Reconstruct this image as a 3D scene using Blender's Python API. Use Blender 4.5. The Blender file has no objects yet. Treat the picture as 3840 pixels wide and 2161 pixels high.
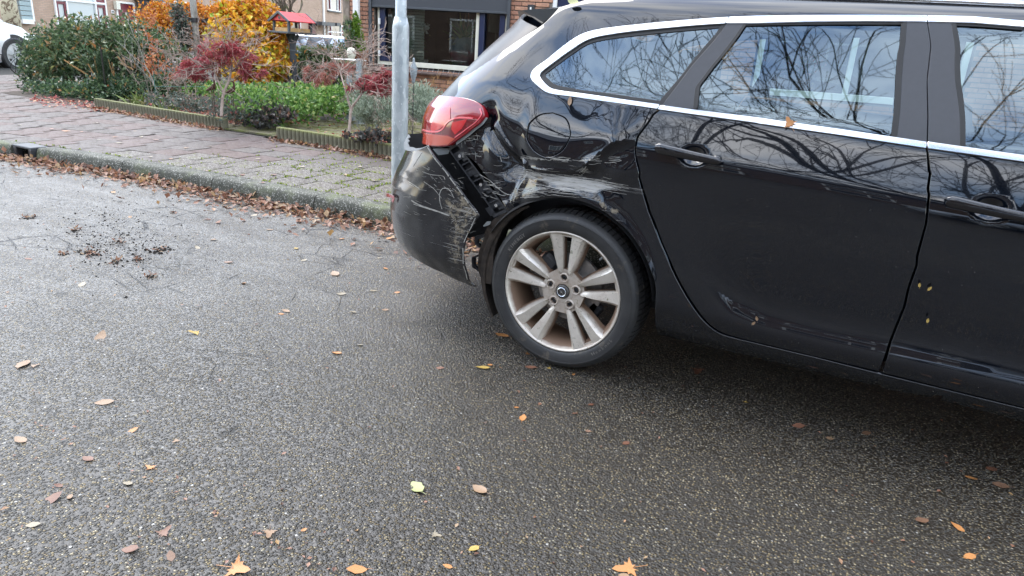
import bpy, math, random
import numpy as np
from mathutils import Vector, Matrix, noise
from mathutils.geometry import delaunay_2d_cdt

sc = bpy.context.scene
COL = sc.collection
R = math.radians
rnd = random.Random(7)
nr = np.random.RandomState(11)

# ------------------------------------------------------------------ camera
PIT, ROL, YAW, CH, FPX = R(19.24), R(3.90), R(26.6), 1.209, 2560.0
IW, IH = 3840.0, 2161.0
Fv = np.array([-math.sin(YAW) * math.cos(PIT), math.cos(YAW) * math.cos(PIT), -math.sin(PIT)])
_r = np.array([math.cos(YAW), math.sin(YAW), 0.0]); _u = np.cross(_r, Fv)
Rv = math.cos(ROL) * _r + math.sin(ROL) * _u
Uv = -math.sin(ROL) * _r + math.cos(ROL) * _u
O3 = np.array([0, 0, CH])
cd = bpy.data.cameras.new('camera'); cam = bpy.data.objects.new('camera', cd); COL.objects.link(cam)
cam.matrix_world = Matrix(((Rv[0], Uv[0], -Fv[0], 0), (Rv[1], Uv[1], -Fv[1], 0), (Rv[2], Uv[2], -Fv[2], CH), (0, 0, 0, 1)))
cd.lens = 24.0; cd.sensor_width = 36.0; cd.clip_start = .05; cd.clip_end = 1500
sc.camera = cam

# ------------------------------------------------------------------ world, sun, exposure
SUN_EL, SUN_AZ = R(52), R(-75)          # azimuth measured from +Y towards +X
w = bpy.data.worlds.new('World'); sc.world = w; w.use_nodes = True
nt = w.node_tree; nt.nodes.clear()
def wn(t, **k):
    n = nt.nodes.new(t)
    for a, b in k.items(): setattr(n, a, b)
    return n
sky = wn('ShaderNodeTexSky', sky_type='NISHITA', sun_disc=False, sun_elevation=SUN_EL, sun_rotation=SUN_AZ)
sky.air_density = 1.3; sky.dust_density = 1.0
sg = wn('ShaderNodeVectorMath', operation='SCALE'); sg.inputs[3].default_value = 2.1
tc = wn('ShaderNodeTexCoord'); mp = wn('ShaderNodeMapping'); mp.inputs['Scale'].default_value = (1, 1, 3.2)
nz = wn('ShaderNodeTexNoise'); nz.inputs['Scale'].default_value = 2.6; nz.inputs['Detail'].default_value = 7; nz.inputs['Roughness'].default_value = .55
rp = wn('ShaderNodeValToRGB'); rp.color_ramp.elements[0].position = .41; rp.color_ramp.elements[1].position = .62
cm = wn('ShaderNodeMix', data_type='RGBA'); cm.inputs[7].default_value = (14.2, 14.6, 15.4, 1)
bg = wn('ShaderNodeBackground'); bg.inputs[1].default_value = .12
wo = wn('ShaderNodeOutputWorld')
L = nt.links.new
L(tc.outputs['Generated'], mp.inputs[0]); L(mp.outputs[0], nz.inputs[0]); L(nz.outputs[0], rp.inputs[0])
L(rp.outputs[0], cm.inputs[0]); L(sky.outputs[0], sg.inputs[0]); L(sg.outputs[0], cm.inputs[6]); L(cm.outputs[2], bg.inputs[0]); L(bg.outputs[0], wo.inputs[0])
sd = bpy.data.lights.new('sun', 'SUN'); sd.energy = 1.1; sd.angle = R(35); sd.color = (1, .95, .88)
sun = bpy.data.objects.new('sun', sd); COL.objects.link(sun)
sdir = Vector((math.sin(SUN_AZ) * math.cos(SUN_EL), math.cos(SUN_AZ) * math.cos(SUN_EL), math.sin(SUN_EL)))
sun.rotation_euler = sdir.to_track_quat('Z', 'Y').to_euler(); sun.location = sdir * 50
vs = sc.view_settings
vs.view_transform = 'Standard'; vs.look = 'None'; vs.gamma = 1; vs.use_curve_mapping = False; vs.exposure = 1.38

# ------------------------------------------------------------------ pixel -> place (pixels of the 3840x2161 photograph)
def ray(x, y):
    return Fv + Rv * (x - IW / 2) / FPX - Uv * (y - IH / 2) / FPX
def gz(x, y, z=0.0):
    d = ray(x, y); t = (z - CH) / d[2]; return O3 + d * t
def gy(x, y, Y):
    d = ray(x, y); t = Y / d[1]; return O3 + d * t
def gd(x, y, depth):
    return O3 + ray(x, y) * depth
def prj(P):
    d = np.asarray(P) - O3; z = d @ Fv
    return np.stack([IW / 2 + FPX * (d @ Rv) / z, IH / 2 - FPX * (d @ Uv) / z], -1)

# ------------------------------------------------------------------ scene graph helpers
ORG = {}
def tag(o, label=None, cat=None, group=None, kind=None):
    if label: o['label'] = label
    if cat: o['category'] = cat
    if group: o['group'] = group
    if kind: o['kind'] = kind
    return o
def thing(name, loc, label, cat, group=None, rz=0):
    o = bpy.data.objects.new(name, None); COL.objects.link(o); o.location = loc; o.rotation_euler = (0, 0, rz)
    o.empty_display_size = .1
    ORG[o.name] = Vector(loc) if rz == 0 else None
    return tag(o, label, cat, group)
def mk(name, V, Fc, mat, parent=None, smooth=False, local=False, normals=None):
    """one mesh object; V in world coordinates unless local (then relative to the parent's origin)"""
    org = Vector((0, 0, 0))
    if parent is not None and not local: org = ORG[parent.name]
    me = bpy.data.meshes.new(name)
    if isinstance(V, np.ndarray): V = V.tolist()
    V = [(v[0] - org[0], v[1] - org[1], v[2] - org[2]) for v in V]
    if isinstance(Fc, np.ndarray): Fc = Fc.tolist()
    me.from_pydata(V, [], Fc)
    if mat is not None:
        for m in (mat if isinstance(mat, (list, tuple)) else [mat]): me.materials.append(m)
    if smooth: me.shade_smooth()
    me.update()
    if normals is not None:
        me.shade_smooth(); me.normals_split_custom_set_from_vertices([tuple(n) for n in normals])
    o = bpy.data.objects.new(name, me); COL.objects.link(o)
    if parent is not None: o.parent = parent
    ORG[o.name] = ORG.get(parent.name) if (parent is not None) else Vector((0, 0, 0))
    return o
def struct(o): o['kind'] = 'structure'; return o
def copy_tree(o, parent=None):
    c = o.copy(); COL.objects.link(c)
    if parent is not None: c.parent = parent
    ORG[c.name] = ORG.get(o.name)
    for ch in list(o.children): copy_tree(ch, c)
    return c

class MB:
    """collects simple solids"""
    def __init__(s): s.V = []; s.F = []; s.M = []
    def add(s, V, Fc, m=0):
        b = len(s.V); s.V += [tuple(v) for v in V]
        s.F += [tuple(b + i for i in f) for f in Fc]; s.M += [m] * len(Fc)
    def box(s, c, d, rz=0, m=0, rot=None):
        hx, hy, hz = d[0] / 2, d[1] / 2, d[2] / 2
        M = rot if rot is not None else Matrix.Rotation(rz, 3, 'Z')
        P = [Vector(c) + M @ Vector((x * hx, y * hy, z * hz)) for x in (-1, 1) for y in (-1, 1) for z in (-1, 1)]
        s.add(P, [(0, 1, 3, 2), (4, 6, 7, 5), (0, 4, 5, 1), (2, 3, 7, 6), (0, 2, 6, 4), (1, 5, 7, 3)], m)
    def bbox(s, c, d, bv=.004, rz=0, m=0, rot=None):
        """box with chamfered edges"""
        M = rot if rot is not None else Matrix.Rotation(rz, 3, 'Z')
        h = [max(q / 2, bv * 1.01) for q in d]; P = []; ix = {}
        for a in range(3):
            for sx in (-1, 1):
                for sy in (-1, 1):
                    for sz in (-1, 1):
                        sg = (sx, sy, sz)
                        p = [sg[i] * (h[i] if i == a else h[i] - bv) for i in range(3)]
                        ix[(a, sg)] = len(P); P.append(Vector(c) + M @ Vector(p))
        Fc = []
        S = (-1, 1)
        for a in range(3):
            b, c2 = [i for i in range(3) if i != a]
            for sa in S:
                def g(sb, sc_):
                    t = [0, 0, 0]; t[a] = sa; t[b] = sb; t[c2] = sc_; return ix[(a, tuple(t))]
                f = [g(-1, -1), g(1, -1), g(1, 1), g(-1, 1)]
                Fc.append(f)
        for a in range(3):
            b, c2 = [i for i in range(3) if i != a]
            for sb in S:
                for s2 in S:
                    def g(face, sa):
                        t = [0, 0, 0]; t[a] = sa; t[b] = sb; t[c2] = s2; return ix[(face, tuple(t))]
                    Fc.append([g(b, -1), g(b, 1), g(c2, 1), g(c2, -1)])
        for sx in S:
            for sy in S:
                for sz in S:
                    Fc.append([ix[(a, (sx, sy, sz))] for a in range(3)])
        cen = Vector(c); out = []
        for f in Fc:
            v = [P[i] for i in f]; n = (v[1] - v[0]).cross(v[2] - v[0])
            mid = sum(v, Vector()) / len(v) - cen
            out.append(f if n.dot(mid) > 0 else f[::-1])
        s.add(P, out, m)
    def tube(s, pts, rad, n=8, cap=True, m=0):
        pts = [Vector(p) for p in pts]; k = len(pts)
        if not hasattr(rad, '__len__'): rad = [rad] * k
        t0 = (pts[1] - pts[0]).normalized()
        a = Vector((0, 0, 1)) if abs(t0.z) < .9 else Vector((1, 0, 0))
        u = t0.cross(a).normalized(); ring = []
        for i in range(k):
            t = (pts[min(i + 1, k - 1)] - pts[max(i - 1, 0)]).normalized()
            u = (u - t * u.dot(t)).normalized(); v = t.cross(u)
            ring.append([pts[i] + (u * math.cos(2 * math.pi * j / n) + v * math.sin(2 * math.pi * j / n)) * rad[i] for j in range(n)])
        V = [p for r_ in ring for p in r_]
        Fc = [(i * n + j, i * n + (j + 1) % n, (i + 1) * n + (j + 1) % n, (i + 1) * n + j) for i in range(k - 1) for j in range(n)]
        if cap: Fc += [tuple(range(n))[::-1], tuple((k - 1) * n + j for j in range(n))]
        s.add(V, Fc, m)
    def lathe(s, prof, c, n=32, axis='Z', a0=0, a1=2 * math.pi, m=0):
        full = abs(a1 - a0 - 2 * math.pi) < 1e-6
        k = n if full else n + 1; V = []
        for (r_, h) in prof:
            for j in range(k):
                a = a0 + (a1 - a0) * j / n
                x, y = r_ * math.cos(a), r_ * math.sin(a)
                p = (x, y, h) if axis == 'Z' else (x, h, y)
                V.append((c[0] + p[0], c[1] + p[1], c[2] + p[2]))
        Fc = []
        for i in range(len(prof) - 1):
            for j in range(n):
                j2 = (j + 1) % k
                f = (i * k + j, i * k + j2, (i + 1) * k + j2, (i + 1) * k + j)
                Fc.append(f if axis == 'Z' else f[::-1])
        s.add(V, Fc, m)
    def prism(s, pts, y0, y1, m=0):
        """pts (x,z) polygon extruded between Y=y0 and y1"""
        n = len(pts)
        V = [(p[0], y0, p[1]) for p in pts] + [(p[0], y1, p[1]) for p in pts]
        s.add(V, [tuple(range(n)), tuple(range(n, 2 * n))[::-1]] + [(i, i + n, (i + 1) % n + n, (i + 1) % n) for i in range(n)], m)
    def build(s, name, mat, parent=None, smooth=False, local=False):
        o = mk(name, s.V, s.F, mat, parent, smooth, local)
        if any(s.M): o.data.polygons.foreach_set('material_index', s.M)
        return o

def smooth_angle(o, ang=40):
    me = o.data; me.shade_smooth()
    me.set_sharp_from_angle(angle=R(ang))
    return o

# ------------------------------------------------------------------ materials
class NT:
    def __init__(s, name):
        s.m = bpy.data.materials.new(name); s.m.use_nodes = True; s.t = s.m.node_tree; s.t.nodes.clear()
        s.o = s.n('ShaderNodeOutputMaterial'); s.b = s.n('ShaderNodeBsdfPrincipled'); s.l(s.b.outputs[0], s.o.inputs[0])
        s.geo = None
    def n(s, t, **k):
        q = s.t.nodes.new(t)
        for a, b in k.items(): setattr(q, a, b)
        return q
    def l(s, a, b): s.t.links.new(a, b)
    def coord(s, scale=(1, 1, 1), kind='Object', rot=(0, 0, 0)):
        c = s.n('ShaderNodeTexCoord'); mpp = s.n('ShaderNodeMapping'); mpp.inputs['Scale'].default_value = scale; mpp.inputs['Rotation'].default_value = rot
        s.l(c.outputs[kind], mpp.inputs[0]); return mpp.outputs[0]
    def noise(s, sc_, det=4, rough=.55, vec=None, dist=0):
        q = s.n('ShaderNodeTexNoise'); q.inputs['Scale'].default_value = sc_; q.inputs['Detail'].default_value = det
        q.inputs['Roughness'].default_value = rough; q.inputs['Distortion'].default_value = dist
        s.l(vec if vec is not None else s.coord(), q.inputs['Vector']); return q.outputs[0]
    def vor(s, sc_, vec=None, feat='F1', out='Distance', rand=1):
        q = s.n('ShaderNodeTexVoronoi', feature=feat); q.inputs['Scale'].default_value = sc_; q.inputs['Randomness'].default_value = rand
        s.l(vec if vec is not None else s.coord(), q.inputs['Vector']); return q.outputs[out]
    def ramp(s, x, stops):
        q = s.n('ShaderNodeValToRGB'); e = q.color_ramp.elements
        while len(e) < len(stops): e.new(.5)
        for i, (p, c) in enumerate(stops):
            e[i].position = p; e[i].color = (c, c, c, 1) if not hasattr(c, '__len__') else (*c, 1)
        s.l(x, q.inputs[0]); return q.outputs[0]
    def mix(s, f, a, b, mode='MIX'):
        q = s.n('ShaderNodeMix', data_type='RGBA', blend_type=mode)
        for v, i in ((f, 0), (a, 6), (b, 7)):
            if hasattr(v, 'is_linked'): s.l(v, q.inputs[i])
            elif i == 0: q.inputs[0].default_value = v
            else: q.inputs[i].default_value = (*v, 1) if len(v) == 3 else v
        return q.outputs[2]
    def math(s, op, a, b=0.0, clamp=False):
        q = s.n('ShaderNodeMath', operation=op); q.use_clamp = clamp
        for v, i in ((a, 0), (b, 1)):
            if hasattr(v, 'is_linked'): s.l(v, q.inputs[i])
            else: q.inputs[i].default_value = v
        return q.outputs[0]
    def attr(s, name, out='Fac'):
        q = s.n('ShaderNodeAttribute'); q.attribute_name = name; return q.outputs[out]
    def island(s):
        if s.geo is None: s.geo = s.n('ShaderNodeNewGeometry')
        return s.geo.outputs['Random Per Island']
    def objrand(s):
        return s.n('ShaderNodeObjectInfo').outputs['Random']
    def bump(s, h, strength=.3, dist=.01):
        q = s.n('ShaderNodeBump'); q.inputs['Strength'].default_value = strength; q.inputs['Distance'].default_value = dist
        s.l(h, q.inputs['Height']); s.l(q.outputs[0], s.b.inputs['Normal']); return q
    def set(s, **k):
        for a, v in k.items():
            i = s.b.inputs[{'col': 'Base Color', 'rough': 'Roughness', 'metal': 'Metallic', 'coat': 'Coat Weight', 'crough': 'Coat Roughness',
                            'spec': 'Specular IOR Level', 'ior': 'IOR', 'trans': 'Transmission Weight', 'alpha': 'Alpha', 'sub': 'Subsurface Weight', 'cior': 'Coat IOR'}[a]]
            if hasattr(v, 'is_linked'): s.l(v, i)
            elif hasattr(v, '__len__'): i.default_value = (*v, 1)
            else: i.default_value = v
        return s
def plain(name, col, rough=.6, metal=0, var=.25, scale=20, bump=0, coat=0):
    q = NT(name); nn = q.noise(scale, 5)
    a = tuple(c * (1 - var) for c in col); b = tuple(min(1, c * (1 + var)) for c in col)
    q.set(col=q.mix(q.ramp(nn, [(.3, 0), (.7, 1)]), a, b), rough=rough, metal=metal, coat=coat)
    if bump: q.bump(nn, bump, .005)
    return q.m
def leafmat(name, stops, rough=.45, sub=.0, spec=.5):
    q = NT(name); c = q.ramp(q.island(), stops)
    q.set(col=c, rough=rough, spec=spec)
    # light passing through thin leaves
    tr = q.n('ShaderNodeBsdfTranslucent'); ad = q.n('ShaderNodeMixShader'); ad.inputs[0].default_value = .28
    q.l(c, tr.inputs[0]); q.l(q.b.outputs[0], ad.inputs[1]); q.l(tr.outputs[0], ad.inputs[2]); q.l(ad.outputs[0], q.o.inputs[0])
    return q.m

M = {}
# asphalt: coarse aggregate in bitumen, wet
q = NT('asphalt'); v = q.coord()
big = q.noise(.8, 3, .5, v); mid = q.noise(9, 4, .6, v)
stone = q.vor(128, v, 'F1', 'Color'); sd1 = q.vor(128, v, 'F1', 'Distance')
sep = q.n('ShaderNodeSeparateColor'); q.l(stone, sep.inputs[0])
stonecol = q.ramp(sep.outputs[0], [(0, (.026, .023, .019)), (.36, (.065, .055, .040)), (.60, (.15, .12, .072)), (.78, (.29, .21, .095)), (.90, (.45, .35, .17)), (1, (.72, .64, .47))])
mask = q.ramp(sd1, [(.25, 1), (.52, 0)])
base = q.mix(mask, (.024, .021, .017), stonecol)
spots = q.vor(38, v, 'F1', 'Distance'); sp2 = q.vor(38, v, 'F1', 'Color'); s2 = q.n('ShaderNodeSeparateColor'); q.l(sp2, s2.inputs[0])
pale = q.math('MULTIPLY', q.ramp(spots, [(.10, 1), (.16, 0)]), q.ramp(s2.outputs[1], [(.80, 0), (.84, 1)]))
base = q.mix(pale, base, (.55, .54, .50))
crk = q.vor(.9, q.coord((1, 2.0, 1)), 'DISTANCE_TO_EDGE'); crw = q.noise(22, 5, .7, v)
crkm = q.math('MULTIPLY', q.ramp(q.math('ADD', crk, q.math('MULTIPLY', crw, .07)), [(.040, 1), (.048, 0)]), q.ramp(q.noise(1.3, 3, .6, v), [(.66, 0), (.70, .8)]))
base = q.mix(crkm, base, (.004, .004, .004))
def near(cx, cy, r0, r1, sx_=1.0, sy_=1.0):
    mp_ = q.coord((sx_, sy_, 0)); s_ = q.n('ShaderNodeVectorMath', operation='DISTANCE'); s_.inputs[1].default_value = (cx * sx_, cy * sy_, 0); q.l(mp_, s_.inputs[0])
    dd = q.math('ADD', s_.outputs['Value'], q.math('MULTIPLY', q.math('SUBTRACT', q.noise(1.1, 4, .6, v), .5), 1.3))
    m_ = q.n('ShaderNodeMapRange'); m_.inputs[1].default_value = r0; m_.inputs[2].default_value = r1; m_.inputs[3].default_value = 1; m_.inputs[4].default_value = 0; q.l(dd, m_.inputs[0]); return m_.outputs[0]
browner = near(.3, 1.7, .8, 2.4, .8, 1.0)          # darker, browner patch under and before the car
kerb_strip = near(-5.2, 2.6, .8, 3.6, .75, 1.3)        # paler, cracked strip towards the kerb
paler = q.math('MULTIPLY', kerb_strip, q.ramp(q.noise(3.2, 6, .7, q.coord((.6, 1.6, 1))), [(.35, .15), (.65, .75)]))  # uneven pale grey tone within that strip
base = q.mix(q.math('MULTIPLY', paler, q.ramp(sd1, [(.1, .5), (.6, .9)])), base, (.25, .245, .23))
blot = q.noise(.55, 5, .62, q.coord((1, 1.7, 1)))
base = q.mix(q.ramp(blot, [(.35, .34), (.62, 0)]), base, (.014, .012, .009))
base = q.mix(q.math('MULTIPLY', browner, .36), base, (.020, .013, .005))
soil = q.math('MULTIPLY', near(-3.8, 2.35, .2, 1.15, .8, 1.3), q.ramp(q.noise(14, 6, .75, v), [(.50, 0), (.62, .85)]))
base = q.mix(soil, base, (.010, .007, .005))
crk2 = q.vor(3.4, q.coord((1, 1.6, 1)), 'DISTANCE_TO_EDGE'); cm2 = q.math('MULTIPLY', q.ramp(q.math('ADD', crk2, q.math('MULTIPLY', crw, .10)), [(.062, 1), (.072, 0)]), q.math('MULTIPLY', kerb_strip, q.ramp(q.noise(2.1, 3, .6, v), [(.52, 0), (.60, 1)])))
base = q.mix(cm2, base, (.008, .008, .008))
q.set(col=base, rough=q.math('ADD', q.ramp(q.math('ADD', q.math('MULTIPLY', mid, .4), q.math('MULTIPLY', blot, .6)), [(.35, .28), (.65, .50)]), q.math('MULTIPLY', paler, .12)), spec=.6)
hgt = q.math('ADD', q.math('MULTIPLY', q.ramp(sd1, [(.0, 1), (.6, 0)]), 1.0), q.math('MULTIPLY', q.noise(60, 3, .6, v), .9))
hgt = q.math('SUBTRACT', hgt, q.math('MULTIPLY', q.math('MAXIMUM', crkm, cm2), 3))
q.bump(hgt, 1.0, .007)
M['asphalt'] = q.m

q = NT('concrete_kerb'); v = q.coord()
n1 = q.noise(7, 5, .6, v); sp3 = q.vor(150, v, 'F1', 'Color'); s3 = q.n('ShaderNodeSeparateColor'); q.l(sp3, s3.inputs[0])
c = q.mix(q.ramp(n1, [(.3, 0), (.7, 1)]), (.026, .028, .018), (.068, .069, .052))
c = q.mix(q.ramp(s3.outputs[0], [(.8, 0), (.95, .6)]), c, (.42, .41, .37))
c = q.mix(q.ramp(q.noise(3.5, 6, .7, v), [(.52, 0), (.66, .55)]), c, (.09, .11, .03))
q.set(col=c, rough=.75); q.bump(q.noise(120, 3, .6, v), .5, .004); M['kerb'] = q.m

def tilemat(name, a, b, speck, moss):
    q = NT(name); v = q.coord(); wv = q.coord(kind='Object')
    c = q.mix(q.objrand(), a, b)
    n1 = q.noise(12, 6, .65, v)
    c = q.mix(q.ramp(n1, [(.3, 0), (.75, .5)]), c, tuple(x * .6 for x in a))
    s3 = q.n('ShaderNodeSeparateColor'); q.l(q.vor(170, v, 'F1', 'Color'), s3.inputs[0])
    c = q.mix(q.ramp(s3.outputs[0], [(.78, 0), (.95, speck)]), c, (.5, .48, .42))
    c = q.mix(q.ramp(q.noise(5, 6, .75, v), [(.60 - moss, 0), (.72 - moss * .6, .75)]), c, (.13, .15, .02))
    q.set(col=c, rough=q.ramp(n1, [(.3, .55), (.7, .8)]), spec=.4); q.bump(q.noise(150, 3, .6, v), .35, .003); return q.m
M['tile'] = tilemat('paving_tile', (.070, .055, .048), (.098, .082, .074), .2, .0)
M['tile_red'] = tilemat('paving_tile_reddish', (.085, .055, .047), (.098, .066, .058), .18, .0)
M['tile_moss'] = tilemat('paving_tile_mossy', (.060, .049, .040), (.090, .075, .062), .65, .05)
M['clinker'] = tilemat('mossy_clinker', (.085, .078, .040), (.12, .098, .058), .3, .16)
M['sand'] = plain('joint_sand', (.008, .008, .005), .95, scale=30, bump=.5)
M['soil'] = plain('garden_soil', (.045, .032, .022), .95, scale=14, bump=.8, var=.5)
M['moss'] = leafmat('moss', [(0, (.10, .15, .015)), (.5, (.20, .26, .03)), (1, (.30, .34, .05))], .9)

def brickmat(name, a, b, dark):
    q = NT(name); v = q.coord(); c = q.mix(q.objrand(), a, b)
    c = q.mix(q.ramp(q.noise(22, 5, .7, v), [(.35, 0), (.75, .7)]), c, dark)
    q.set(col=c, rough=.85); q.bump(q.noise(45, 4, .6, v), .5, .006); return q.m
M['brick'] = brickmat('red_brick', (.37, .17, .105), (.52, .27, .165), (.20, .115, .09))
M['mortar'] = plain('mortar', (.17, .145, .125), .95, scale=40, bump=.4)

# far row of houses: courses too small to pick apart
q = NT('far_brick'); v = q.coord()
bt = q.n('ShaderNodeTexBrick'); bt.inputs['Color1'].default_value = (.42, .27, .19, 1); bt.inputs['Color2'].default_value = (.50, .34, .25, 1); bt.inputs['Mortar'].default_value = (.30, .24, .19, 1)
bt.inputs['Scale'].default_value = 1; bt.inputs['Mortar Size'].default_value = .008; bt.inputs['Brick Width'].default_value = .22; bt.inputs['Row Height'].default_value = .0625
sw = q.n('ShaderNodeCombineXYZ'); sx = q.n('ShaderNodeSeparateXYZ'); q.l(v, sx.inputs[0]); q.l(sx.outputs[0], sw.inputs[0]); q.l(sx.outputs[2], sw.inputs[1]); q.l(sw.outputs[0], bt.inputs['Vector'])
c = q.mix(q.ramp(q.noise(1.2, 5, .6, v), [(.35, 0), (.7, .55)]), bt.outputs[0], (.30, .22, .15))
q.set(col=c, rough=.9); M['farbrick'] = q.m

M['white'] = plain('white_paint', (.78, .77, .74), .4, var=.04, scale=6)
M['cream'] = plain('cream_paint', (.66, .63, .52), .5, var=.06, scale=6)
M['darkred'] = plain('dark_red_paint', (.13, .008, .02), .35, var=.15, scale=6)
M['navy'] = plain('navy_paint', (.012, .018, .055), .35, var=.15, scale=6)
M['anthracite'] = plain('anthracite_metal', (.05, .055, .062), .45, var=.1, scale=8)
M['screen'] = plain('screen_fabric', (.05, .053, .06), .8, var=.12, scale=300)
M['black'] = plain('black_plastic', (.032, .033, .036), .38, var=.3, scale=40)
M['blackmatt'] = plain('black_matt', (.008, .008, .009), .85, var=.3, scale=30)
M['steel'] = plain('dark_steel', (.1, .1, .105), .5, 1, var=.2, scale=30)
M['zinc_sill'] = plain('brown_sill_tile', (.13, .085, .07), .6, var=.25, scale=15)
M['wood'] = plain('pale_wood', (.5, .30, .12), .6, var=.25, scale=18)
M['terracotta'] = plain('terracotta', (.35, .13, .07), .7, var=.2, scale=15)
M['greenwire'] = plain('green_wire', (.03, .12, .09), .5)
M['wall_int'] = plain('interior_wall', (.10, .075, .07), .9, var=.1, scale=2)
M['blind'] = plain('pale_blind', (.42, .42, .38), .8, var=.05)
M['curtain'] = plain('grey_curtain', (.35, .38, .38), .9, var=.1)
M['sofa'] = plain('grey_vase', (.14, .14, .155), .55, var=.15, scale=12)
M['feeder_red'] = plain('red_roof_felt', (.60, .055, .06), .6, var=.12, scale=25, bump=.2)
M['feeder_grey'] = plain('slate_grey_wood', (.055, .062, .07), .5, var=.25, scale=22, bump=.2)
M['rust'] = plain('rusty_iron', (.10, .05, .035), .9, var=.4, scale=40, bump=.5)
M['stonegrey'] = plain('grey_cast_stone', (.24, .27, .28), .8, var=.3, scale=60, bump=.5)

# galvanised post
q = NT('galvanised_steel'); v = q.coord()
n1 = q.vor(26, q.coord((1, 1, .45)), 'F1', 'Color'); s3 = q.n('ShaderNodeSeparateColor'); q.l(n1, s3.inputs[0])
n2 = q.noise(14, 6, .65, v)
c = q.mix(q.ramp(q.math('ADD', q.math('MULTIPLY', s3.outputs[0], .4), q.math('MULTIPLY', n2, .6)), [(.3, 0), (.7, 1)]), (.30, .335, .345), (.46, .49, .49))
c = q.mix(q.ramp(q.vor(42, q.coord((1, 1, .6)), 'F1'), [(.10, .75), (.2, 0)]), c, (.66, .69, .69))
c = q.mix(q.ramp(q.noise(5, 5, .7, q.coord((3, 3, .4))), [(.58, 0), (.75, .4)]), c, (.27, .28, .25))
q.set(col=c, rough=q.ramp(n2, [(.3, .38), (.7, .6)]), metal=.25); q.bump(n2, .15, .003); M['galv'] = q.m

# glass
def glassmat(name, tint, ior, rough=0.0, trans=1.0, refl=(1, 1, 1)):
    q = NT(name); q.t.nodes.remove(q.b)
    tr = q.n('ShaderNodeBsdfTransparent'); tr.inputs[0].default_value = (*tint, 1)
    gl = q.n('ShaderNodeBsdfGlossy'); gl.inputs['Roughness'].default_value = rough; gl.inputs[0].default_value = (*refl, 1)
    fr = q.n('ShaderNodeFresnel'); fr.inputs[0].default_value = ior; mx = q.n('ShaderNodeMixShader')
    q.l(fr.outputs[0], mx.inputs[0]); q.l(tr.outputs[0], mx.inputs[1]); q.l(gl.outputs[0], mx.inputs[2]); q.l(mx.outputs[0], q.o.inputs[0])
    return q.m
M['glass'] = glassmat('window_glass', (.75, .8, .78), 1.6)
M['carglass'] = glassmat('car_glass', (.26, .36, .33), 2.2, rough=.02, refl=(.70, .87, 1))
M['fglass'] = glassmat('far_glass', (.5, .5, .5), 1.6)

# car paint
def paintmat(name, base, mud=0.0, wear=True):
    q = NT(name); v = q.coord()
    dustn = q.noise(3.5, 7, .65, v); spk = q.vor(95, v, 'F1', 'Distance'); spc = q.vor(95, v, 'F1', 'Color')
    s3 = q.n('ShaderNodeSeparateColor'); q.l(spc, s3.inputs[0])
    specks = q.math('MULTIPLY', q.ramp(spk, [(.07, 1), (.13, 0)]), q.ramp(s3.outputs[0], [(.86, 0), (.9, 1)]))
    specks = q.math('MULTIPLY', specks, q.ramp(dustn, [(.42, 0), (.6, 1)]))
    sepz = q.n('ShaderNodeSeparateXYZ'); q.l(v, sepz.inputs[0])
    low = q.ramp(sepz.outputs[2], [(.2, .022), (.5, .007), (.9, .0)])
    dust = q.math('MULTIPLY', low, q.ramp(dustn, [(.3, .35), (.7, 1)]))
    c = q.mix(dust, base, (.30, .28, .25))
    c = q.mix(q.math('MULTIPLY', specks, q.ramp(sepz.outputs[2], [(.3, .8), (1., .25)])), c, (.45, .42, .36))
    rough = q.math('ADD', .05, q.math('MULTIPLY', dust, 1.2)); coat = q.math('SUBTRACT', 1.0, q.math('MULTIPLY', dust, 3.0), True)
    if wear:
        wr = q.attr('wear')
        st = q.noise(1, 4, .75, q.coord((7, 7, 150), rot=(0, R(-7), 0))); st2 = q.noise(1, 3, .8, q.coord((3, 3, 320), rot=(0, R(-8), 0)))
        thr = q.math('ADD', q.math('MULTIPLY', q.math('MAXIMUM', st, st2), 1.0), q.math('MULTIPLY', wr, .36))
        sm = q.math('MULTIPLY', q.ramp(thr, [(.82, 0), (.90, 1)]), q.ramp(wr, [(.05, 0), (.25, 1)]))
        c = q.mix(sm, c, (.34, .33, .31))
        md = q.attr('mud')
        mn = q.noise(55, 8, .82, v); mm = q.ramp(q.math('ADD', mn, q.math('MULTIPLY', md, .34)), [(.70, 0), (.80, .8)])
        mm = q.math('MULTIPLY', mm, q.ramp(md, [(.02, 0), (.2, 1)]))
        c = q.mix(mm, c, (.21, .175, .125))
        rough = q.math('ADD', rough, q.math('MULTIPLY', q.math('MAXIMUM', sm, mm), .5))
        coat = q.math('SUBTRACT', coat, q.math('MAXIMUM', sm, mm), True)
    q.set(col=c, rough=rough, coat=coat, crough=.015, spec=.2, cior=1.62)
    return q
q = paintmat('black_car_paint', (.0028, .0042, .0075)); M['paint'] = q.m
q = paintmat('black_bumper_paint', (.007, .007, .009)); q.b.inputs['Coat Roughness'].default_value = .2; q.b.inputs['Coat IOR'].default_value = 1.45; M['bumper'] = q.m
M['pillar'] = plain('pillar_plastic', (.034, .036, .042), .38, var=.06, scale=60)
M['seal'] = plain('rubber_seal', (.006, .006, .006), .5)
q = NT('chrome_trim'); q.set(col=(.82, .84, .87), metal=1, rough=.13); M['chrome'] = q.m
q = NT('tail_red'); v = q.coord()
q.set(col=(.26, .004, .010), rough=.12, coat=1, crough=.01, spec=.6); M['tail_red'] = q.m
q = NT('tail_bright'); q.set(col=(.50, .012, .018), rough=.25, coat=1, crough=.01); M['tail_bright'] = q.m
q = NT('tail_dark'); q.set(col=(.13, .003, .008), rough=.15, coat=1, crough=.01); M['tail_dark'] = q.m
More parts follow.
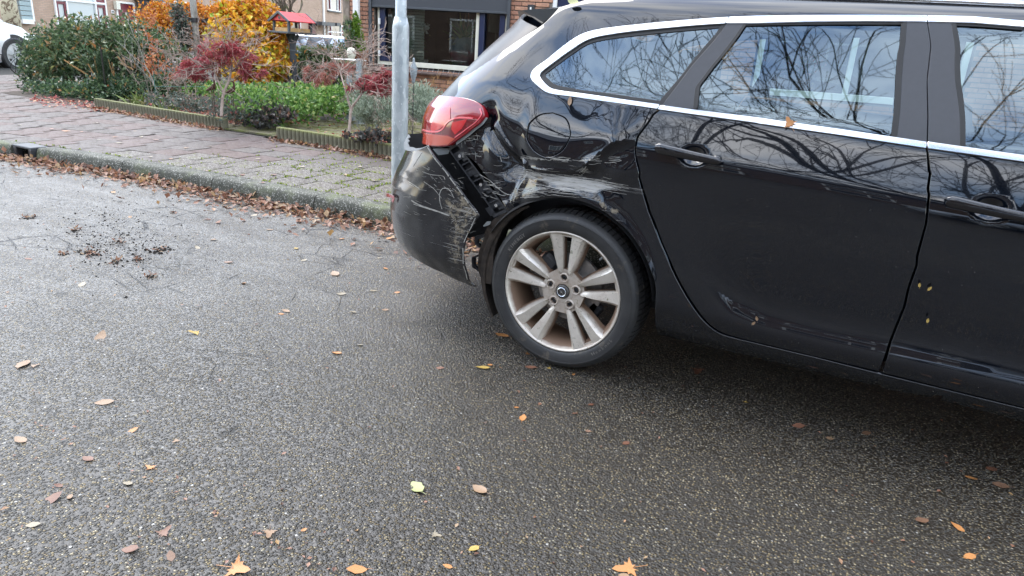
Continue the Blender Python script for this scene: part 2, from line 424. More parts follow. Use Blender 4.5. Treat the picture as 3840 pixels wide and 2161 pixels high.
q = NT('tail_orange'); wv = q.n('ShaderNodeTexWave', bands_direction='X'); wv.inputs['Scale'].default_value = 60; q.l(q.coord(), wv.inputs[0])
q.set(col=q.mix(q.ramp(wv.outputs[0], [(.3, 0), (.7, 1)]), (.32, .025, .012), (.52, .07, .03)), rough=.2, coat=1, crough=.01); M['tail_orange'] = q.m
q = NT('tail_pink'); q.set(col=(.75, .12, .14), rough=.2, coat=1); M['tail_pink'] = q.m

# wheel
q = NT('alloy'); v = q.coord(); n1 = q.noise(9, 6, .7, v); n2 = q.noise(60, 5, .7, v)
dirt = q.attr('dirt')
c = q.mix(q.ramp(n1, [(.35, 0), (.7, .45)]), (.66, .61, .54), (.44, .37, .30))
dm = q.ramp(q.math('ADD', q.math('MULTIPLY', dirt, .80), q.math('MULTIPLY', n1, .62)), [(.36, 0), (.78, 1)])
c = q.mix(dm, c, (.17, .105, .068))
gr = q.ramp(q.noise(34, 6, .75, v, 1.5), [(.60, 0), (.64, .8)])
c = q.mix(gr, c, (.13, .12, .06))
q.set(col=c, metal=q.math('SUBTRACT', .45, q.math('MULTIPLY', q.math('MAXIMUM', dm, gr), .6), True), rough=q.math('ADD', .30, q.math('MULTIPLY', dm, .35))); M['alloy'] = q.m
q = NT('tyre_rubber'); v = q.coord(); n1 = q.noise(5, 6, .7, v)
c = q.mix(q.ramp(n1, [(.4, 0), (.75, 1)]), (.020, .020, .021), (.042, .041, .04))
c = q.mix(q.ramp(q.noise(16, 6, .75, v), [(.58, 0), (.70, .6)]), c, (.15, .12, .085))
q.set(col=c, rough=.55, spec=.5); q.bump(q.noise(90, 3, .6, v), .2, .002); M['tyre'] = q.m
M['letter'] = plain('tyre_letter', (.15, .14, .125), .45, var=.1)
M['disc'] = plain('brake_disc', (.42, .40, .38), .4, .6, var=.2, scale=40)
M['liner'] = plain('wheel_liner_felt', (.03, .022, .016), .95, var=.6, scale=28, bump=.8)
M['cap'] = plain('wheel_cap', (.09, .085, .08), .4, .6)

def bark(name, a, b, sc_=14, moss=0):
    q = NT(name); v = q.coord((1, 1, .35)); n1 = q.noise(sc_, 6, .7, v)
    c = q.mix(q.ramp(n1, [(.35, 0), (.65, 1)]), a, b)
    if moss: c = q.mix(q.ramp(q.noise(5, 4, .6), [(.5, 0), (.62, moss)]), c, (.12, .15, .04))
    q.set(col=c, rough=.9); q.bump(n1, .6, .01); return q.m
M['bark'] = bark('grey_brown_bark', (.10, .075, .055), (.24, .19, .15), 14, .5)
M['barkd'] = bark('dark_bark', (.012, .010, .009), (.03, .025, .02))
M['barkp'] = bark('pale_bark', (.20, .19, .165), (.36, .35, .31), 16, .3)
M['barky'] = bark('golden_stem', (.24, .13, .05), (.36, .21, .08))
M['barkr'] = bark('reddish_twig', (.22, .16, .13), (.38, .30, .25))

# fallen leaves
FL = [('orange', (.50, .22, .07)), ('yellow', (.50, .34, .09)), ('brown', (.20, .11, .065)), ('tan', (.30, .19, .11)), ('pale', (.30, .25, .17)), ('russet', (.19, .085, .05)), ('yellow green', (.34, .36, .14))]
for n_, c_ in FL:
    q = NT('leaf_' + n_.replace(' ', '_')); v = q.coord(); nn = q.noise(70, 5, .7, v)
    c = q.mix(q.ramp(nn, [(.35, 0), (.7, 1)]), tuple(x * .55 for x in c_), tuple(min(1, x * 1.15) for x in c_))
    c = q.mix(q.ramp(q.noise(160, 3, .6, v), [(.62, 0), (.68, .7)]), c, tuple(x * .35 for x in c_))
    q.set(col=c, rough=.5); M['lf_' + n_] = q.m
M['litter'] = leafmat('leaf_litter', [(0, (.07, .035, .022)), (.25, (.17, .08, .05)), (.5, (.30, .15, .09)), (.72, (.36, .20, .14)), (.88, (.38, .23, .09)), (1, (.34, .27, .22))], .5)
M['litter_red'] = leafmat('red_leaf_litter', [(0, (.14, .02, .02)), (.35, (.30, .05, .04)), (.65, (.42, .11, .08)), (.85, (.50, .24, .12)), (1, (.50, .34, .24))], .5)
M['clod'] = plain('dark_earth', (.012, .009, .006), .9, var=.5, scale=40, bump=.6)
# sections follow
# ================================================================== ground, kerb and pavement
ZP = .12
def ykb(X):           # back edge of the kerb
    return 3.845 + .048 * (X + 2.9) - np.where(X < -5, .036 * np.minimum((X + 5) ** 2, 9.0), 0) + np.where(X < -8, .216 * (X + 8), 0)
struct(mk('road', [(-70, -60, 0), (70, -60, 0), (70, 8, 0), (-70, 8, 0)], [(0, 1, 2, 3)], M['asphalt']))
xs = np.linspace(-30, 30, 241)
V = [(x, float(ykb(x)) + .01, ZP - .012) for x in xs] + [(x, 90, ZP - .012) for x in xs]
V += [(-70, -8, ZP - .012)] ; n = len(xs)
pav = struct(mk('pavement', V, [(i, i + 1, i + 1 + n, i + n) for i in range(n - 1)], M['sand']))
struct(mk('ground', [(-300, 7.9, -.03), (300, 7.9, -.03), (300, 400, -.03), (-300, 400, -.03)], [(0, 1, 2, 3)], M['sand']))
# kerb stones: one object each, a metre long
kerb = struct(mk('kerb', [(-9.5, 3.2, -.05), (9, 4.4, -.05), (9, 4.3, -.05), (-9.5, 3.1, -.05)], [(0, 1, 2, 3)], M['mortar']))
def kerb_seg(x0, x1):
    prof = [(-.165, -.05), (-.150, .075), (-.138, .108), (-.118, .120), (-.004, .1215), (0, .117), (0, -.05)]
    V = []
    for x in np.linspace(x0, x1, 5):
        yb = float(ykb(x))
        for (py, pz) in prof: V.append((x, yb + py, pz + .002 * math.sin(x * 9)))
    k = len(prof)
    Fc = [(i * k + j, (i + 1) * k + j, (i + 1) * k + j + 1, i * k + j + 1) for i in range(4) for j in range(k - 1)] + [tuple(range(k)), tuple(4 * k + j for j in range(k))[::-1]]
    o = mk('kerb_stone', V, Fc, M['kerb'], kerb); smooth_angle(o, 50)
GX0, GX1 = float(gz(52, 545, .11)[0]), float(gz(128, 560, .11)[0])
x = -13.0; cuts = [GX0, GX1]
edges = [GX0 - 1.012 * k for k in range(6, -1, -1)] + [GX1 + 1.006 * k for k in range(0, 9)]
for a, b in zip(edges[:-1], edges[1:]):
    if abs(a - GX0) < 1e-6: continue
    kerb_seg(a + .004, b - .004)
# gully inlet let into the kerb
gy_ = float(ykb((GX0 + GX1) / 2))
gl = thing('kerb_drain', ((GX0 + GX1) / 2, gy_ - .08, 0), 'grey cast iron drain inlet set into the kerb', 'drain')
mb = MB(); mb.bbox(((GX0 + GX1) / 2, gy_ - .085, .112), (GX1 - GX0 - .01, .15, .022), .005); mb.build('drain_cover', M['anthracite'], gl)
mb = MB()
for xx in (GX0 + .03, GX1 - .03): mb.bbox((xx, gy_ - .13, .05), (.05, .06, .11), .006)
mb.box(((GX0 + GX1) / 2, gy_ - .03, .05), (GX1 - GX0, .02, .11)); mb.build('drain_frame', M['black'], gl)

# paving tiles, 30 x 30, stretcher bond along the kerb
def clos(X, r): return float(ykb(X)) + .005 + .302 * r
tiles = []
TY = 5.62
for r_ in range(0, 22):
    x = -15.0 + (.151 if r_ % 2 else 0) + .013 * math.sin(r_ * 5)
    while x < 3.0:
        yc = clos(x + .15, r_) + .15
        lim = TY if x > -9.2 else 9.6
        inpath = (-6.72 < x + .15 < -5.80)
        if yc + .1 < lim + .10 and not (x < -9.2 and yc > 5.6 and x > -9.2 - (yc - 5.4) * .9):
            px = prj((x + .15, yc, ZP)); vis = -60 < px[0] < 1520 and px[1] < 900
            tiles.append((x, r_, yc, vis, math.hypot(x, yc)))
        x += .302
tiles.sort(key=lambda t: (not t[3], t[4]))
def tile_mesh(name, w_, d_, h_):
    m = MB(); m.bbox((0, 0, -h_ / 2), (w_, d_, h_), .003); me = bpy.data.meshes.new(name); me.from_pydata([tuple(v) for v in m.V], [], m.F); return me
tm = {}
for key in ('tile', 'tile_red', 'tile_moss'):
    me = tile_mesh('tile', .2905, .2905, .045); me.materials.append(M[key]); tm[key] = me
rest = MB(); cnt = 0
for (x, r_, yc, vis, _) in tiles:
    slope = .048 + (0 if x > -5 else -.072 * max(-3, x + 5)) + (.0 if x > -8 else .0)
    slope = float((ykb(x + .3) - ykb(x)) / .3)
    dz = rnd.uniform(-.002, .002); tx, ty_ = rnd.gauss(0, .006), rnd.gauss(0, .006)
    if cnt < 300 and vis:
        mossy = x > -5.0 + .5 * (r_ - 2) and rnd.random() < .9
        key = 'tile_moss' if mossy else ('tile_red' if rnd.random() < .35 else 'tile')
        o = bpy.data.objects.new('tile', tm[key]); COL.objects.link(o); o.parent = pav
        o.location = (x + .15 + rnd.uniform(-.001, .001), yc, ZP + dz); o.rotation_euler = (tx, ty_, math.atan(slope) + rnd.gauss(0, .004)); cnt += 1
    else:
        rest.box((x + .15, yc, ZP - .02), (.2955, .2955, .04), math.atan(slope))
ro = rest.build('tile', M['tile'], pav); ro['kind'] = 'stuff'
# (the drain stands beside it)
# garden ground and the mossy clinker path between the beds
struct(mk('garden_soil', [(-11.5, 5.72, ZP + .004), (-6.75, 5.62, ZP + .004), (-5.72, 5.60, ZP + .004), (3, 5.60, ZP + .004), (3, 11, ZP + .004), (-13.5, 9.8, ZP + .004)], [(0, 1, 2, 3, 4, 5)], M['soil']))
path = struct(mk('garden_path', [(-6.9, 5.56, ZP + .008), (-5.60, 5.54, ZP + .008), (-5.0, 8.3, ZP + .008), (-7.0, 8.3, ZP + .008)], [(0, 1, 2, 3)], M['moss'] if False else M['sand']))
mb = MB()
for j in range(26):
    for i in range(11):
        y = 5.62 + j * .105; x0 = -6.85 + (.02 * j) - .0 + i * .208 + (.104 if j % 2 else 0)
        if -6.9 - .00 * j < x0 < -5.55 + max(0, (y - 5.9)) * .9: mb.box((x0, y, ZP + .004 + rnd.uniform(-.003, .003)), (.2, .097, .04), rnd.gauss(0, .01))
o = mb.build('clinker', M['clinker'], path); o['kind'] = 'stuff'

# moss in the joints near the post
def leaves(name, C, Dn, Nn, ln, wd, mat, parent=None, fold=.25, local=False, droop=0):
    """C,Dn,Nn (n,3); ln,wd (n,)"""
    n = len(C); Dn = Dn / np.linalg.norm(Dn, axis=1)[:, None]; S = np.cross(Dn, Nn); S /= (np.linalg.norm(S, axis=1)[:, None] + 1e-9); Nn = np.cross(S, Dn)
    ln = ln[:, None]; wd = wd[:, None]
    tip = C + Dn * ln - Nn * ln * droop; mid = C + Dn * ln * .5
    Lp = mid + S * wd / 2 + Nn * wd * fold; Rp = mid - S * wd / 2 + Nn * wd * fold
    V = np.stack([C, Rp, tip, Lp], 1).reshape(-1, 3)
    i = np.arange(n) * 4
    Fc = np.concatenate([np.stack([i, i + 1, i + 2], 1), np.stack([i, i + 2, i + 3], 1)])
    return mk(name, V, Fc, mat, parent, local=local)
def rdir(n, up=0.0, spread=1.0):
    d = nr.normal(size=(n, 3)) * spread; d[:, 2] += up; return d / (np.linalg.norm(d, axis=1)[:, None] + 1e-9)
mc = []
for (x0, r_, yc, vis, _) in tiles:
    if not vis: continue
    for side in range(4):
        d_ = max(0, 1 - abs(x0 + 3.4) / 2.2) * (1.0 if r_ < 4 else .6)
        if r_ == 0 and side == 0: d_ = max(d_, .45 if x0 > -7 else .15)
        k = int(rnd.random() * 50 * d_)
        for _ in range(k):
            t = rnd.uniform(-.5, .5) * .3
            if side == 0: mc.append((x0 + .15 + t, yc - .151 + rnd.gauss(0, .006)))
            elif side == 1: mc.append((x0 + .001 + rnd.gauss(0, .006), yc + t))
            elif rnd.random() < .5 * d_ and noise.noise((x0 * 1.3, yc * 1.3, 2)) > .05: mc.append((x0 + rnd.uniform(0, .3), yc + rnd.uniform(-.15, .15)))
mc = np.array(mc); C = np.c_[mc, np.full(len(mc), ZP)]
tag(leaves('moss', C, rdir(len(C), 1.2), rdir(len(C)), nr.uniform(.010, .024, len(C)), nr.uniform(.008, .018, len(C)), M['moss']), kind='stuff')

# concrete palisade edging
def edging(x0, y0, x1, y1, h, label, n=None, z0=ZP):
    L_ = math.hypot(x1 - x0, y1 - y0); n = n or int(L_ / .058); a = math.atan2(y1 - y0, x1 - x0)
    t = thing('palisade_edging', (x0, y0, z0), label, 'garden edging', 'scalloped concrete edgings of the beds')
    m = MB(); V = []
    k = 8
    prof = [(-.03, 0), (.03, 0)]
    for zz_ in (-.03, h - .012, h):
        ins = .006 if zz_ == h else 0
        ring = [(.0275 * math.cos(b) * (1 - ins * 20), -.02 - .026 * math.sin(b) * (1 - ins * 12)) for b in np.linspace(0, math.pi, 7)] + [(-.0275, .03), (.0275, .03)]
        V += [(p[0], p[1], zz_) for p in ring]
    kk = 9
    m.add(V, [(i * kk + j, i * kk + (j + 1) % kk, (i + 1) * kk + (j + 1) % kk, (i + 1) * kk + j) for i in range(2) for j in range(kk)] + [tuple(2 * kk + j for j in range(kk))])
    me = bpy.data.meshes.new('post'); me.from_pydata(m.V, [], [f[::-1] if len(f) == 4 else f for f in m.F]); me.materials.append(M['edge']); me.update()
    for i in range(n):
        s = (i + .5) * L_ / n
        o = bpy.data.objects.new('post', me); COL.objects.link(o); o.parent = t
        o.location = (math.cos(a) * s, math.sin(a) * s, rnd.uniform(-.002, .002)); o.rotation_euler = (0, 0, a); o.scale = (L_ / n / .0575, 1, 1)
    return t
q = NT('mossy_concrete'); v = q.coord(); n1 = q.noise(20, 5, .65, v)
c = q.mix(q.ramp(n1, [(.35, 0), (.7, 1)]), (.10, .095, .06), (.21, .195, .135)); sz = q.n('ShaderNodeSeparateXYZ'); q.l(v, sz.inputs[0])
c = q.mix(q.math('MULTIPLY', q.ramp(q.math('ADD', sz.outputs[2], q.math('MULTIPLY', n1, .04)), [(.125, 0), (.16, 1)]), q.ramp(q.noise(2, 2, .5, v, ), [(.3, .2), (.6, 1)])), c, (.20, .22, .04))
q.set(col=c, rough=.9); q.bump(n1, .5, .004); M['edge'] = q.m
P0 = gz(365, 405, ZP); P1 = gz(850, 487, ZP); Q0 = gz(1045, 523, ZP); Q1 = gz(1473, 592, ZP)
dq = (Q1 - Q0); Q2 = Q1 + dq * 1.2
edging(P0[0], P0[1], P1[0], P1[1], .125, 'low scalloped concrete edging of the left flower bed, beside the hedge')
edging(Q0[0], Q0[1], Q2[0], Q2[1], .135, 'moss-topped scalloped concrete edging right of the garden path, running behind the lamp post')
E0 = gz(560, 372, ZP); E1 = gz(385, 392, ZP)
edging(E1[0], E1[1] + .25, E0[0] + .9, E0[1] + .2, .06, 'back row of brown concrete edging half hidden by plants in the left bed')

# ================================================================== the brick house on the right
WA = R(10); WD = np.array([math.cos(WA), math.sin(WA), 0]); WN = np.array([-math.sin(WA), math.cos(WA), 0]); WP = np.array([-6.24, 9.4, 0])
def plane_px(px, py, P, N):
    d = ray(px, py); t = ((P - O3) @ N) / (d @ N); return O3 + d * t
def sz1(px, py):
    q_ = plane_px(px, py, WP, WN); return float((q_ - S0) @ WD), float(q_[2])
S0 = np.zeros(3); S0 = plane_px(1297, 150, WP, WN); S0[2] = 0
house = thing('brick_house', tuple(S0), 'red brick house with a dark window screen half lowered behind the lamp post', 'house', rz=WA)
s_pipeL, _ = sz1(1334, 60); s_pipeR, _ = sz1(1354, 60)
s_chL, zb1 = sz1(1394, 24); s_chR, zb2 = sz1(1912, 50)
s_wL, zs1 = sz1(1413, 229); s_wR, _ = sz1(1897, 100); _, zs2 = sz1(1700, 247)
zbar = (zb1 + zb2) / 2; zsill = (zs1 + zs2) / 2 - .06
s_w2L, z_w2 = sz1(2815, 352); s_w2M, _ = sz1(3180, 300); s_w2R, _ = sz1(3618, 300)
s_dL, _ = sz1(2072, 20)
print('wall', s_pipeL, s_chL, s_chR, s_wL, s_wR, zbar, zsill, 'w2', s_w2L, s_w2M, s_w2R, z_w2, 'door', s_dL)
H1 = 5.6; ZT = 2.35
S_END = 13.0
holes1 = [(s_chL + .04, s_wR + .04, zsill - .02, ZT), (s_dL, s_dL + 1.02, 0.1, ZT), (s_w2L - .03, s_w2R + .03, zsill - .02, ZT)]
def wall_with_holes(name, s0, s1, z0, z1, holes, y, th_, mat, par, local=True):
    ss = sorted({s0, s1, *[h[0] for h in holes], *[h[1] for h in holes]}); zz_ = sorted({z0, z1, *[h[2] for h in holes], *[h[3] for h in holes]})
    mb = MB()
    for a, b in zip(ss[:-1], ss[1:]):
        for c_, d_ in zip(zz_[:-1], zz_[1:]):
            m_, n_ = (a + b) / 2, (c_ + d_) / 2
            if any(h[0] < m_ < h[1] and h[2] < n_ < h[3] for h in holes): continue
            mb.add([(a, y, c_), (b, y, c_), (b, y, d_), (a, y, d_)], [(0, 1, 2, 3)])
    for h in holes:
        a, b, c_, d_ = h; mb.add([(a, y, c_), (b, y, c_), (b, y, d_), (a, y, d_), (a, y + th_, c_), (b, y + th_, c_), (b, y + th_, d_), (a, y + th_, d_)], [(0, 4, 5, 1), (1, 5, 6, 2), (2, 6, 7, 3), (3, 7, 4, 0)])
    return mb.build(name, mat, par, local=local)
wl = wall_with_holes('wall', 0, S_END, -.05, H1, holes1, 0.0, .16, M['mortar'], house)
mb = MB(); mb.box((0.03, 4.05, H1 / 2), (.02, 7.9, H1 + .1)); mb.box((S_END-.03, 4.05, H1 / 2), (.02, 7.9, H1 + .1)); mb.box((S_END / 2, 8, H1 / 2), (S_END, .02, H1 + .1)); mb.build('wall', M['mortar'], house, local=True)
mb = MB(); mb.add([(-.2, -.4, H1), (S_END + .2, -.4, H1), (S_END + .2, 4, H1 + 3), (-.2, 4, H1 + 3), (S_END + .2, 8.4, H1), (-.2, 8.4, H1)], [(0, 1, 2, 3), (3, 2, 4, 5), (0, 3, 5), (1, 4, 2), (0, 5, 4, 1)]); mb.build('roof', M['anthracite'], house, local=True)
# bricks, each its own, where the photograph resolves them
bm = MB(); bm.bbox((0, 0, 0), (.2, .03, .05), .003); brme = bpy.data.meshes.new('brick'); brme.from_pydata([tuple(v_) for v_ in bm.V], [], bm.F); brme.materials.append(M['brick'])
bmh = MB(); bmh.bbox((0, 0, 0), (.095, .03, .05), .003); brh = bpy.data.meshes.new('brick'); brh.from_pydata([tuple(v_) for v_ in bmh.V], [], bmh.F); brh.materials.append(M['brick'])
cand = []
CR = .0625
for r_ in range(int(H1 / CR)):
    z = r_ * CR + .03; s = (-.0 if r_ % 2 else -.105); 
    while s < S_END:
        c_ = s + .1; ok = True; w_ = .2; sl, sr = c_ - .1, c_ + .1
        if sl < 0: sl = 0.005
        for h in holes1:
            if h[2] - .02 < z < h[3] + .02:
                if sl >= h[0] and sr <= h[1]: ok = False
                elif sl < h[0] < sr: sr = h[0]
                elif sl < h[1] < sr: sl = h[1]
        if ok and sr - sl > .05:
            wp = S0 + WD * ((sl + sr) / 2) + np.array([0, 0, z]); px = prj(wp)
            seen = 1290 < px[0] < 2110 and 0 < px[1] < 400 and not (1400 < px[0] < 1905 and px[1] < 240)
            cand.append((not seen, abs(px[0] - 1700) + abs(px[1] - 200), (sl + sr) / 2, z, sr - sl))
        s += .21
cand.sort()
rest = MB()
for i, (ns, _, s, z, w_) in enumerate(cand):
    dy = rnd.uniform(-.0025, .0025)
    if i < 300:
        full = w_ > .15
        o = bpy.data.objects.new('brick', brme if full else brh); COL.objects.link(o); o.parent = wl
        o.location = (s, -.004 + dy, z + rnd.uniform(-.001, .001)); o.rotation_euler = (0, rnd.gauss(0, .006), rnd.gauss(0, .008)); o.scale = (w_ / (.2 if full else .095), 1, 1)
    else: rest.box((s, -.004 + dy, z), (w_, .03, .05))
q = NT('red_brick_far'); c = q.mix(q.island(), (.37, .17, .105), (.52, .27, .165)); c = q.mix(q.ramp(q.noise(22, 5, .7), [(.35, 0), (.75, .7)]), c, (.20, .115, .09)); q.set(col=c, rough=.85); M['brickrest'] = q.m
o = rest.build('brick', M['brickrest'], wl, local=True); o['kind'] = 'stuff'
# downpipe, screen, channels
mb = MB(); mb.bbox(((s_pipeL + s_pipeR) / 2, -.06, H1 / 2), (s_pipeR - s_pipeL, .08, H1), .01); mb.build('downpipe', M['white'], house, local=True)
for s in (s_chL, s_chR):
    mb = MB(); mb.bbox((s, -.045, (ZT + zsill) / 2 + .02), (.045, .05, ZT - zsill + .1), .004); mb.build('screen_rail', M['anthracite'], house, local=True)
mb = MB(); mb.box(((s_chL + s_chR) / 2, -.040, (zbar + ZT) / 2), (s_chR - s_chL - .05, .006, ZT - zbar)); scr = mb.build('window_screen', M['screen'], house, local=True)
mb = MB(); mb.bbox(((s_chL + s_chR) / 2, -.042, zbar), (s_chR - s_chL - .052, .028, .035), .006); mb.build('bottom_bar', M['anthracite'], scr, local=True)
mb = MB(); mb.bbox(((s_chL + s_chR) / 2, -.06, ZT + .08), (s_chR - s_chL + .05, .12, .16), .008); mb.build('screen_box', M['anthracite'], house, local=True)

def window(par, s0, s1, z0, z1, y, fw, fmat, glass, mull=(), trans=(), name='window'):
    mb = MB()
    mb.bbox((s0 + fw / 2, y, (z0 + z1) / 2), (fw, .07, z1 - z0), .005); mb.bbox((s1 - fw / 2, y, (z0 + z1) / 2), (fw, .07, z1 - z0), .005)
    mb.bbox(((s0 + s1) / 2, y - .006, z0 + fw * .6), (s1 - s0 - 2 * fw - .002, .07, fw * 1.2), .005); mb.bbox(((s0 + s1) / 2, y, z1 - fw / 2), (s1 - s0 - 2 * fw - .002, .07, fw), .005)
    for m_ in mull: mb.bbox((m_, y + .002, (z0 + z1) / 2), (fw * .9, .068, z1 - z0 - 2 * fw), .005)
    for t in trans: mb.bbox(((s0 + s1) / 2, y + .004, t), (s1 - s0 - 2 * fw, .064, fw * .8), .005)
    w_ = mb.build(name, fmat, par, local=True)
    bd = [s0 + fw] + [m_ for m_ in mull] + [s1 - fw]
    for a, b in zip(bd[:-1], bd[1:]):
        mb = MB(); mb.box(((a + b) / 2, y + .012, (z0 + z1) / 2), (b - a - (.0 if not mull else fw * .9), .006, z1 - z0 - 2 * fw)); mb.build('pane', glass, w_, local=True)
    return w_
s_m1 = sz1(1508, 120)[0]; s_m2 = sz1(1787, 130)[0]
w1 = window(house, s_wL, s_wR + .03, zsill, ZT, .06, .062, M['cream'], M['glass'], (s_m1, s_m2))
def casement(s0, s1, z0, z1, par, nm='casement'):
    mb = MB(); fw = .085
    mb.bbox((s0 + fw / 2, .035, (z0 + z1) / 2), (fw, .06, z1 - z0), .005); mb.bbox((s1 - fw / 2, .035, (z0 + z1) / 2), (fw, .06, z1 - z0), .005)
    mb.bbox(((s0 + s1) / 2, .035, z0 + fw / 2), (s1 - s0 - 2 * fw, .06, fw), .005); mb.bbox(((s0 + s1) / 2, .035, z1 - fw / 2), (s1 - s0 - 2 * fw, .06, fw), .005)
    return mb.build(nm, M['navy'], par, local=True)
casement(s_wL + .045, s_m1 - .03, zsill + .06, ZT - .06, w1); casement(s_m2 + .03, s_wR - .02, zsill + .06, ZT - .06, w1)
mb = MB()
for zz_ in (sz1(1419, 80)[1], sz1(1419, 200)[1]): mb.bbox((s_wL + .05, -.012, zz_), (.03, .03, .09), .004)
mb.build('hinge', M['white'], w1, local=True)
# tile sill
for k in range(22):
    s = s_chL - .05 + (k + .5) * (s_chR - s_chL + .1) / 22
    mb = MB(); mb.bbox((s, -.03, zsill - .065), ((s_chR - s_chL + .1) / 22 - .006, .16, .03), .004, rot=Matrix.Rotation(R(14), 3, 'X')); mb.build('sill_tile', M['zinc_sill'], house, local=True)
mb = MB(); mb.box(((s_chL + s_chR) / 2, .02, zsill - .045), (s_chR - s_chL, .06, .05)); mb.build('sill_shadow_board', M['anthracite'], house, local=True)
sp_ = MB()
for k in range(26):
    s = s_chL + .02 + k * (s_chR - s_chL) / 26; sp_.tube([(s, -.03, zsill - .05), (s + .035, -.07, zsill + .0)], .003, 4)
o = sp_.build('bird_spike', M['white'], house, local=True); o['kind'] = 'stuff'
# second window and door further along
w2 = window(house, s_w2L, s_w2R, zsill, ZT, .05, .075, M['white'], M['glass'], (s_w2M,))
dr = MB(); dr.bbox((s_dL + .03, .04, 1.2), (.06, .08, 2.3), .005); dr.bbox((s_dL + .99, .04, 1.2), (.06, .08, 2.3), .005); dr.bbox((s_dL + .51, .04, ZT - .04), (.9, .08, .08), .005)
do = dr.build('door', M['white'], house, local=True)
mb = MB(); mb.bbox((s_dL + .51, .06, 1.2), (.9, .04, 2.15), .005); mb.build('door_leaf', M['navy'], do, local=True)
# number plate bracket on the wall by the door
sn, zn = sz1(1995, 33); mb = MB(); mb.bbox((sn, -.04, zn), (.10, .05, .10), .004); wb = mb.build('wall_box', M['black'], house, local=True)
mb = MB(); mb.bbox((sn - .0, -.07, zn - .01), (.025, .01, .05), .003); mb.build('switch', M['white'], wb, local=True)
# rooms behind the panes
for (a, b) in ((s_wL, s_wR + .03), (s_w2L, s_w2R)):
    mb = MB(); y1 = 3.4
    a0, b0 = max(.07, a - .8), b + .8
    mb.add([(a0, .17, .1), (b0, .17, .1), (b0, y1, .1), (a0, y1, .1), (a0, .17, 2.5), (b0, .17, 2.5), (b0, y1, 2.5), (a0, y1, 2.5)], [(0, 1, 2, 3), (4, 7, 6, 5), (3, 2, 6, 7), (0, 3, 7, 4), (1, 5, 6, 2)])
    mb.build('room', M['wall_int'], house, local=True)
bl = MB(); s0_, s1_ = s_m1 - .02, sz1(1574, 120)[0]
for k in range(34): bl.box(((s0_ + s1_) / 2, .17, zsill + .10 + k * .044), (s1_ - s0_, .008, .038), rot=Matrix.Rotation(R(25), 3, 'X'))
bl.build('blind', M['blind'], w1, local=True)
cu = MB(); pts = []; s0_, s1_ = sz1(1446, 120)[0], s_m1 - .03
for k in range(40): pts.append((s0_ + (s1_ - s0_) * k / 39, .20 + .018 * math.sin(k * 1.3)))
V = [(p[0], p[1], z) for z in (zsill + .1, ZT) for p in pts]; cu.add(V, [(i, i + 1, i + 41, i + 40) for i in range(39)]); cu.build('curtain', M['curtain'], w1, local=True)
# vase, plant and lamp in the window
def l2w(s, y, z): q_ = S0 + WD * s + WN * y; return (float(q_[0]), float(q_[1]), z)
sv, _ = sz1(1698, 210); zv0 = zsill + .04
t = thing('vase', l2w(sv, .45, zsill - .06), 'tall round grey vase with a bromeliad behind the window pane', 'vase')
mb = MB(); kx = 1.06; mb.lathe([(.0, 0), (.11, 0), (.20, .15), (.23, .32), (.20, .45), (.15, .53), (.15, .56), (.12, .56), (.12, .50), (0, .5)], l2w(sv * 1.0 + .02, .45, zsill - .06), 32); mb.build('vase_body', M['sofa'], t, True)
M['brom'] = leafmat('bromeliad', [(0, (.04, .09, .03)), (.5, (.12, .20, .05)), (.75, (.35, .12, .08)), (1, (.45, .45, .12))], .4)
c0 = np.array(l2w(sv + .02, .45, zsill + .48)); n = 46; d = rdir(n, .9); 
leaves('foliage', np.repeat(c0[None], n, 0) + nr.normal(size=(n, 3)) * .02, d, rdir(n), nr.uniform(.18, .42, n), nr.uniform(.02, .035, n), M['brom'], t, droop=.3)
sl_, zl_ = sz1(1745, 100); t = thing('floor_lamp', l2w(sl_, 1.0, .1), 'floor lamp with a pale square shade inside the room', 'lamp')
sl2, zl2 = sz1(1741, 100)
mb = MB(); mb.tube([l2w(sl_ * 1.07, 1.0, .1), l2w(sl_ * 1.07, 1.0, zl_ + .0)], .012, 8); mb.build('pole', M['blind'], t)
mb = MB(); mb.lathe([(.11, 0), (.10, .28)], l2w(sl_ * 1.07 - .02, 1.0, zl_ - .04), 16); mb.build('lamp_shade', M['blind'], t, True)
so, zo = sz1(1560, 130); t = thing('orchid', l2w(so, .32, zsill), 'white orchid flower with pale green buds on the window ledge', 'potted plant')
mb = MB(); mb.lathe([(0, 0), (.05, 0), (.07, .12), (0, .12)], l2w(so, .32, zsill + .0), 14); mb.build('pot', M['white'], t, True)
mb = MB(); mb.tube([l2w(so, .32, zsill + .1), l2w(so - .03, .32, zsill + .4), l2w(so + .03, .32, zsill + .62)], .005, 5); mb.build('stem', M['barky'], t)
c0 = np.array(l2w(so + .03, .30, zsill + .60)); n = 26; leaves('flower', c0 + nr.normal(size=(n, 3)) * .03, rdir(n), rdir(n), nr.uniform(.05, .08, n), nr.uniform(.05, .06, n), M['white'], t)
c0 = np.array(l2w(so - .03, .30, zsill + .35)); n = 90; leaves('foliage', c0 + nr.normal(size=(n, 3)) * (.05, .03, .12), rdir(n), rdir(n), nr.uniform(.02, .04, n), nr.uniform(.02, .03, n), M['brom'], t)
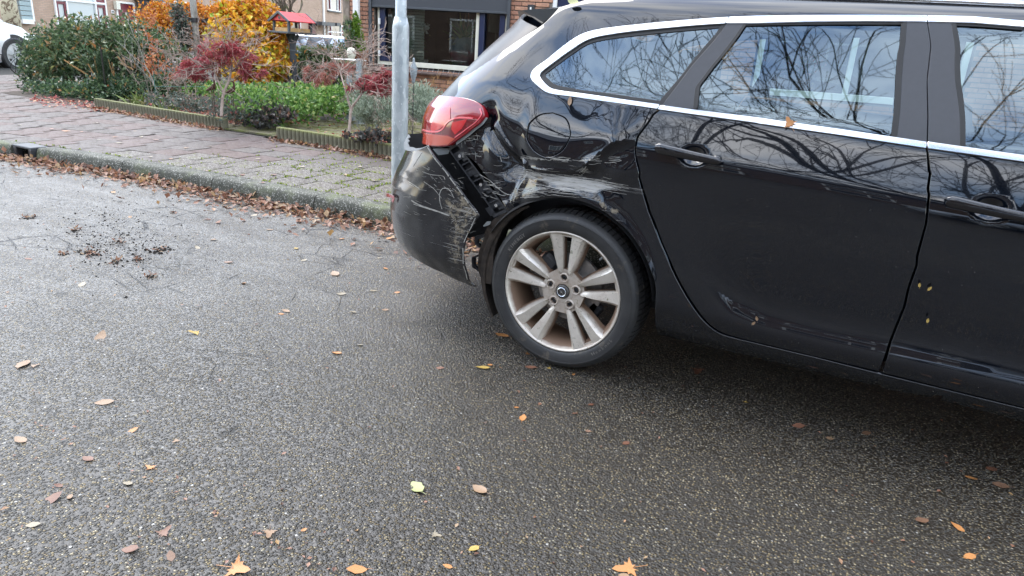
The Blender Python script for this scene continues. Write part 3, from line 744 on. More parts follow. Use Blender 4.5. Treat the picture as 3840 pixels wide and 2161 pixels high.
for k, (pxx, lab) in enumerate(((2915, 'pink flowering pot plant, left one on the second window ledge'), (3010, 'pot plant with red flowers in a terracotta pot on the second window ledge'))):
    s_, _ = sz1(pxx, 330); t = thing('potted_flowers', l2w(s_, .25, zsill), lab, 'potted plant', 'pot plants on the second window ledge')
    mb = MB(); mb.lathe([(0, 0), (.07, 0), (.095, .16), (0, .16)], l2w(s_, .25, zsill + .08), 16); mb.build('pot', M['terracotta'], t, True)
    c0 = np.array(l2w(s_, .25, zsill + .38)); n = 160; leaves('foliage', c0 + nr.normal(size=(n, 3)) * (.10, .06, .08), rdir(n, .4), rdir(n), nr.uniform(.04, .07, n), nr.uniform(.03, .05, n), M['fgreen'] if 'fgreen' in M else M['brom'], t)
    M.setdefault('petal', leafmat('petals', [(0, (.5, .03, .03)), (.5, (.6, .12, .15)), (1, (.65, .35, .40))]))
    n = 60; leaves('flower', c0 + (0, 0, .05) + nr.normal(size=(n, 3)) * (.11, .06, .07), rdir(n), rdir(n), nr.uniform(.03, .05, n), nr.uniform(.03, .05, n), M['petal'], t)

# ================================================================== far row of houses across the side street
FA = math.atan2(28.3, -8.3); FD = np.array([math.cos(FA), math.sin(FA), 0]); FN = np.array([-math.sin(FA), math.cos(FA), 0]); FP = np.array([-29.6, 17.6, 0])
def sz2(px, py, dy=0.0):
    q_ = plane_px(px, py, FP + FN * dy, FN); return float((q_ - FP) @ FD), float(q_[2])
def f2(px0, py0, px1, py1):
    a = sz2(px0, py0); b = sz2(px1, py1); c_ = sz2(px0, py1); d_ = sz2(px1, py0)
    return min(a[0], c_[0]), max(b[0], d_[0]), (c_[1] + b[1]) / 2, (a[1] + d_[1]) / 2
sA = sz2(-250, 60)[0]; sp1 = sz2(822, 20)[0]; sp2 = sz2(1209, 60)[0]; sE = sz2(1330, 60)[0] + 14
print('far', sA, sp1, sp2, sE)
M['weath'] = plain('grey_green_boards', (.30, .37, .37), .6, var=.08)
q = NT('far_blind'); q.set(col=(.42, .46, .45), rough=.35, coat=.5); M['fblind'] = q.m
q = NT('far_dark_pane'); q.set(col=(.05, .055, .06), rough=.08, coat=1); M['fdark'] = q.m
def far_house(s0, s1, label):
    t = thing('terraced_house', tuple(FP + FD * s0), label, 'house', 'pale brick terraced houses across the side street', rz=FA)
    mb = MB(); w_ = s1 - s0; mb.box((w_ / 2, 4, 2.9), (w_ - .01, 8, 6.0)); mb.build('wall', M['farbrick'], t, local=True)
    mb = MB(); mb.add([(0, -.4, 5.9), (w_, -.4, 5.9), (w_, 4, 9), (0, 4, 9), (w_, 8.4, 5.9), (0, 8.4, 5.9)], [(0, 1, 2, 3), (3, 2, 4, 5), (0, 3, 5), (1, 4, 2), (0, 5, 4, 1)]); mb.build('roof', M['anthracite'], t, local=True)
    return t
def fwin(t, s0h, a, b, z0, z1, red='both', blind=True, trans=None, sidew=.22):
    a -= s0h; b -= s0h; w_ = b - a; mb = MB(); fw = .07
    mulls = [a + w_ * sidew, b - w_ * sidew]
    for m_ in [a + fw / 2, b - fw / 2] + mulls: mb.box((m_, -.03, (z0 + z1) / 2), (fw, .08, z1 - z0))
    for z in [z0 + fw / 2, z1 - fw / 2] + ([trans] if trans else []): mb.box(((a + b) / 2, -.028, z), (w_ - 2 * fw, .074, fw))
    win = mb.build('window', M['white'], t, local=True)
    mb = MB(); mb.box(((a + b) / 2, .004, (z0 + z1) / 2), (w_ - .1, .012, z1 - z0 - .1)); mb.build('pane', M['fblind'] if blind else M['fdark'], win, local=True)
    for (c0, c1) in ((a + fw, mulls[0] - fw / 2), (mulls[1] + fw / 2, b - fw)):
        mb = MB(); f_ = .10; zz0, zz1 = z0 + fw, (trans - fw / 2 if trans else z1 - fw)
        for (zz0, zz1) in ([(z0 + fw, (trans or z1) - fw)] + ([(trans + fw / 2, z1 - fw)] if trans else [])):
            mb.box((c0 + f_ / 2, -.02, (zz0 + zz1) / 2), (f_, .05, zz1 - zz0)); mb.box((c1 - f_ / 2, -.02, (zz0 + zz1) / 2), (f_, .05, zz1 - zz0))
            mb.box(((c0 + c1) / 2, -.018, zz0 + f_ / 2), (c1 - c0 - 2 * f_, .05, f_)); mb.box(((c0 + c1) / 2, -.018, zz1 - f_ / 2), (c1 - c0 - 2 * f_, .05, f_))
        mb.build('casement', M['darkred'], win, local=True)
    mb = MB(); mb.box(((a + b) / 2, -.06, z0 - .05), (w_ + .1, .16, .06)); mb.build('window_sill', M['anthracite'], win, local=True)
    return win
hA = far_house(sA, sp1, 'nearest terraced house, with a dark red front door and a wide white-framed window')
a, b, z0, z1 = f2(214, 0, 392, 108); z1 = 2.55; zt = sz2(300, 6)[1]
fwin(hA, sA, a, b, z0, z1, blind=True, trans=zt)
a, b, z0, z1 = f2(436, 8, 498, 60); a -= sA; b -= sA; zd = (z1)
mb = MB(); mb.box((a + .03, -.03, zd / 2), (.07, .08, zd)); mb.box((b - .03, -.03, zd / 2), (.07, .08, zd)); mb.box(((a + b) / 2, -.03, zd - .03), (b - a - .14, .08, .07)); do = mb.build('door', M['white'], hA, local=True)
mb = MB(); mb.box(((a + b) / 2, .0, zd / 2 - .04), (b - a - .14, .05, zd - .1)); mb.build('door_leaf', M['darkred'], do, local=True)
mb = MB(); mb.box(((a + b) / 2 + .02, -.03, zd * .55), (.16, .03, 1.0)); mb.build('door_glass', M['fdark'], do, local=True)
s_, z_ = sz2(431, 19); mb = MB(); mb.box((s_ - sA, -.1, z_), (.22, .15, .34)); mb.build('wall_lamp', M['cream'], hA, local=True)
s_, z_ = sz2(420, 44); mb = MB(); mb.box((s_ - sA, -.03, z_), (.16, .03, .13)); pl_ = mb.build('house_number', M['white'], hA, local=True)
mb = MB()
for dx in (-.035, .03): mb.box((s_ - sA + dx, -.05, z_), (.035, .01, .08))
mb.build('digit', M['black'], pl_, local=True)
a, b, z0, z1 = f2(506, 0, 535, 38); mb = MB(); mb.box(((a + b) / 2 - sA, -.4, (z0 + z1) / 2), (b - a, .5, (z1 - z0))); mb.build('porch_bracket', M['anthracite'], hA, local=True)
a, b, z0, z1 = f2(500, -4, 560, 4); mb = MB(); mb.box(((a + b) / 2 - sA, -.5, z1 + .02), (b - a, 1.0, .14)); mb.build('canopy', M['anthracite'], hA, local=True)
a, b, z0, z1 = f2(578, 2, 706, 60); z0 = z1 - 1.5; fwin(hA, sA, a, b, z0, z1, blind=False)
a, b, z0, z1 = f2(70, 0, 100, 78)
pn = MB()
for k in range(12): pn.box(((a + b) / 2 - sA, -.10, z0 + .1 + k * .17), (b - a, .10, .15))
pn.build('slatted_panel', M['weath'], hA, local=True)
mb = MB(); mb.box((b - sA + .04, -.09, (z0 + 3) / 2), (.08, .14, 3 - z0)); mb.box(((a + b) / 2 - sA, -.11, z0 - .02), (b - a, .14, .16)); mb.build('panel_frame', M['white'], hA, local=True)
a, b, z0, z1 = f2(770, 24, 824, 40); mb = MB(); mb.box(((a + b) / 2 - sA, -.5, (z0 + z1) / 2), (b - a, 1.0, .2)); mb.build('canopy', M['anthracite'], hA, local=True)
hB = far_house(sp1, sp2, 'middle terraced house behind the bird feeder, with a black canopy over its door')
mb = MB(); mb.box((.06, -.07, 3), (.12, .1, 5.9)); mb.build('downpipe', M['white'], hB, local=True)
for (p0, p1, q0, q1) in ((965, 52, 1000, 66), (1157, 80, 1206, 95)):
    a, b, z0, z1 = f2(p0, p1, q0, q1); mb = MB(); mb.box(((a + b) / 2 - sp1, -.5, (z0 + z1) / 2), (b - a, 1.0, .22)); mb.build('canopy', M['anthracite'], hB, local=True)
a, b, z0, z1 = f2(1158, 97, 1180, 140); mb = MB(); mb.box(((a + b) / 2 - sp1, -.02, 1.1), (b - a, .06, 2.2)); mb.build('door', M['darkred'], hB, local=True)
a, b, z0, z1 = f2(1050, 90, 1125, 140); fwin(hB, sp1, a, b, .8, 2.3, blind=False)
hC = far_house(sp2, sE, 'farthest terraced house, beside the ivy-clad trunk, with red-framed windows')
mb = MB(); mb.box((.08, -.07, 3), (.16, .1, 5.9)); mb.build('downpipe', M['white'], hC, local=True)
a, b, z0, z1 = f2(1215, 82, 1229, 97); mb = MB(); mb.box(((a + b) / 2 - sp2, -.5, (z0 + z1) / 2), (b - a, 1.0, .22)); mb.build('canopy', M['anthracite'], hC, local=True)
a, b, z0, z1 = f2(1227, 94, 1290, 152); fwin(hC, sp2, a, b, z0, z1, blind=False, trans=z1 - .5)
a, b, z0, z1 = f2(1227, 0, 1275, 42); z1 = z0 + 1.3; fwin(hC, sp2, a, b, z0, z1, blind=False)
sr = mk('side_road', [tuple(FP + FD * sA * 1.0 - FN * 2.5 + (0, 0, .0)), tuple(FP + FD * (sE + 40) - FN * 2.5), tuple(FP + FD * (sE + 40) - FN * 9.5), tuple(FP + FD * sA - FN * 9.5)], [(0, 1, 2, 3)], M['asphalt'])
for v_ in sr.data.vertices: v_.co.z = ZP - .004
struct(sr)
struct(mk('paved_ground', [(-80, -2, ZP - .014), (-30, -2, ZP - .014), (-30, 90, ZP - .014), (-80, 90, ZP - .014)], [(0, 1, 2, 3)], M['sand']))

# ================================================================== behind the camera: what the paint and the glass reflect
M['refbrick'] = plain('brown_brick_opposite', (.12, .08, .06), .9, var=.3, scale=3)
t = thing('opposite_houses', (0, -15, 0), 'brown brick house across the road behind the photographer', 'house')
mb = MB(); mb.box((0, -19, 3), (60, 8, 6)); mb.build('wall', M['refbrick'], t)
mb = MB(); mb.add([(-30, -14.6, 5.9), (30, -14.6, 5.9), (30, -19, 8.6), (-30, -19, 8.6), (30, -23.4, 5.9), (-30, -23.4, 5.9)], [(0, 3, 2, 1), (3, 5, 4, 2)]); mb.build('roof', M['anthracite'], t)
for k in range(-7, 8):
    x = k * 3.6
    for (z0, z1) in ((.9, 2.4), (3.5, 4.8)):
        mb = MB(); mb.box((x - .85, -14.97, (z0 + z1) / 2), (.09, .1, z1 - z0)); mb.box((x + .85, -14.97, (z0 + z1) / 2), (.09, .1, z1 - z0)); mb.box((x, -14.97, z0), (1.8, .1, .09)); mb.box((x, -14.97, z1), (1.8, .1, .09)); mb.box((x + .25, -14.97, (z0 + z1) / 2), (.07, .1, z1 - z0)); wf = mb.build('window', M['white'], t)
        mb = MB(); mb.box((x, -14.985, (z0 + z1) / 2), (1.7, .02, z1 - z0 - .1)); mb.build('pane', M['fdark'], wf)

# simple complete cars for the distance and for reflections
def far_car(name, loc, rz, paint, label, L_=3.9, W_=1.68, H_=1.44, wr=.30, group=None):
    t = thing(name, loc, label, 'car', group, rz)
    hw = W_ / 2; st = [(-L_ / 2, .45, .80, .45), (-L_ / 2 + .10, .28, .95, .80), (-L_ / 2 + .5, .22, .98, .97), (-L_ * .1, .2, .97, 1), (L_ * .18, .2, .95, 1), (L_ * .30, .2, .92, 1), (L_ * .40, .22, .84, .95), (L_ / 2 - .12, .26, .72, .82), (L_ / 2, .40, .60, .62)]
    V = []
    for (x, zb_, zt, kw) in st:
        h = zt * H_ / 1.44
        for (fy, z) in ((-.92, zb_), (-1, zb_ + .18), (-1.0, h * .75), (-.90, h), (0, h + .03), (.90, h), (1.0, h * .75), (1, zb_ + .18), (.92, zb_)): V.append((x, fy * hw * kw, z))
    k = 9; Fc = [(i * k + j, i * k + (j + 1) % k, (i + 1) * k + (j + 1) % k, (i + 1) * k + j) for i in range(len(st) - 1) for j in range(k)]
    Fc += [tuple(range(k))[::-1], tuple((len(st) - 1) * k + j for j in range(k))]
    bo__ = mk('body', V, Fc, paint, t, local=True); smooth_angle(bo__, 35)
    # greenhouse
    zb_ = .95 * H_ / 1.44; zr = H_; g = [(-L_ / 2 + .12, -L_ / 2 + .45), (-L_ * .30, -L_ * .26), (0, 0), (L_ * .14, L_ * .10), (L_ * .31, L_ * .12)]
    rx0, rx1, bx0, bx1 = -L_ / 2 + .50, L_ * .10, -L_ / 2 + .10, L_ * .30
    def gq(x0b, x1b, x0t, x1t, sy, yb=.90, yt=.70, off=.0): return [(x0b, sy * (hw * yb + off), zb_), (x1b, sy * (hw * yb + off), zb_), (x1t, sy * (hw * yt + off), zr - .03), (x0t, sy * (hw * yt + off), zr - .03)]
    mb = MB(); V = []
    cs = [(bx0, bx1, .90, zb_ - .02), (rx0 - .02, rx1 + .02, .72, zr - .05), (rx0 + .1, rx1 - .1, .62, zr), ]
    for (a, b, yy, z) in cs:
        for i in range(7):
            for sy in (1,): pass
        V += [(a, -hw * yy, z), (b, -hw * yy, z), (b + (.06 if z < zr else 0), 0, z), (b, hw * yy, z), (a, hw * yy, z), (a - .05, 0, z)]
    mb.add(V, [(i * 6 + j, i * 6 + (j + 1) % 6, (i + 1) * 6 + (j + 1) % 6, (i + 1) * 6 + j) for i in range(2) for j in range(6)] + [tuple(12 + j for j in range(6))])
    rf = mb.build('roof', paint, t, local=True); smooth_angle(rf, 30)
    def lerp(a, b, u): return tuple(a[i] + (b[i] - a[i]) * u for i in range(3))
    def pane_(P, n_, off):
        c_ = Vector([sum(p[i] for p in P) / 4 for i in range(3)]); nv = (Vector(P[1]) - Vector(P[0])).cross(Vector(P[3]) - Vector(P[0])).normalized()
        if (nv.y * c_.y if abs(c_.y) > .2 else nv.x * c_.x) < 0: nv = -nv
        q_ = []
        for p in P: q_.append(tuple(c_ + (Vector(p) - c_) * .90 + nv * off))
        mk(n_, q_, [(0, 1, 2, 3)], M['fdark'], t, local=True)
    for sy in (-1, 1):
        a0 = (bx0, sy * hw * .90, zb_ + .01); a1 = (bx1, sy * hw * .90, zb_ + .01); b0 = (rx0 - .02, sy * hw * .72, zr - .06); b1 = (rx1 + .02, sy * hw * .72, zr - .06)
        for (u0, u1) in ((.06, .22), (.24, .52), (.55, .90)): pane_([lerp(a0, a1, u0), lerp(a0, a1, u1), lerp(b0, b1, max(0, u0 - .05) if u0 > .1 else u0), lerp(b0, b1, min(1, u1 + .06))], 'side_window', .014)
    pane_([(bx1, -hw * .86, zb_ + .02), (bx1, hw * .86, zb_ + .02), (rx1 + .03, hw * .70, zr - .06), (rx1 + .03, -hw * .70, zr - .06)], 'windscreen', .03)
    pane_([(bx0, -hw * .84, zb_ + .04), (bx0, hw * .84, zb_ + .04), (rx0 - .03, hw * .68, zr - .07), (rx0 - .03, -hw * .68, zr - .07)], 'rear_window', .04)
    for sx_ in (-L_ * .32, L_ * .32):
        for sy in (-1, 1):
            mb = MB(); c_ = (sx_, 0, wr); y0 = sy * (hw - .0) if True else 0
            pr_ = [(0, -.19), (wr * .95, -.19), (wr, -.15), (wr, .0), (wr * .93, .02), (wr * .68, .015), (wr * .66, -.04), (0, -.05)]
            mb.lathe([(r_, sy * h_) for r_, h_ in pr_], (sx_, sy * hw, wr), 28, 'Y'); wo_ = mb.build('wheel', M['tyre'], t, local=True); smooth_angle(wo_, 40)
            mb = MB()
            for k_ in range(5):
                a = k_ * 2 * math.pi / 5 + .3; ca_, sa_ = math.cos(a), math.sin(a)
                V = [(sx_ + r_ * ca_ - tt * sa_, sy * (hw + .008), wr + r_ * sa_ + tt * ca_) for r_, tt in ((.03, -.03), (wr * .68, -.055), (wr * .68, .055), (.03, .03))]
                mb.add(V, [(0, 1, 2, 3)])
            mb.lathe([(wr * .68, sy * .012), (wr * .62, sy * .012)], (sx_, sy * hw, wr), 28, 'Y')
            mb.build('rim', M['alloy2'], wo_, local=True)
            mb = MB(); mb.lathe([(wr * 1.2, -.004 * sy), (wr * 1.0, -.004 * sy)], (sx_, sy * (hw + .003), wr + .0), 24, 'Y', 0, math.pi); mb.build('arch_trim', M['black'], t, local=True)
    for sy in (-1, 1):
        mb = MB(); mb.bbox((L_ / 2 - .16, sy * hw * .66, .66 * H_ / 1.44), (.22, .34, .14), .04, rz=-sy * .5); mb.build('headlight', M['fblind'], t, local=True)
        mb = MB(); mb.bbox((-L_ / 2 + .10, sy * hw * .74, .86 * H_ / 1.44), (.12, .18, .26), .03); mb.build('rear_light', M['tail_red'], t, local=True)
        mb = MB(); mb.bbox((L_ * .22, sy * (hw + .07), .98 * H_ / 1.44), (.12, .18, .12), .03); mb.build('mirror', paint, t, local=True)
    return t
q = NT('alloy_far'); q.set(col=(.55, .56, .57), metal=.7, rough=.35); M['alloy2'] = q.m
M['white_car'] = plain('white_car_paint', (.80, .80, .76), .25, var=.02, coat=1)
M['silver_car'] = plain('silver_blue_car_paint', (.42, .47, .54), .28, metal=.4, var=.03, coat=1)
M['pale_car'] = plain('pale_silver_car_paint', (.50, .54, .56), .28, metal=.4, var=.03, coat=1)
M['dark_car'] = plain('lilac_grey_car_paint', (.22, .21, .25), .25, metal=.5, var=.03, coat=1)
def at_depth(px, depth, z):
    d = ray(px, 0); d2 = ray(px, 1000)
    # point on the vertical line seen at column px (at eye height row) with the given depth
    y = 1080 - (1080 - 140)
    P = gd(px, 140 + (px - 1300) * .068, depth); return (float(P[0]), float(P[1]), z)
# white car by the hedge: front wheel at the photographed spot
Pw = gd(66, 236, 15.2); ha = math.atan2(.96, -.28)
hd = np.array([math.cos(ha), math.sin(ha)]); lf = np.array([-hd[1], hd[0]])
cx, cy = np.array([Pw[0], Pw[1]]) - hd * 4.35 * .32 + lf * .90
far_car('parked_car', (cx, cy, ZP - .10), ha, M['white_car'], 'white parked car half hidden behind the hedge at the left edge', 4.35, 1.80, 1.62, .36)
p = at_depth(1150, 26, -.18); far_car('parked_car', p, R(196), M['silver_car'], 'silver-blue hatchback parked behind the bird feeder post', 3.9, 1.7, 1.42)
p = at_depth(1400, 20, -.30); far_car('parked_car', p, R(188), M['pale_car'], 'pale silver car with its rear window towards us, just left of the ivy-clad trunk', 4.1, 1.7, 1.40)
p = at_depth(1010, 24, -.15); far_car('parked_car', p, R(-62), M['dark_car'], 'lilac-grey car between the orange hedge and the bird feeder post', 4.2, 1.7, 1.38)
far_car('parked_car', (2.6, -4.6, 0), R(180), M['silver_car'], 'silver car parked across the road behind the photographer', 4.2, 1.75, 1.45)
# ================================================================== the damaged car
D0 = 2.312
def spl(t, w_): return w_ * np.logaddexp(0, np.asarray(t) / w_)
def zcr(X): return .868 - .055 * X
def zbl(X): return 1.03 - .04 * X
BLADE = None
def yoff(z, X):
    y = .02 * (z - .6)
    y = y + .30 * spl(z - zcr(X), .010 + .018 / (1 + np.exp((X + .85) / .04))) + .17 * spl(z - zbl(X), .012) + .5 * spl(z - 1.385, .012) + 1.6 * spl(z - 1.43, .015)
    y = y + .45 * spl(.36 - z, .012) + .6 * spl(.27 - z, .01)
    y = y + .010 * (X - .2) ** 2 + .10 * spl(-X - 1.0, .1) ** 1.5
    y = y + .5 * spl(X - 2.0, .1) ** 2
    return y
_th = np.linspace(0, np.pi / 2, 1500); _a = np.sin(_th) ** (2 / 2.4); _b = 1 - np.cos(_th) ** (2 / 2.4)
_L = np.r_[0, np.cumsum(np.hypot(np.diff(_a), np.diff(_b)))]; _L /= _L[-1]
CA, CB = .42, .50
XEZ = [.2, .6, .7, .8, .9, .95, 1.0, 1.1, 1.2, 1.3, 1.36, 1.5]
XEV = [-1.91, -1.91, -1.90, -1.87, -1.859, -1.836, -1.784, -1.692, -1.605, -1.505, -1.46, -1.36]
def xe_body(z): return np.interp(z, XEZ, XEV)
def xe_bump(z): return np.interp(z, [.2, .25, .3, .35, .4, .5, .6, .66, .7, .74, .78, .82, 1.0], [-1.88, -1.915, -1.955, -1.982, -2.0, -2.02, -2.014, -1.987, -1.963, -1.94, -1.915, -1.90, -1.89])
def base_pt(u, z, xe=xe_body):
    u = np.asarray(u, float); z = np.asarray(z, float); Xe = xe(z)
    uc = np.clip(u, 0, 1)
    X = np.where(u < 0, Xe + CA - .66 * u, Xe + CA - CA * np.interp(uc, _L, _a))
    Y = D0 + yoff(z, X) + CB * np.interp(uc, _L, _b) + np.maximum(u - 1, 0) * .66
    return np.stack([X, Y, z + 0 * X], -1)
def u_of(X, z): return (xe_body(z) + CA - X) / .66      # valid on the straight flank

# pixel -> (u,z) on the flank
class Mapper:
    def __init__(s, xe=xe_body, off=0.0):
        s.xe, s.off = xe, off
        s.gu = np.linspace(-5.2, .95, 900); s.gzv = np.linspace(.12, 1.47, 270)
        U, Z = np.meshgrid(s.gu, s.gzv); s.U = U.ravel(); s.Z = Z.ravel()
        s.pp = prj(s.f(s.U, s.Z))
    def f(s, u, z):
        P = base_pt(u, z, s.xe); P[..., 1] -= s.off; return P
    def __call__(s, x, y):
        d = (s.pp[:, 0] - x) ** 2 + (s.pp[:, 1] - y) ** 2
        # prefer the outer (camera) side of the silhouette
        i = np.argmin(d + 400 * np.maximum(s.U - .5, 0)); p = np.array([s.U[i], s.Z[i]]); t = np.array([x, y])
        for _ in range(5):
            e = 1e-4; c = prj(s.f(p[0], p[1]))
            J = np.stack([(prj(s.f(p[0] + e, p[1])) - c) / e, (prj(s.f(p[0], p[1] + e)) - c) / e], 1)
            if abs(np.linalg.det(J)) < 3e4: break
            st = np.linalg.solve(J, t - c); p = p + np.clip(st, -.05, .05)
        return float(p[0]), float(p[1])
MAPB = Mapper()
A_ = lambda x, y: (1900 + x / 2.231, y / 2.231)
B_ = lambda x, y: (2840 + x / 2.231, y / 2.231)
C_ = lambda x, y: (1400 + x / 1.9336, 350 + y / 1.9336)
D_ = lambda x, y: (2400 + x / 1.495, 650 + y / 1.495)
E_ = lambda x, y: (1800 + x / 2.164, 750 + y / 2.164)
F_ = lambda x, y: (1300 + x / 3.22, y / 3.22)
def XZ(X, z): return ('p', X, z)

def dens(pts, step):
    """polyline in (u,z) densified to about step metres"""
    out = []
    for i in range(len(pts)):
        a, b = np.array(pts[i]), np.array(pts[(i + 1) % len(pts)])
        n = max(1, int(math.hypot((b[0] - a[0]) * .66, b[1] - a[1]) / step))
        for k in range(n): out.append(tuple(a + (b - a) * k / n))
    return out
def cat_rom(P, closed=False, n=4):
    P = [np.array(p, float) for p in P]; k = len(P); out = []
    rng = range(k) if closed else range(k - 1)
    for i in rng:
        p0 = P[(i - 1) % k] if (closed or i > 0) else 2 * P[0] - P[1]
        p1 = P[i]; p2 = P[(i + 1) % k]
        p3 = P[(i + 2) % k] if (closed or i + 2 < k) else 2 * P[-1] - P[-2]
        for j in range(n):
            t = j / n
            out.append(tuple(.5 * ((2 * p1) + (-p0 + p2) * t + (2 * p0 - 5 * p1 + 4 * p2 - p3) * t * t + (-p0 + 3 * p1 - 3 * p2 + p3) * t ** 3)))
    if not closed: out.append(tuple(P[-1]))
    return out
def to_uz(pts, mp_=None):
    """pts: pixels, ('p',X,z) or ('s',[...smooth run...])"""
    mp_ = mp_ or MAPB; out = []
    for p in pts:
        if p[0] == 's': out += cat_rom(to_uz(p[1], mp_))
        elif p[0] == 'p': out.append((float((mp_.xe(p[2]) + CA - p[1]) / .66), p[2]))
        elif p[0] == 'u': out.append((p[1], p[2]))
        else: out.append(mp_(*p))
    return out
def inpoly(P, poly):
    poly = np.asarray(poly); x, y = P[:, 0], P[:, 1]; r = np.zeros(len(P), bool); n = len(poly)
    for i in range(n):
        x1, y1 = poly[i]; x2, y2 = poly[(i + 1) % n]
        c = ((y1 > y) != (y2 > y))
        with np.errstate(divide='ignore', invalid='ignore'):
            r ^= c & (x < (x2 - x1) * (y - y1) / (y2 - y1) + x1)
    return r
def segdist(P, poly, closed=True):
    poly = np.asarray(poly); n = len(poly); best = np.full(len(P), 9e9)
    for i in range(n if closed else n - 1):
        a = poly[i]; b = poly[(i + 1) % n]; d = b - a; L2 = d @ d
        if L2 < 1e-14: continue
        t = np.clip(((P - a) @ d) / L2, 0, 1); q_ = a + t[:, None] * d
        best = np.minimum(best, ((P - q_) ** 2).sum(1))
    return np.sqrt(best)

def polyd(X, z, pts):
    P = np.stack([np.ravel(X), np.ravel(z)], 1); return segdist(P, np.array(pts), False).reshape(np.shape(X))
def pX(*px):
    o_ = []
    for p in px:
        u, z = MAPB(*p); q_ = base_pt(u, z); o_.append((float(q_[0]), float(q_[2])))
    return o_
# --- dents and pressings of the flank, positions taken on the panel
FOLD = cat_rom(pX(C_(862, 236), C_(905, 300), C_(960, 380), C_(1020, 450), C_(1078, 520)), n=6)
FOLD2 = pX(C_(1078, 520), C_(1085, 600), C_(1040, 700), C_(1020, 790))
SCR = pX(C_(1000, 590), C_(1200, 600), C_(1450, 640), C_(1700, 680), C_(1960, 718))
SCR2 = pX(C_(1010, 720), C_(1150, 700), C_(1400, 690), C_(1600, 715))
VSTR = pX(C_(770, 260), C_(765, 370), C_(740, 480))
DNT = pX(C_(1700, 420), C_(1290, 560), C_(900, 620), C_(1560, 600), C_(760, 330), C_(860, 420), C_(1300, 330), C_(1830, 560), C_(980, 560))
BIGR = cat_rom(pX(C_(1085, 520), C_(1200, 548), C_(1330, 560), C_(1430, 562), C_(1510, 540), C_(1580, 490), C_(1650, 430), C_(1760, 352), C_(1890, 336)), n=8)
BL = pX(D_(300, 520), D_(360, 590), D_(430, 660), D_(520, 730), D_(700, 820), D_(1000, 900), D_(1400, 980)) + [(.45, .40), (1.3, .37)]
CUPS = []
def gau(X, z, c, sx_, sz_, rot=0):
    dx, dz = X - c[0], z - c[1]; a = R(rot)
    x2 = dx * math.cos(a) + dz * math.sin(a); z2 = -dx * math.sin(a) + dz * math.cos(a)
    return np.exp(-(x2 / sx_) ** 2 - (z2 / sz_) ** 2)
def features(X, z, dents=True):
    """inward displacement (+Y)"""
    y = 0 * X
    # sculpted blade along the lower doors
    bx = np.array([p[0] for p in BL]); bz = np.array([p[1] for p in BL])
    o_ = np.argsort(bx); zbld = np.interp(X, bx[o_], bz[o_])
    amp = .036 * 1 / (1 + np.exp(-(X - (bx.min() + .10)) / .045))
    t = z - zbld
    y = y + amp * (np.exp(-np.maximum(t, 0) / .10) * 0 + 1 / (1 + np.exp(-t / .034)) * np.exp(-np.maximum(t, 0) / .18))
    for (cx, cz) in CUPS:
        r2 = ((X - cx) / .058) ** 2 + ((z - cz) / .042) ** 2
        y = y + .024 * (.5 + .5 * np.cos(math.pi * np.clip(np.sqrt(r2), 0, 1)))
    # slightly flared arch
    ra = np.hypot(X + .975, z - .33)
    y = y - .012 * np.exp(-((ra - .385) / .03) ** 2) * (z > .2)
    if dents:
        d = polyd(X, z, FOLD); fo_ = sorted((p[1], p[0]) for p in FOLD); side = 1 / (1 + np.exp(np.clip((X - np.interp(z, [a for a, b in fo_], [b for a, b in fo_])) / .008, -50, 50)))
        y = y - .020 * np.exp(-(d / .016) ** 2) + .034 * np.exp(-(d / .055) ** 2) * side + .008 * np.exp(-(d / .04) ** 2)
        d2 = polyd(X, z, FOLD2)
        y = y - .012 * np.exp(-(d2 / .014) ** 2) + .020 * np.exp(-(d2 / .06) ** 2)
        y = y + .012 * gau(X, z, DNT[0], .13, .045, 20) + .016 * gau(X, z, DNT[1], .16, .035, -4) + .004 * gau(X, z, DNT[2], .10, .07)
        y = y + .014 * gau(X, z, DNT[3], .11, .03, -10) + .012 * gau(X, z, DNT[4], .05, .10) - .008 * gau(X, z, DNT[5], .03, .08, 15) - .006 * gau(X, z, DNT[7], .08, .04, 30)
        y = y + .018 * gau(X, z, DNT[8], .07, .035, 10)
        rx = np.array([p[0] for p in BIGR]); rz = np.array([p[1] for p in BIGR]); t = z - np.interp(X, rx, rz)
        env = 1 / (1 + np.exp(-(X - rx[0] + .01) / .012)) / (1 + np.exp((X - rx[-1] - .0) / .03))
        y = y - .030 * env * np.where(t > 0, np.exp(-np.maximum(t, 0) / .11), np.exp(np.minimum(t, 0) / .035))
        wob = np.array([noise.noise((a * 9, b * 14, 3.1)) + .5 * noise.noise((a * 22, b * 30, 1.7)) for a, b in zip(np.ravel(X), np.ravel(z))]).reshape(np.shape(X))
        zone = (np.clip(gau(X, z, DNT[1], .30, .10), 0, 1) + .5 * gau(X, z, DNT[8], .13, .14)) / (1 + np.exp(np.clip((t + .035) / .008, -50, 50))) + .35 * gau(X, z, DNT[4], .05, .12)
        y = y + .0065 * wob * np.clip(zone, 0, 1)
    return y

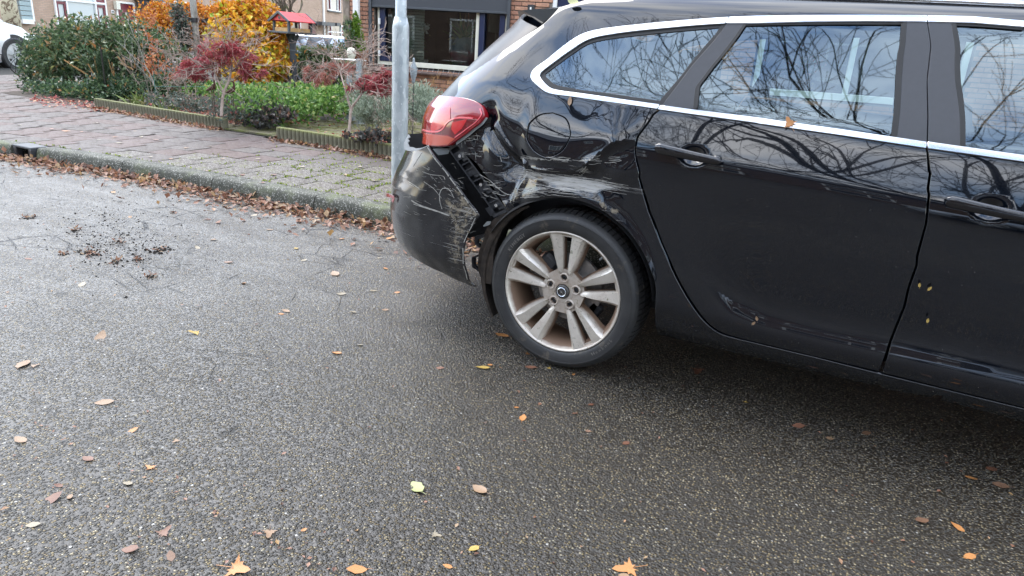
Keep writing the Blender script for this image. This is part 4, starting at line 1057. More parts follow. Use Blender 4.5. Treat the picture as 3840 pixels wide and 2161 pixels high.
def panel(name, mat, parent, pts, holes=(), step=.02, off=0.0, mp_=None, dents=False, feat=True, skirt=.012, mirror=False, wear=None, extra=None, raw=False):
    mp_ = mp_ or MAPB
    outl = dens(pts if raw else to_uz(pts, mp_), step)
    hl = [dens(h if raw else to_uz(h, mp_), step * .7) for h in holes]
    sc_u = .66
    allb = [np.array(outl)] + [np.array(h) for h in hl]
    sb = [np.stack([b[:, 0] * sc_u, b[:, 1]], 1) for b in allb]
    mn, mx = sb[0].min(0), sb[0].max(0)
    gx = np.arange(mn[0] + step * .5, mx[0], step); gzz = np.arange(mn[1] + step * .5, mx[1], step * .87)
    G = np.array([(x + (step / 2 if (j % 2) else 0), z_) for j, z_ in enumerate(gzz) for x in gx])
    if len(G):
        ok = inpoly(G, sb[0])
        for b in sb[1:]: ok &= ~inpoly(G, b)
        for b in sb: ok &= segdist(G, b) > step * .45
        G = G[ok]
    V2 = [Vector(p) for b in sb for p in b] + [Vector(p) for p in G]
    E2 = []; base = 0
    for b in sb:
        n = len(b); E2 += [(base + i, base + (i + 1) % n) for i in range(n)]; base += n
    vo, eo, fo, _, _, _ = delaunay_2d_cdt(V2, E2, [], 0, 1e-6)
    vo = np.array([tuple(v_) for v_ in vo]); fo = np.array([tuple(f) for f in fo if len(f) == 3])
    cen = vo[fo].mean(1); ok = inpoly(cen, sb[0])
    for b in sb[1:]: ok &= ~inpoly(cen, b)
    fo = fo[ok]
    def P3(q2, dd=0.0):
        u, z = q2[:, 0] / sc_u, q2[:, 1]
        P = base_pt(u, z, mp_.xe); X = P[:, 0]
        if feat: P[:, 1] += features(X, z, dents) * np.clip(1.2 - u * 2, 0, 1)
        if extra is not None: P = extra(P, u, z)
        return P
    e = 4e-4
    P = P3(vo); du = P3(vo + (e, 0)) - P3(vo - (e, 0)); dz = P3(vo + (0, e)) - P3(vo - (0, e))
    N = np.cross(dz, du); N /= np.linalg.norm(N, axis=1)[:, None]
    N[N[:, 1] > .2] *= 1
    flip = (N[:, 1] > 0).mean() > .5
    if flip: N = -N
    P = P + N * off
    # face orientation
    f0 = fo; a, b, c = P[f0[:, 0]], P[f0[:, 1]], P[f0[:, 2]]
    fn = np.cross(b - a, c - a); s_ = (fn * N[f0[:, 0]]).sum(1) < 0
    fo = np.where(s_[:, None], f0[:, ::-1], f0)
    # boundary skirt: small rounded lip then inward wall
    ed = {}
    for f in fo:
        for i in range(3):
            k = (int(f[i]), int(f[(i + 1) % 3])); ed[k] = 1
    bd = [k for k in ed if (k[1], k[0]) not in ed]
    used = np.unique(fo); 
    V = P.tolist(); NN = N.tolist(); F2 = [tuple(int(i) for i in f) for f in fo]
    if skirt:
        outd = {}
        for (i, j) in bd:
            t = P[j] - P[i]; o_ = np.cross(t, N[i]); ln = np.linalg.norm(o_)
            if ln < 1e-9: continue
            o_ /= ln
            for k in (i, j): outd.setdefault(k, []).append(o_)
        ids = {}
        for k, vsn in outd.items():
            o_ = np.mean(vsn, 0); o_ /= (np.linalg.norm(o_) + 1e-9); nn_ = N[k]
            lip = min(.002, skirt * .3)
            p1 = P[k]; p2 = P[k] + o_ * lip - nn_ * lip; p3 = P[k] + o_ * lip - nn_ * skirt
            b0 = len(V); V += [p1.tolist(), p2.tolist(), p3.tolist()]; NN += [(nn_ * .9 + o_ * .45).tolist(), (nn_ * .35 + o_).tolist(), o_.tolist()]
            ids[k] = b0
        for (i, j) in bd:
            if i in ids and j in ids:
                a, b = ids[i], ids[j]
                F2 += [(b, a, a + 1, b + 1), (b + 1, a + 1, a + 2, b + 2)]
    if mirror:
        Yc2 = 2 * YC
        V = [(v_[0], Yc2 - v_[1], v_[2]) for v_ in V]; NN = [(n_[0], -n_[1], n_[2]) for n_ in NN]; F2 = [f[::-1] for f in F2]
    o = mk(name, V, F2, mat, parent, normals=NN)
    if wear is not None:
        wv_, mv = wear(np.array(V))
        for nm, val in (('wear', wv_), ('mud', mv)):
            at = o.data.attributes.new(nm, 'FLOAT', 'POINT'); at.data.foreach_set('value', val.astype(np.float32))
    return o
YC = D0 + .905
CUPS = pX(A_(1562, 1308), (3715, 785))

car = thing('estate_car', (-.955, YC, 0), 'black estate car with a crushed rear corner, torn bumper and silver wheel', 'car')
# ---- outlines
chrome_out = [('s', [A_(1258, 917), A_(1000, 879), A_(800, 851), A_(550, 815), A_(410, 797), A_(330, 775), A_(262, 727), A_(214, 678), A_(203, 630), A_(235, 575), A_(350, 490), A_(490, 376), A_(610, 298), A_(740, 256), A_(900, 231), A_(1100, 209), A_(1300, 189), A_(1500, 172), A_(1700, 157), A_(1862, 146)])]
qp = chrome_out + [B_(0, 138), B_(400, 132), B_(900, 130), B_(1420, 134), B_(1900, 150), B_(2231, 178), XZ(.8, 1.382), XZ(1.2, 1.33)]
qp += [XZ(1.2, 1.37), XZ(.8, 1.435), XZ(.3, 1.452), XZ(-.4, 1.455), XZ(-.9, 1.445), A_(435, 66)]
qp += [('s', [A_(430, 76), A_(355, 158), A_(285, 220), F_(2100, 473), F_(1800, 683), F_(1500, 883), F_(1378, 955), F_(1340, 1110), F_(1292, 1180)])]
qp += [('s', [C_(600, 34), C_(700, 46), C_(775, 72), C_(812, 110), C_(824, 165)]), C_(785, 222), C_(700, 290), C_(600, 372)]
qp += [C_(650, 425), C_(740, 505), C_(830, 615), C_(900, 735), C_(985, 862)]
qp += [('s', [C_(985, 862), C_(1050, 824), C_(1150, 786), C_(1250, 762), C_(1350, 752), C_(1450, 762), C_(1560, 792), C_(1680, 852), C_(1800, 942), C_(1880, 1022), C_(1960, 1142), C_(2020, 1282), C_(2058, 1450), (2470, 1255)])]
qp += [D_(700, 1047), D_(1300, 1187), D_(1325, 1176), D_(1348, 1190), D_(1370, 1210), D_(1630, 1256), D_(1655, 1240), D_(1700, 1250), D_(1690, 1272), D_(2153, 1395), XZ(.8, .19), XZ(1.32, .19), XZ(1.32, .265), XZ(.9, .262)]
qp += [D_(2153, 1327), D_(1348, 1130), D_(1000, 1042), ('s', [D_(560, 937), D_(450, 904), D_(368, 845), D_(276, 725), D_(195, 583), D_(124, 423), D_(54, 243), D_(-5, 50), A_(1105, 1450), A_(1081, 1350), A_(1071, 1230), A_(1086, 1150), A_(1136, 1078), A_(1218, 957)])]
fuel = [('s', [C_(1305, 138), C_(1402, 178), C_(1438, 268), C_(1423, 352), C_(1372, 428), C_(1272, 465), C_(1178, 423), C_(1122, 347), C_(1115, 288), C_(1148, 198), C_(1215, 150), C_(1305, 138)])]
fuel_in = [('s', [C_(1303, 147), C_(1392, 186), C_(1427, 270), C_(1412, 347), C_(1363, 417), C_(1273, 453), C_(1187, 414), C_(1134, 342), C_(1127, 290), C_(1158, 205), C_(1219, 160), C_(1303, 147)])]
def qwear(V):
    X, z = V[:, 0], V[:, 2]
    d1 = polyd(X, z, SCR); d2 = polyd(X, z, SCR2)
    wv_ = .95 * np.exp(-(d1 / .020) ** 2) + .75 * np.exp(-(d2 / .035) ** 2)
    dv = polyd(X, z, VSTR); wv_ = np.maximum(wv_, .5 * np.exp(-(dv / .03) ** 2))
    for c_, sx_, sz_, k in ((C_(1150, 470), .06, .010, .9), (C_(1340, 478), .06, .010, .9), (C_(1600, 485), .05, .012, .7), (C_(1540, 560), .05, .03, .7), (C_(700, 440), .04, .06, .55), (C_(900, 640), .05, .05, .75), (C_(890, 780), .06, .035, .6), (C_(1080, 620), .05, .05, .7), (C_(1500, 550), .09, .02, .6), (C_(1650, 600), .09, .018, .6)):
        p = pX(c_)[0]; wv_ = np.maximum(wv_, k * gau(X, z, p, sx_, sz_, -6))
    ra = np.hypot(X + .975, z - .33)
    wv_ = np.maximum(wv_, .55 * np.exp(-((ra - .39) / .03) ** 2) * ((X > -1.3) & (X < -.72) & (z > .6)))
    mv = 0 * X
    for c_, s1, s2, rt in ((C_(1058, 560), .006, .03, 5), (C_(1082, 640), .008, .03, -10), (C_(1035, 750), .010, .035, -25), (C_(1030, 730), .02, .02, 0), (C_(1210, 548), .008, .008, 0), (C_(1210, 610), .018, .016, 30), (C_(1660, 800), .03, .010, -35), (C_(1740, 845), .03, .012, -30), (C_(940, 820), .03, .02, -50), (C_(1530, 555), .02, .008, 30)):
        p = pX(c_)[0]; mv = np.maximum(mv, gau(X, z, p, s1, s2, rt))
    return wv_, mv
panel('body_side', M['paint'], car, qp, [fuel], step=.0085, dents=True, wear=qwear)
panel('fuel_door', M['paint'], car, fuel_in, step=.010, dents=True, off=-.001, wear=qwear)
rd = [A_(1282, 925), A_(1600, 970), A_(2231, 1056), B_(0, 1041), B_(700, 1140), B_(1407, 1247)]
rd += [D_(1617, 0), D_(1610, 120), D_(1590, 300), D_(1541, 520), D_(1471, 760), D_(1391, 960), D_(1336, 1110)]
rd += [D_(1000, 1031), ('s', [D_(560, 925), D_(457, 890), D_(382, 835), D_(291, 715), D_(212, 577), D_(141, 417), D_(71, 237), D_(9, 45), A_(1121, 1445), A_(1098, 1350), A_(1088, 1232), A_(1102, 1155), A_(1151, 1086), A_(1232, 968)])]
def nowear(V):
    X, z = V[:, 0], V[:, 2]; return np.maximum(.28 * gau(X, z, (-.55, .70), .10, .08), .12 * (z < .8)), 0 * X
rdoor = panel('rear_door', M['paint'], car, rd, step=.0095, wear=nowear)
fd = [B_(1428, 1250), B_(2231, 1362), XZ(.8, .985), XZ(1.30, .955), XZ(1.35, .75), XZ(1.37, .5), XZ(1.33, .285), XZ(.9, .285), D_(2153, 1314), D_(1362, 1119), D_(1413, 960), D_(1492, 760), D_(1562, 520), D_(1610, 300), D_(1630, 120), D_(1637, 0)]
fdoor = panel('front_door', M['paint'], car, fd, step=.0105, wear=nowear)
# front wing, bonnet side
fw = [XZ(1.36, .955), XZ(2.0, .90), XZ(2.45, .82), XZ(2.62, .66), XZ(2.64, .35), XZ(2.5, .22), XZ(2.15, .23)] + [XZ(1.73 + .39 * math.cos(a), .33 + .375 * math.sin(a)) for a in np.linspace(-.1, math.pi + .1, 20)] + [XZ(1.34, .20), XZ(1.34, .285), XZ(1.385, .5), XZ(1.36, .75)]
panel('front_wing', M['paint'], car, fw, step=.03, wear=nowear)

# chrome surrounds
ch1 = [('s', [A_(1262, 913), A_(1000, 875), A_(800, 848), A_(550, 811), A_(410, 793), A_(332, 771), A_(266, 723), A_(219, 675), A_(208, 631), A_(240, 578), A_(355, 494), A_(495, 380), A_(614, 302), A_(742, 260), A_(900, 235), A_(1100, 213), A_(1300, 193), A_(1500, 176), A_(1700, 161), A_(1855, 151)]),
       A_(1826, 202), ('s', [A_(1700, 209), A_(1500, 224), A_(1300, 243), A_(1100, 262), A_(900, 288), A_(740, 318), A_(640, 358), A_(540, 424), A_(400, 524), A_(315, 588), A_(279, 625), A_(284, 655), A_(322, 705), A_(375, 745), A_(450, 765), A_(560, 780), A_(800, 812), A_(1000, 842), A_(1275, 880)])]
panel('chrome_strip', M['chrome'], car, ch1, step=.012, off=.006, feat=False)
panel('chrome_strip', M['chrome'], car, [A_(1868, 150), B_(0, 142), B_(400, 137), B_(900, 136), B_(1413, 140), B_(1413, 188), B_(900, 184), B_(400, 188), B_(0, 200), A_(1840, 201)], step=.02, off=.006, feat=False)
panel('chrome_strip', M['chrome'], car, [B_(1427, 140), B_(1800, 150), B_(2231, 186), XZ(.7, 1.365), XZ(1.0, 1.31), XZ(1.0, 1.285), XZ(.7, 1.335), B_(2231, 232), B_(1800, 198), B_(1427, 189)], step=.02, off=.006, feat=False)
panel('chrome_strip', M['chrome'], car, [A_(1288, 887), A_(1600, 930), A_(2231, 1008), B_(0, 993), B_(700, 1090), B_(1408, 1194), B_(1408, 1241), B_(700, 1134), B_(0, 1035), A_(2231, 1050), A_(1600, 965), A_(1272, 918)], step=.02, off=.007, feat=False)
panel('chrome_strip', M['chrome'], car, [B_(1427, 1194), B_(2231, 1308), XZ(.8, 1.01), XZ(1.25, .985), XZ(1.25, .965), XZ(.8, .99), B_(2231, 1356), B_(1427, 1243)], step=.02, off=.007, feat=False)
# pillar covers
panel('pillar_cover', M['pillar'], car, [A_(1842, 203), A_(1995, 202), A_(1935, 290), A_(1800, 465), A_(1660, 640), A_(1605, 710), A_(1590, 760), A_(1575, 912), A_(1302, 886)], step=.02, off=.003, feat=False)
panel('pillar_cover', M['pillar'], car, [B_(1232, 190), B_(1415, 191), B_(1411, 1192), B_(1150, 1152), B_(1185, 700), B_(1212, 400)], step=.02, off=.003, feat=False)
panel('pillar_cover', M['pillar'], car, [B_(1429, 192), B_(1635, 196), B_(1668, 500), B_(1698, 850), B_(1714, 1232), B_(1431, 1192)], step=.02, off=.003, feat=False)
# glass
panel('quarter_glass', M['carglass'], car, [('s', [A_(1812, 206), A_(1500, 235), A_(1200, 264), A_(900, 300), A_(740, 330), A_(640, 370), A_(540, 436), A_(400, 536), A_(320, 596), A_(286, 628), A_(290, 655), A_(330, 700), A_(380, 736), A_(450, 756), A_(560, 770), A_(800, 803), A_(1000, 833), A_(1270, 872)])], step=.02, off=-.004, feat=False, skirt=.003)
panel('door_glass', M['carglass'], car, [A_(1990, 204), B_(0, 196), B_(600, 188), B_(1236, 188), B_(1216, 400), B_(1190, 700), B_(1155, 1155), B_(700, 1092), B_(0, 994), A_(1578, 918), A_(1596, 755), A_(1640, 680), A_(1800, 470)], step=.03, off=-.004, feat=False, skirt=.003)
panel('door_glass', M['carglass'], car, [B_(1632, 194), B_(2231, 228), XZ(.7, 1.345), XZ(1.0, 1.29), XZ(1.2, 1.1), XZ(1.25, .98), XZ(.8, 1.0), B_(2231, 1310), B_(1712, 1234), B_(1696, 850), B_(1666, 500)], step=.03, off=-.004, feat=False, skirt=.003)
# rubber edging that reads as dark lines round the glass
def ringp(name, mat, line_, wdt, off, step=.02, feat=False, dents=False):
    """a narrow strip of the flank following a pixel polyline"""
    P = np.array([(u * .66, z) for u, z in cat_rom(to_uz(line_))]); T = np.gradient(P, axis=0); T /= np.linalg.norm(T, axis=1)[:, None]
    Nn = np.stack([-T[:, 1], T[:, 0]], 1)
    a = P + Nn * wdt / 2; b = (P - Nn * wdt / 2)[::-1]
    Q = np.vstack([a, b]); raw = [(x / .66, z) for x, z in Q]
    return panel(name, mat, car, raw, raw=True, step=step, off=off, feat=feat, skirt=.003, dents=dents)
ringp('seal', M['seal'], [A_(1800, 212), A_(1500, 238), A_(1200, 268), A_(900, 304), A_(740, 336), A_(640, 378), A_(540, 444), A_(400, 545), A_(320, 606), A_(296, 632), A_(302, 655), A_(340, 694), A_(390, 728), A_(560, 764), A_(800, 797), A_(1000, 826), A_(1270, 864)], .016, -.001)
ringp('seal', M['seal'], [A_(1822, 206), A_(1700, 365), A_(1500, 612), A_(1350, 790), A_(1278, 882)], .016, .001)
ringp('seal', M['seal'], [A_(1996, 206), A_(1935, 296), A_(1800, 471), A_(1660, 648), A_(1608, 718), A_(1594, 766), A_(1580, 912)], .009, .004)
ringp('seal', M['seal'], [B_(1226, 194), B_(1204, 420), B_(1180, 700), B_(1143, 1150)], .010, .004)
ringp('seal', M['seal'], [B_(1640, 200), B_(1672, 500), B_(1702, 850), B_(1718, 1232)], .008, .004)
ringp('seal', M['seal'], [A_(1990, 208), B_(0, 203), B_(600, 194), B_(1230, 194)], .009, .001)
ringp('seal', M['seal'], [B_(1640, 200), B_(1900, 212), B_(2231, 238)], .010, .001)

for mm in (False, True): panel('windscreen_pillar', M['paint'], car, [XZ(.95, 1.40), XZ(1.2, 1.385), XZ(1.55, 1.20), XZ(1.95, .955), XZ(1.78, .945), XZ(1.45, 1.14), XZ(1.22, 1.30), XZ(.98, 1.34)], step=.03, off=.004, feat=False, mirror=mm)
# far flank, mirrored and undamaged
mir = dict(mirror=True, wear=nowear)
panel('body_side', M['paint'], car, [p for p in qp], [], step=.03, **mir)
panel('rear_door', M['paint'], car, rd, step=.05, **mir); panel('front_door', M['paint'], car, fd, step=.05, **mir); panel('front_wing', M['paint'], car, fw, step=.05, **mir)
panel('pillar_cover', M['pillar'], car, [A_(1842, 203), A_(1995, 202), A_(1800, 465), A_(1605, 710), A_(1575, 912), A_(1302, 886)], step=.04, feat=False, mirror=True)
panel('pillar_cover', M['pillar'], car, [B_(1232, 190), B_(1635, 196), B_(1714, 1232), B_(1150, 1152)], step=.04, feat=False, mirror=True)

# roof, bonnet, screens (lofted across the car)
def cross(name, mat, rows, n=14, crown=.05, smooth=True):
    """rows: list of (X, z_edge, inset) from one side to the other, crowned in the middle"""
    V = []; Fc = []
    for (X, z, ins) in rows:
        ye = D0 + ins
        for j in range(n + 1):
            t = j / n; y = ye + (2 * YC - 2 * ye) * t; c_ = 1 - (2 * t - 1) ** 2
            V.append((X - (.05 * c_ if crown < 0 else 0), y, z + abs(crown) * c_ ** .8))
    k = n + 1
    for i in range(len(rows) - 1):
        for j in range(n): Fc.append((i * k + j, i * k + j + 1, (i + 1) * k + j + 1, (i + 1) * k + j))
    return mk(name, V, Fc, mat, car, smooth)
ye = lambda z, X: float(yoff(z, np.array(X)))
cross('roof', M['paint'], [(X, z, ye(z, X)) for X, z in ((-1.36, 1.418), (-1.1, 1.436), (-.7, 1.453), (-.1, 1.457), (.4, 1.447), (.8, 1.425), (1.1, 1.375))], crown=.035)
cross('windscreen', M['carglass'], [(1.12, 1.36, .26), (1.5, 1.17, .16), (1.86, .965, .10)], crown=.03)
cross('bonnet', M['paint'], [(1.75, .955, .07), (2.05, .90, .08), (2.35, .84, .11), (2.6, .74, .2), (2.68, .6, .28), (2.70, .25, .3)], crown=.04)
# tailgate: outer corner strip seen from the side, then the back
tgx = lambda z: float(xe_body(z))
tg = [('u', .985, z) for z in (1.395, 1.35, 1.3, 1.2, 1.1, 1.0, .975)] + [F_(1296, 1176), ('s', [F_(1346, 1112), F_(1383, 958), F_(1505, 887), F_(1805, 688), F_(2105, 478), F_(2302, 332)])]
M['tailglass'] = plain('tinted_tail_glass', (.02, .022, .024), .05, var=.05, coat=1)
M['tailpaint'] = plain('dull_black_tail_paint', (.006, .007, .009), .32, var=.2, scale=6)
M['tailpaint'].node_tree.nodes['Principled BSDF'].inputs['Specular IOR Level'].default_value = .3
panel('tailgate_edge', M['tailpaint'], car, tg, step=.015, feat=False)
V = []; Fc = []
zz = [1.40, 1.3, 1.2, 1.1, 1.0, .95, .9, .8, .7, .62]
for z in zz:
    for k in range(11):
        y = D0 + ye(z, -1.6) + CB; V.append((float(xe_body(z)) - .05 * (1 - (2 * k / 10 - 1) ** 2), y + (2 * YC - 2 * y) * k / 10, z))
mk('tailgate', V, [(i * 11 + j, (i + 1) * 11 + j, (i + 1) * 11 + j + 1, i * 11 + j + 1) for i in range(len(zz) - 1) for j in range(10)], M['paint'], car, True)
V = [(float(xe_body(z)) - .056 * (1 - (2 * k / 10 - 1) ** 2) - .004, D0 + .72 + (2 * YC - 2 * D0 - 1.44) * k / 10, z) for z in (1.36, 1.2, 1.03) for k in range(11)]
mk('rear_window', V, [(i * 11 + j, (i + 1) * 11 + j, (i + 1) * 11 + j + 1, i * 11 + j + 1) for i in range(2) for j in range(10)], M['tailglass'], car, True)
# mirrored rear corner
panel('tailgate_edge', M['paint'], car, tg, step=.04, feat=False, mirror=True)

# roof spoiler
sp_top = [(-1.36, 2.62, 1.425), (-1.53, 2.70, 1.375), (-1.60, 2.86, 1.372), (-1.61, YC, 1.39)]
def spoiler():
    a = gd(*A_(432, 70), 2.95); 
    P = []
    # near end traced, the rest follows the car's width
    topf = gy(*A_(430, 72), D0 + .30); tip = gy(*A_(100, 101), D0 + .50); low = gy(*A_(112, 176), D0 + .52); root = gy(*A_(272, 214), D0 + .34)
    V = []; n = 16
    for i in range(n + 1):
        t = i / n; c_ = 1 - (2 * t - 1) ** 2
        for (p, bulge) in ((topf, 0), (tip, .06), (low, .05), (root, 0)):
            y = p[1] + (2 * YC - 2 * p[1]) * t; V.append((p[0] - bulge * c_, y, p[2] + .02 * c_))
    Fc = []
    for i in range(n):
        for j in range(4): Fc.append((i * 4 + j, i * 4 + (j + 1) % 4, (i + 1) * 4 + (j + 1) % 4, (i + 1) * 4 + j))
    Fc += [(0, 1, 2, 3), (n * 4 + 3, n * 4 + 2, n * 4 + 1, n * 4)]
    o = mk('spoiler', V, Fc, M['paint'], car); smooth_angle(o, 35)
    md = o.modifiers.new('bevel', 'BEVEL'); md.width = .006; md.segments = 2; md.limit_method = 'ANGLE'
spoiler()
# roof rail
rl = [gy(*p, D0 + .29) for p in (A_(608, 48), A_(700, 30), A_(900, 12), A_(1150, -2), A_(1600, -14), (2900, -18), (3200, -10), B_(1250, 2), B_(1700, 18), B_(2231, 42))]
rl += [np.array([.8, D0 + .29, 1.425]), np.array([1.0, D0 + .29, 1.40])]
for mirr in (0, 1):
    mb = MB(); pts = [(p[0], p[1] if not mirr else 2 * YC - p[1], p[2]) for p in rl]
    mb.tube(cat_rom(pts, n=3), .012, 8); mb.build('roof_rail', M['chrome'], car, True)
mb = MB(); mb.tube([(p[0], p[1] + .004, p[2] - .022) for p in rl], .010, 6); mb.build('rail_foot', M['seal'], car, True)

# interior and inner shell
mb = MB()
mb.box((.3, YC, .33), (2.1, 1.5, .06)); mb.box((-1.15, YC, .50), (1.1, 1.3, .06)); mb.box((2.2, YC, .5), (.8, 1.3, .4))
mb.build('floor_pan', M['blackmatt'], car)
mb = MB()   # inner door and quarter skins behind the outer panels
mb.box((.45, D0 + .13, .64), (1.75, .02, .66)); mb.box((.45, 2 * YC - D0 - .13, .64), (1.75, .02, .66))
mb.box((-1.45, 2 * YC - D0 - .16, .74), (.55, .02, .44)); mb.box((-.55, D0 + .13, .84), (.3, .02, .30))
mb.box((-1.05, D0 + .16, .87), (.86, .02, .24)); mb.box((-1.48, D0 + .34, .74), (.02, .3, .44)); mb.box((-1.62, YC, .72), (.06, 1.1, .40))
mb.build('inner_skin', M['blackmatt'], car)
M['seatcloth'] = plain('dark_seat_cloth', (.025, .025, .027), .9)
for (sx_, sy_) in ((.55, D0 + .45), (.55, 2 * YC - D0 - .45)):
    mb = MB(); mb.bbox((sx_, sy_, .55), (.5, .5, .2), .05); mb.bbox((sx_ - .32, sy_, .86), (.16, .48, .62), .05, rot=Matrix.Rotation(R(-14), 3, 'Y')); mb.bbox((sx_ - .42, sy_, 1.24), (.09, .26, .17), .035)
    mb.build('front_seat', M['seatcloth'], car)
mb = MB(); mb.bbox((-.40, YC, .55), (.5, 1.3, .18), .05); mb.bbox((-.72, YC, .85), (.16, 1.3, .56), .05, rot=Matrix.Rotation(R(-16), 3, 'Y'))
for dy in (-.42, 0, .42): mb.bbox((-.80, YC + dy, 1.18), (.08, .25, .15), .03)
mb.build('rear_seat', M['seatcloth'], car)
mb = MB(); mb.tube([(.93, D0 + .45 + .18 * math.cos(a), .86 + .18 * math.sin(a)) for a in np.linspace(0, 2 * math.pi, 25)], .014, 6); mb.box((1.25, YC, .82), (.4, 1.4, .16)); mb.build('dashboard', M['black'], car)

# door handles
def handle(cx, cy, dx):
    u, z = MAPB(cx, cy); P = base_pt(u, z)
    X0 = P[0]
    mb = MB(); n = 22; V = []; k = 10
    for i in range(n + 1):
        t = i / n; x = X0 - .118 + .225 * t; zz_ = z + .004 + .010 * (0) - .020 * t + .010
        thick = .018 * (1 - .25 * t) * (1 - max(0, (t - .9) / .1) ** 2 * .8) * (1 - max(0, (.06 - t) / .06) ** 2 * .4)
        y0 = D0 + yoff(z, x) - .028 + .006 * (2 * t - 1) ** 2
        for j in range(k):
            a = 2 * math.pi * j / k; ca = math.copysign(abs(math.cos(a)) ** .6, math.cos(a)); sa = math.copysign(abs(math.sin(a)) ** .6, math.sin(a))
            V.append((x, y0 + .011 * ca, zz_ + thick * sa))
    Fc = [(i * k + j, i * k + (j + 1) % k, (i + 1) * k + (j + 1) % k, (i + 1) * k + j) for i in range(n) for j in range(k)]
    Fc += [tuple(range(k))[::-1], tuple(n * k + j for j in range(k))]
    mb.add(V, Fc)
    for xx in (X0 - .105, X0 + .088): mb.bbox((xx, D0 + float(yoff(z, np.array(xx))) - .010, z + .004), (.022, .034, .016), .004)
    return mb
M['handle'] = plain('black_gloss', (.006, .006, .008), .06, coat=1)
h1 = handle(2592, 583, 0).build('door_handle', M['handle'], rdoor); smooth_angle(h1, 50)
h2 = handle(3722, 790, 0).build('door_handle', M['handle'], fdoor); smooth_angle(h2, 50)

# ---- tail light
tl = [('s', [C_(400, 100), C_(435, 62), C_(482, 37), C_(600, 39), C_(700, 52), C_(770, 77), C_(804, 112), C_(817, 168)]), ('s', [C_(782, 216), C_(700, 278), C_(600, 350), C_(560, 377), C_(500, 385), C_(430, 383)]), C_(362, 364), ('s', [C_(360, 300), C_(372, 200), C_(400, 100)])]
MAPT = Mapper(off=.0)
light = panel('tail_light', M['tail_red'], car, tl, step=.012, off=.014, feat=False, skirt=.03)
panel('lens_dark', M['tail_dark'], light, [C_(640, 190), C_(770, 195), C_(700, 262), C_(600, 335), C_(560, 300), C_(470, 296), C_(520, 270)], step=.015, off=.0155, feat=False, skirt=.001)
panel('lens_bright', M['tail_bright'], light, [('s', [C_(480, 160), C_(505, 128), C_(575, 112), C_(578, 180), C_(555, 215), C_(500, 262), C_(440, 268), C_(480, 160)])], step=.015, off=.0160, feat=False, skirt=.001)
panel('lens_bright', M['tail_bright'], light, [C_(590, 215), C_(700, 190), C_(660, 255), C_(610, 300), C_(585, 262)], step=.015, off=.0160, feat=False, skirt=.001)
panel('indicator_lens', M['tail_orange'], light, [C_(366, 288), C_(450, 300), C_(560, 312), C_(612, 330), C_(560, 372), C_(500, 380), C_(430, 378), C_(366, 360)], step=.015, off=.0165, feat=False, skirt=.001)
def strip_on(name, mat, par, line_, wdt, off, mp_=None, step=.012):
    P = np.array([(u * .66, z) for u, z in cat_rom(to_uz(line_, mp_))]); T = np.gradient(P, axis=0); T /= np.linalg.norm(T, axis=1)[:, None]
    Nn = np.stack([-T[:, 1], T[:, 0]], 1); Q = np.vstack([P + Nn * wdt / 2, (P - Nn * wdt / 2)[::-1]])
    return panel(name, mat, par, [(x / .66, z) for x, z in Q], raw=True, step=step, off=off, feat=False, skirt=.001, mp_=mp_)
strip_on('light_guide', M['tail_pink'], light, [C_(378, 268), C_(460, 282), C_(520, 264), C_(570, 205), C_(640, 182), C_(740, 186)], .006, .0172)
strip_on('light_guide', M['tail_pink'], light, [C_(790, 118), C_(800, 165), C_(760, 212), C_(690, 262), C_(610, 322)], .0035, .0172)
M['lip'] = plain('bare_grey_lip', (.22, .23, .23), .5, var=.15)
strip_on('light_seat', M['lip'], car, [C_(826, 178), C_(786, 228), C_(704, 292), C_(604, 366)], .011, .003)
panel('tail_light', M['tail_red'], car, tl, step=.04, off=.010, feat=False, mirror=True)
MB_ = None
M['lf_hole'] = M['blackmatt']
print('body done')
# ---- torn bumper: its own skin, swung out at the front edge
MAPU = Mapper(xe=xe_bump, off=.055)
bo = [('s', [C_(392, 382), C_(420, 430), C_(500, 532), C_(600, 660), C_(700, 790), C_(748, 852), C_(770, 885)]), C_(755, 905), ('s', [C_(742, 925), C_(702, 1000), C_(672, 1062), C_(656, 1150), C_(661, 1230), C_(680, 1310), C_(702, 1372), C_(742, 1404)]),
      ('s', [C_(700, 1394), C_(600, 1352), C_(480, 1292), C_(300, 1195), C_(232, 1148)]), ('u', .99, .285), ('u', .99, .45), ('u', .99, .6), ('u', .99, .72), ('u', .9, .765), ('s', [C_(232, 408), C_(262, 418), C_(305, 418), C_(350, 404), C_(392, 382)])]
def bfold(P, u, z):
    X = P[:, 0]
    # edge swings towards the street, crumpled skin, rolled underside, crease at mid height
    w_ = 1 / (1 + np.exp((u - .30) / .07)); P[:, 1] -= .055 * np.ones_like(u)
    wob = np.array([noise.noise((a * 7, b * 9, 8.2)) + .4 * noise.noise((a * 20, b * 22, 5.5)) for a, b in zip(u * .66, z)])
    P[:, 1] += .0045 * wob * np.clip(1.1 - u * .9, 0, 1)
    P[:, 1] -= .008 / (1 + np.exp(np.clip((z - .60) / .03, -50, 50))) * np.clip(1.2 - u, 0, 1)
    P[:, 1] += .05 * np.maximum(.42 - z, 0) ** 1.0 * 1.2
    return P
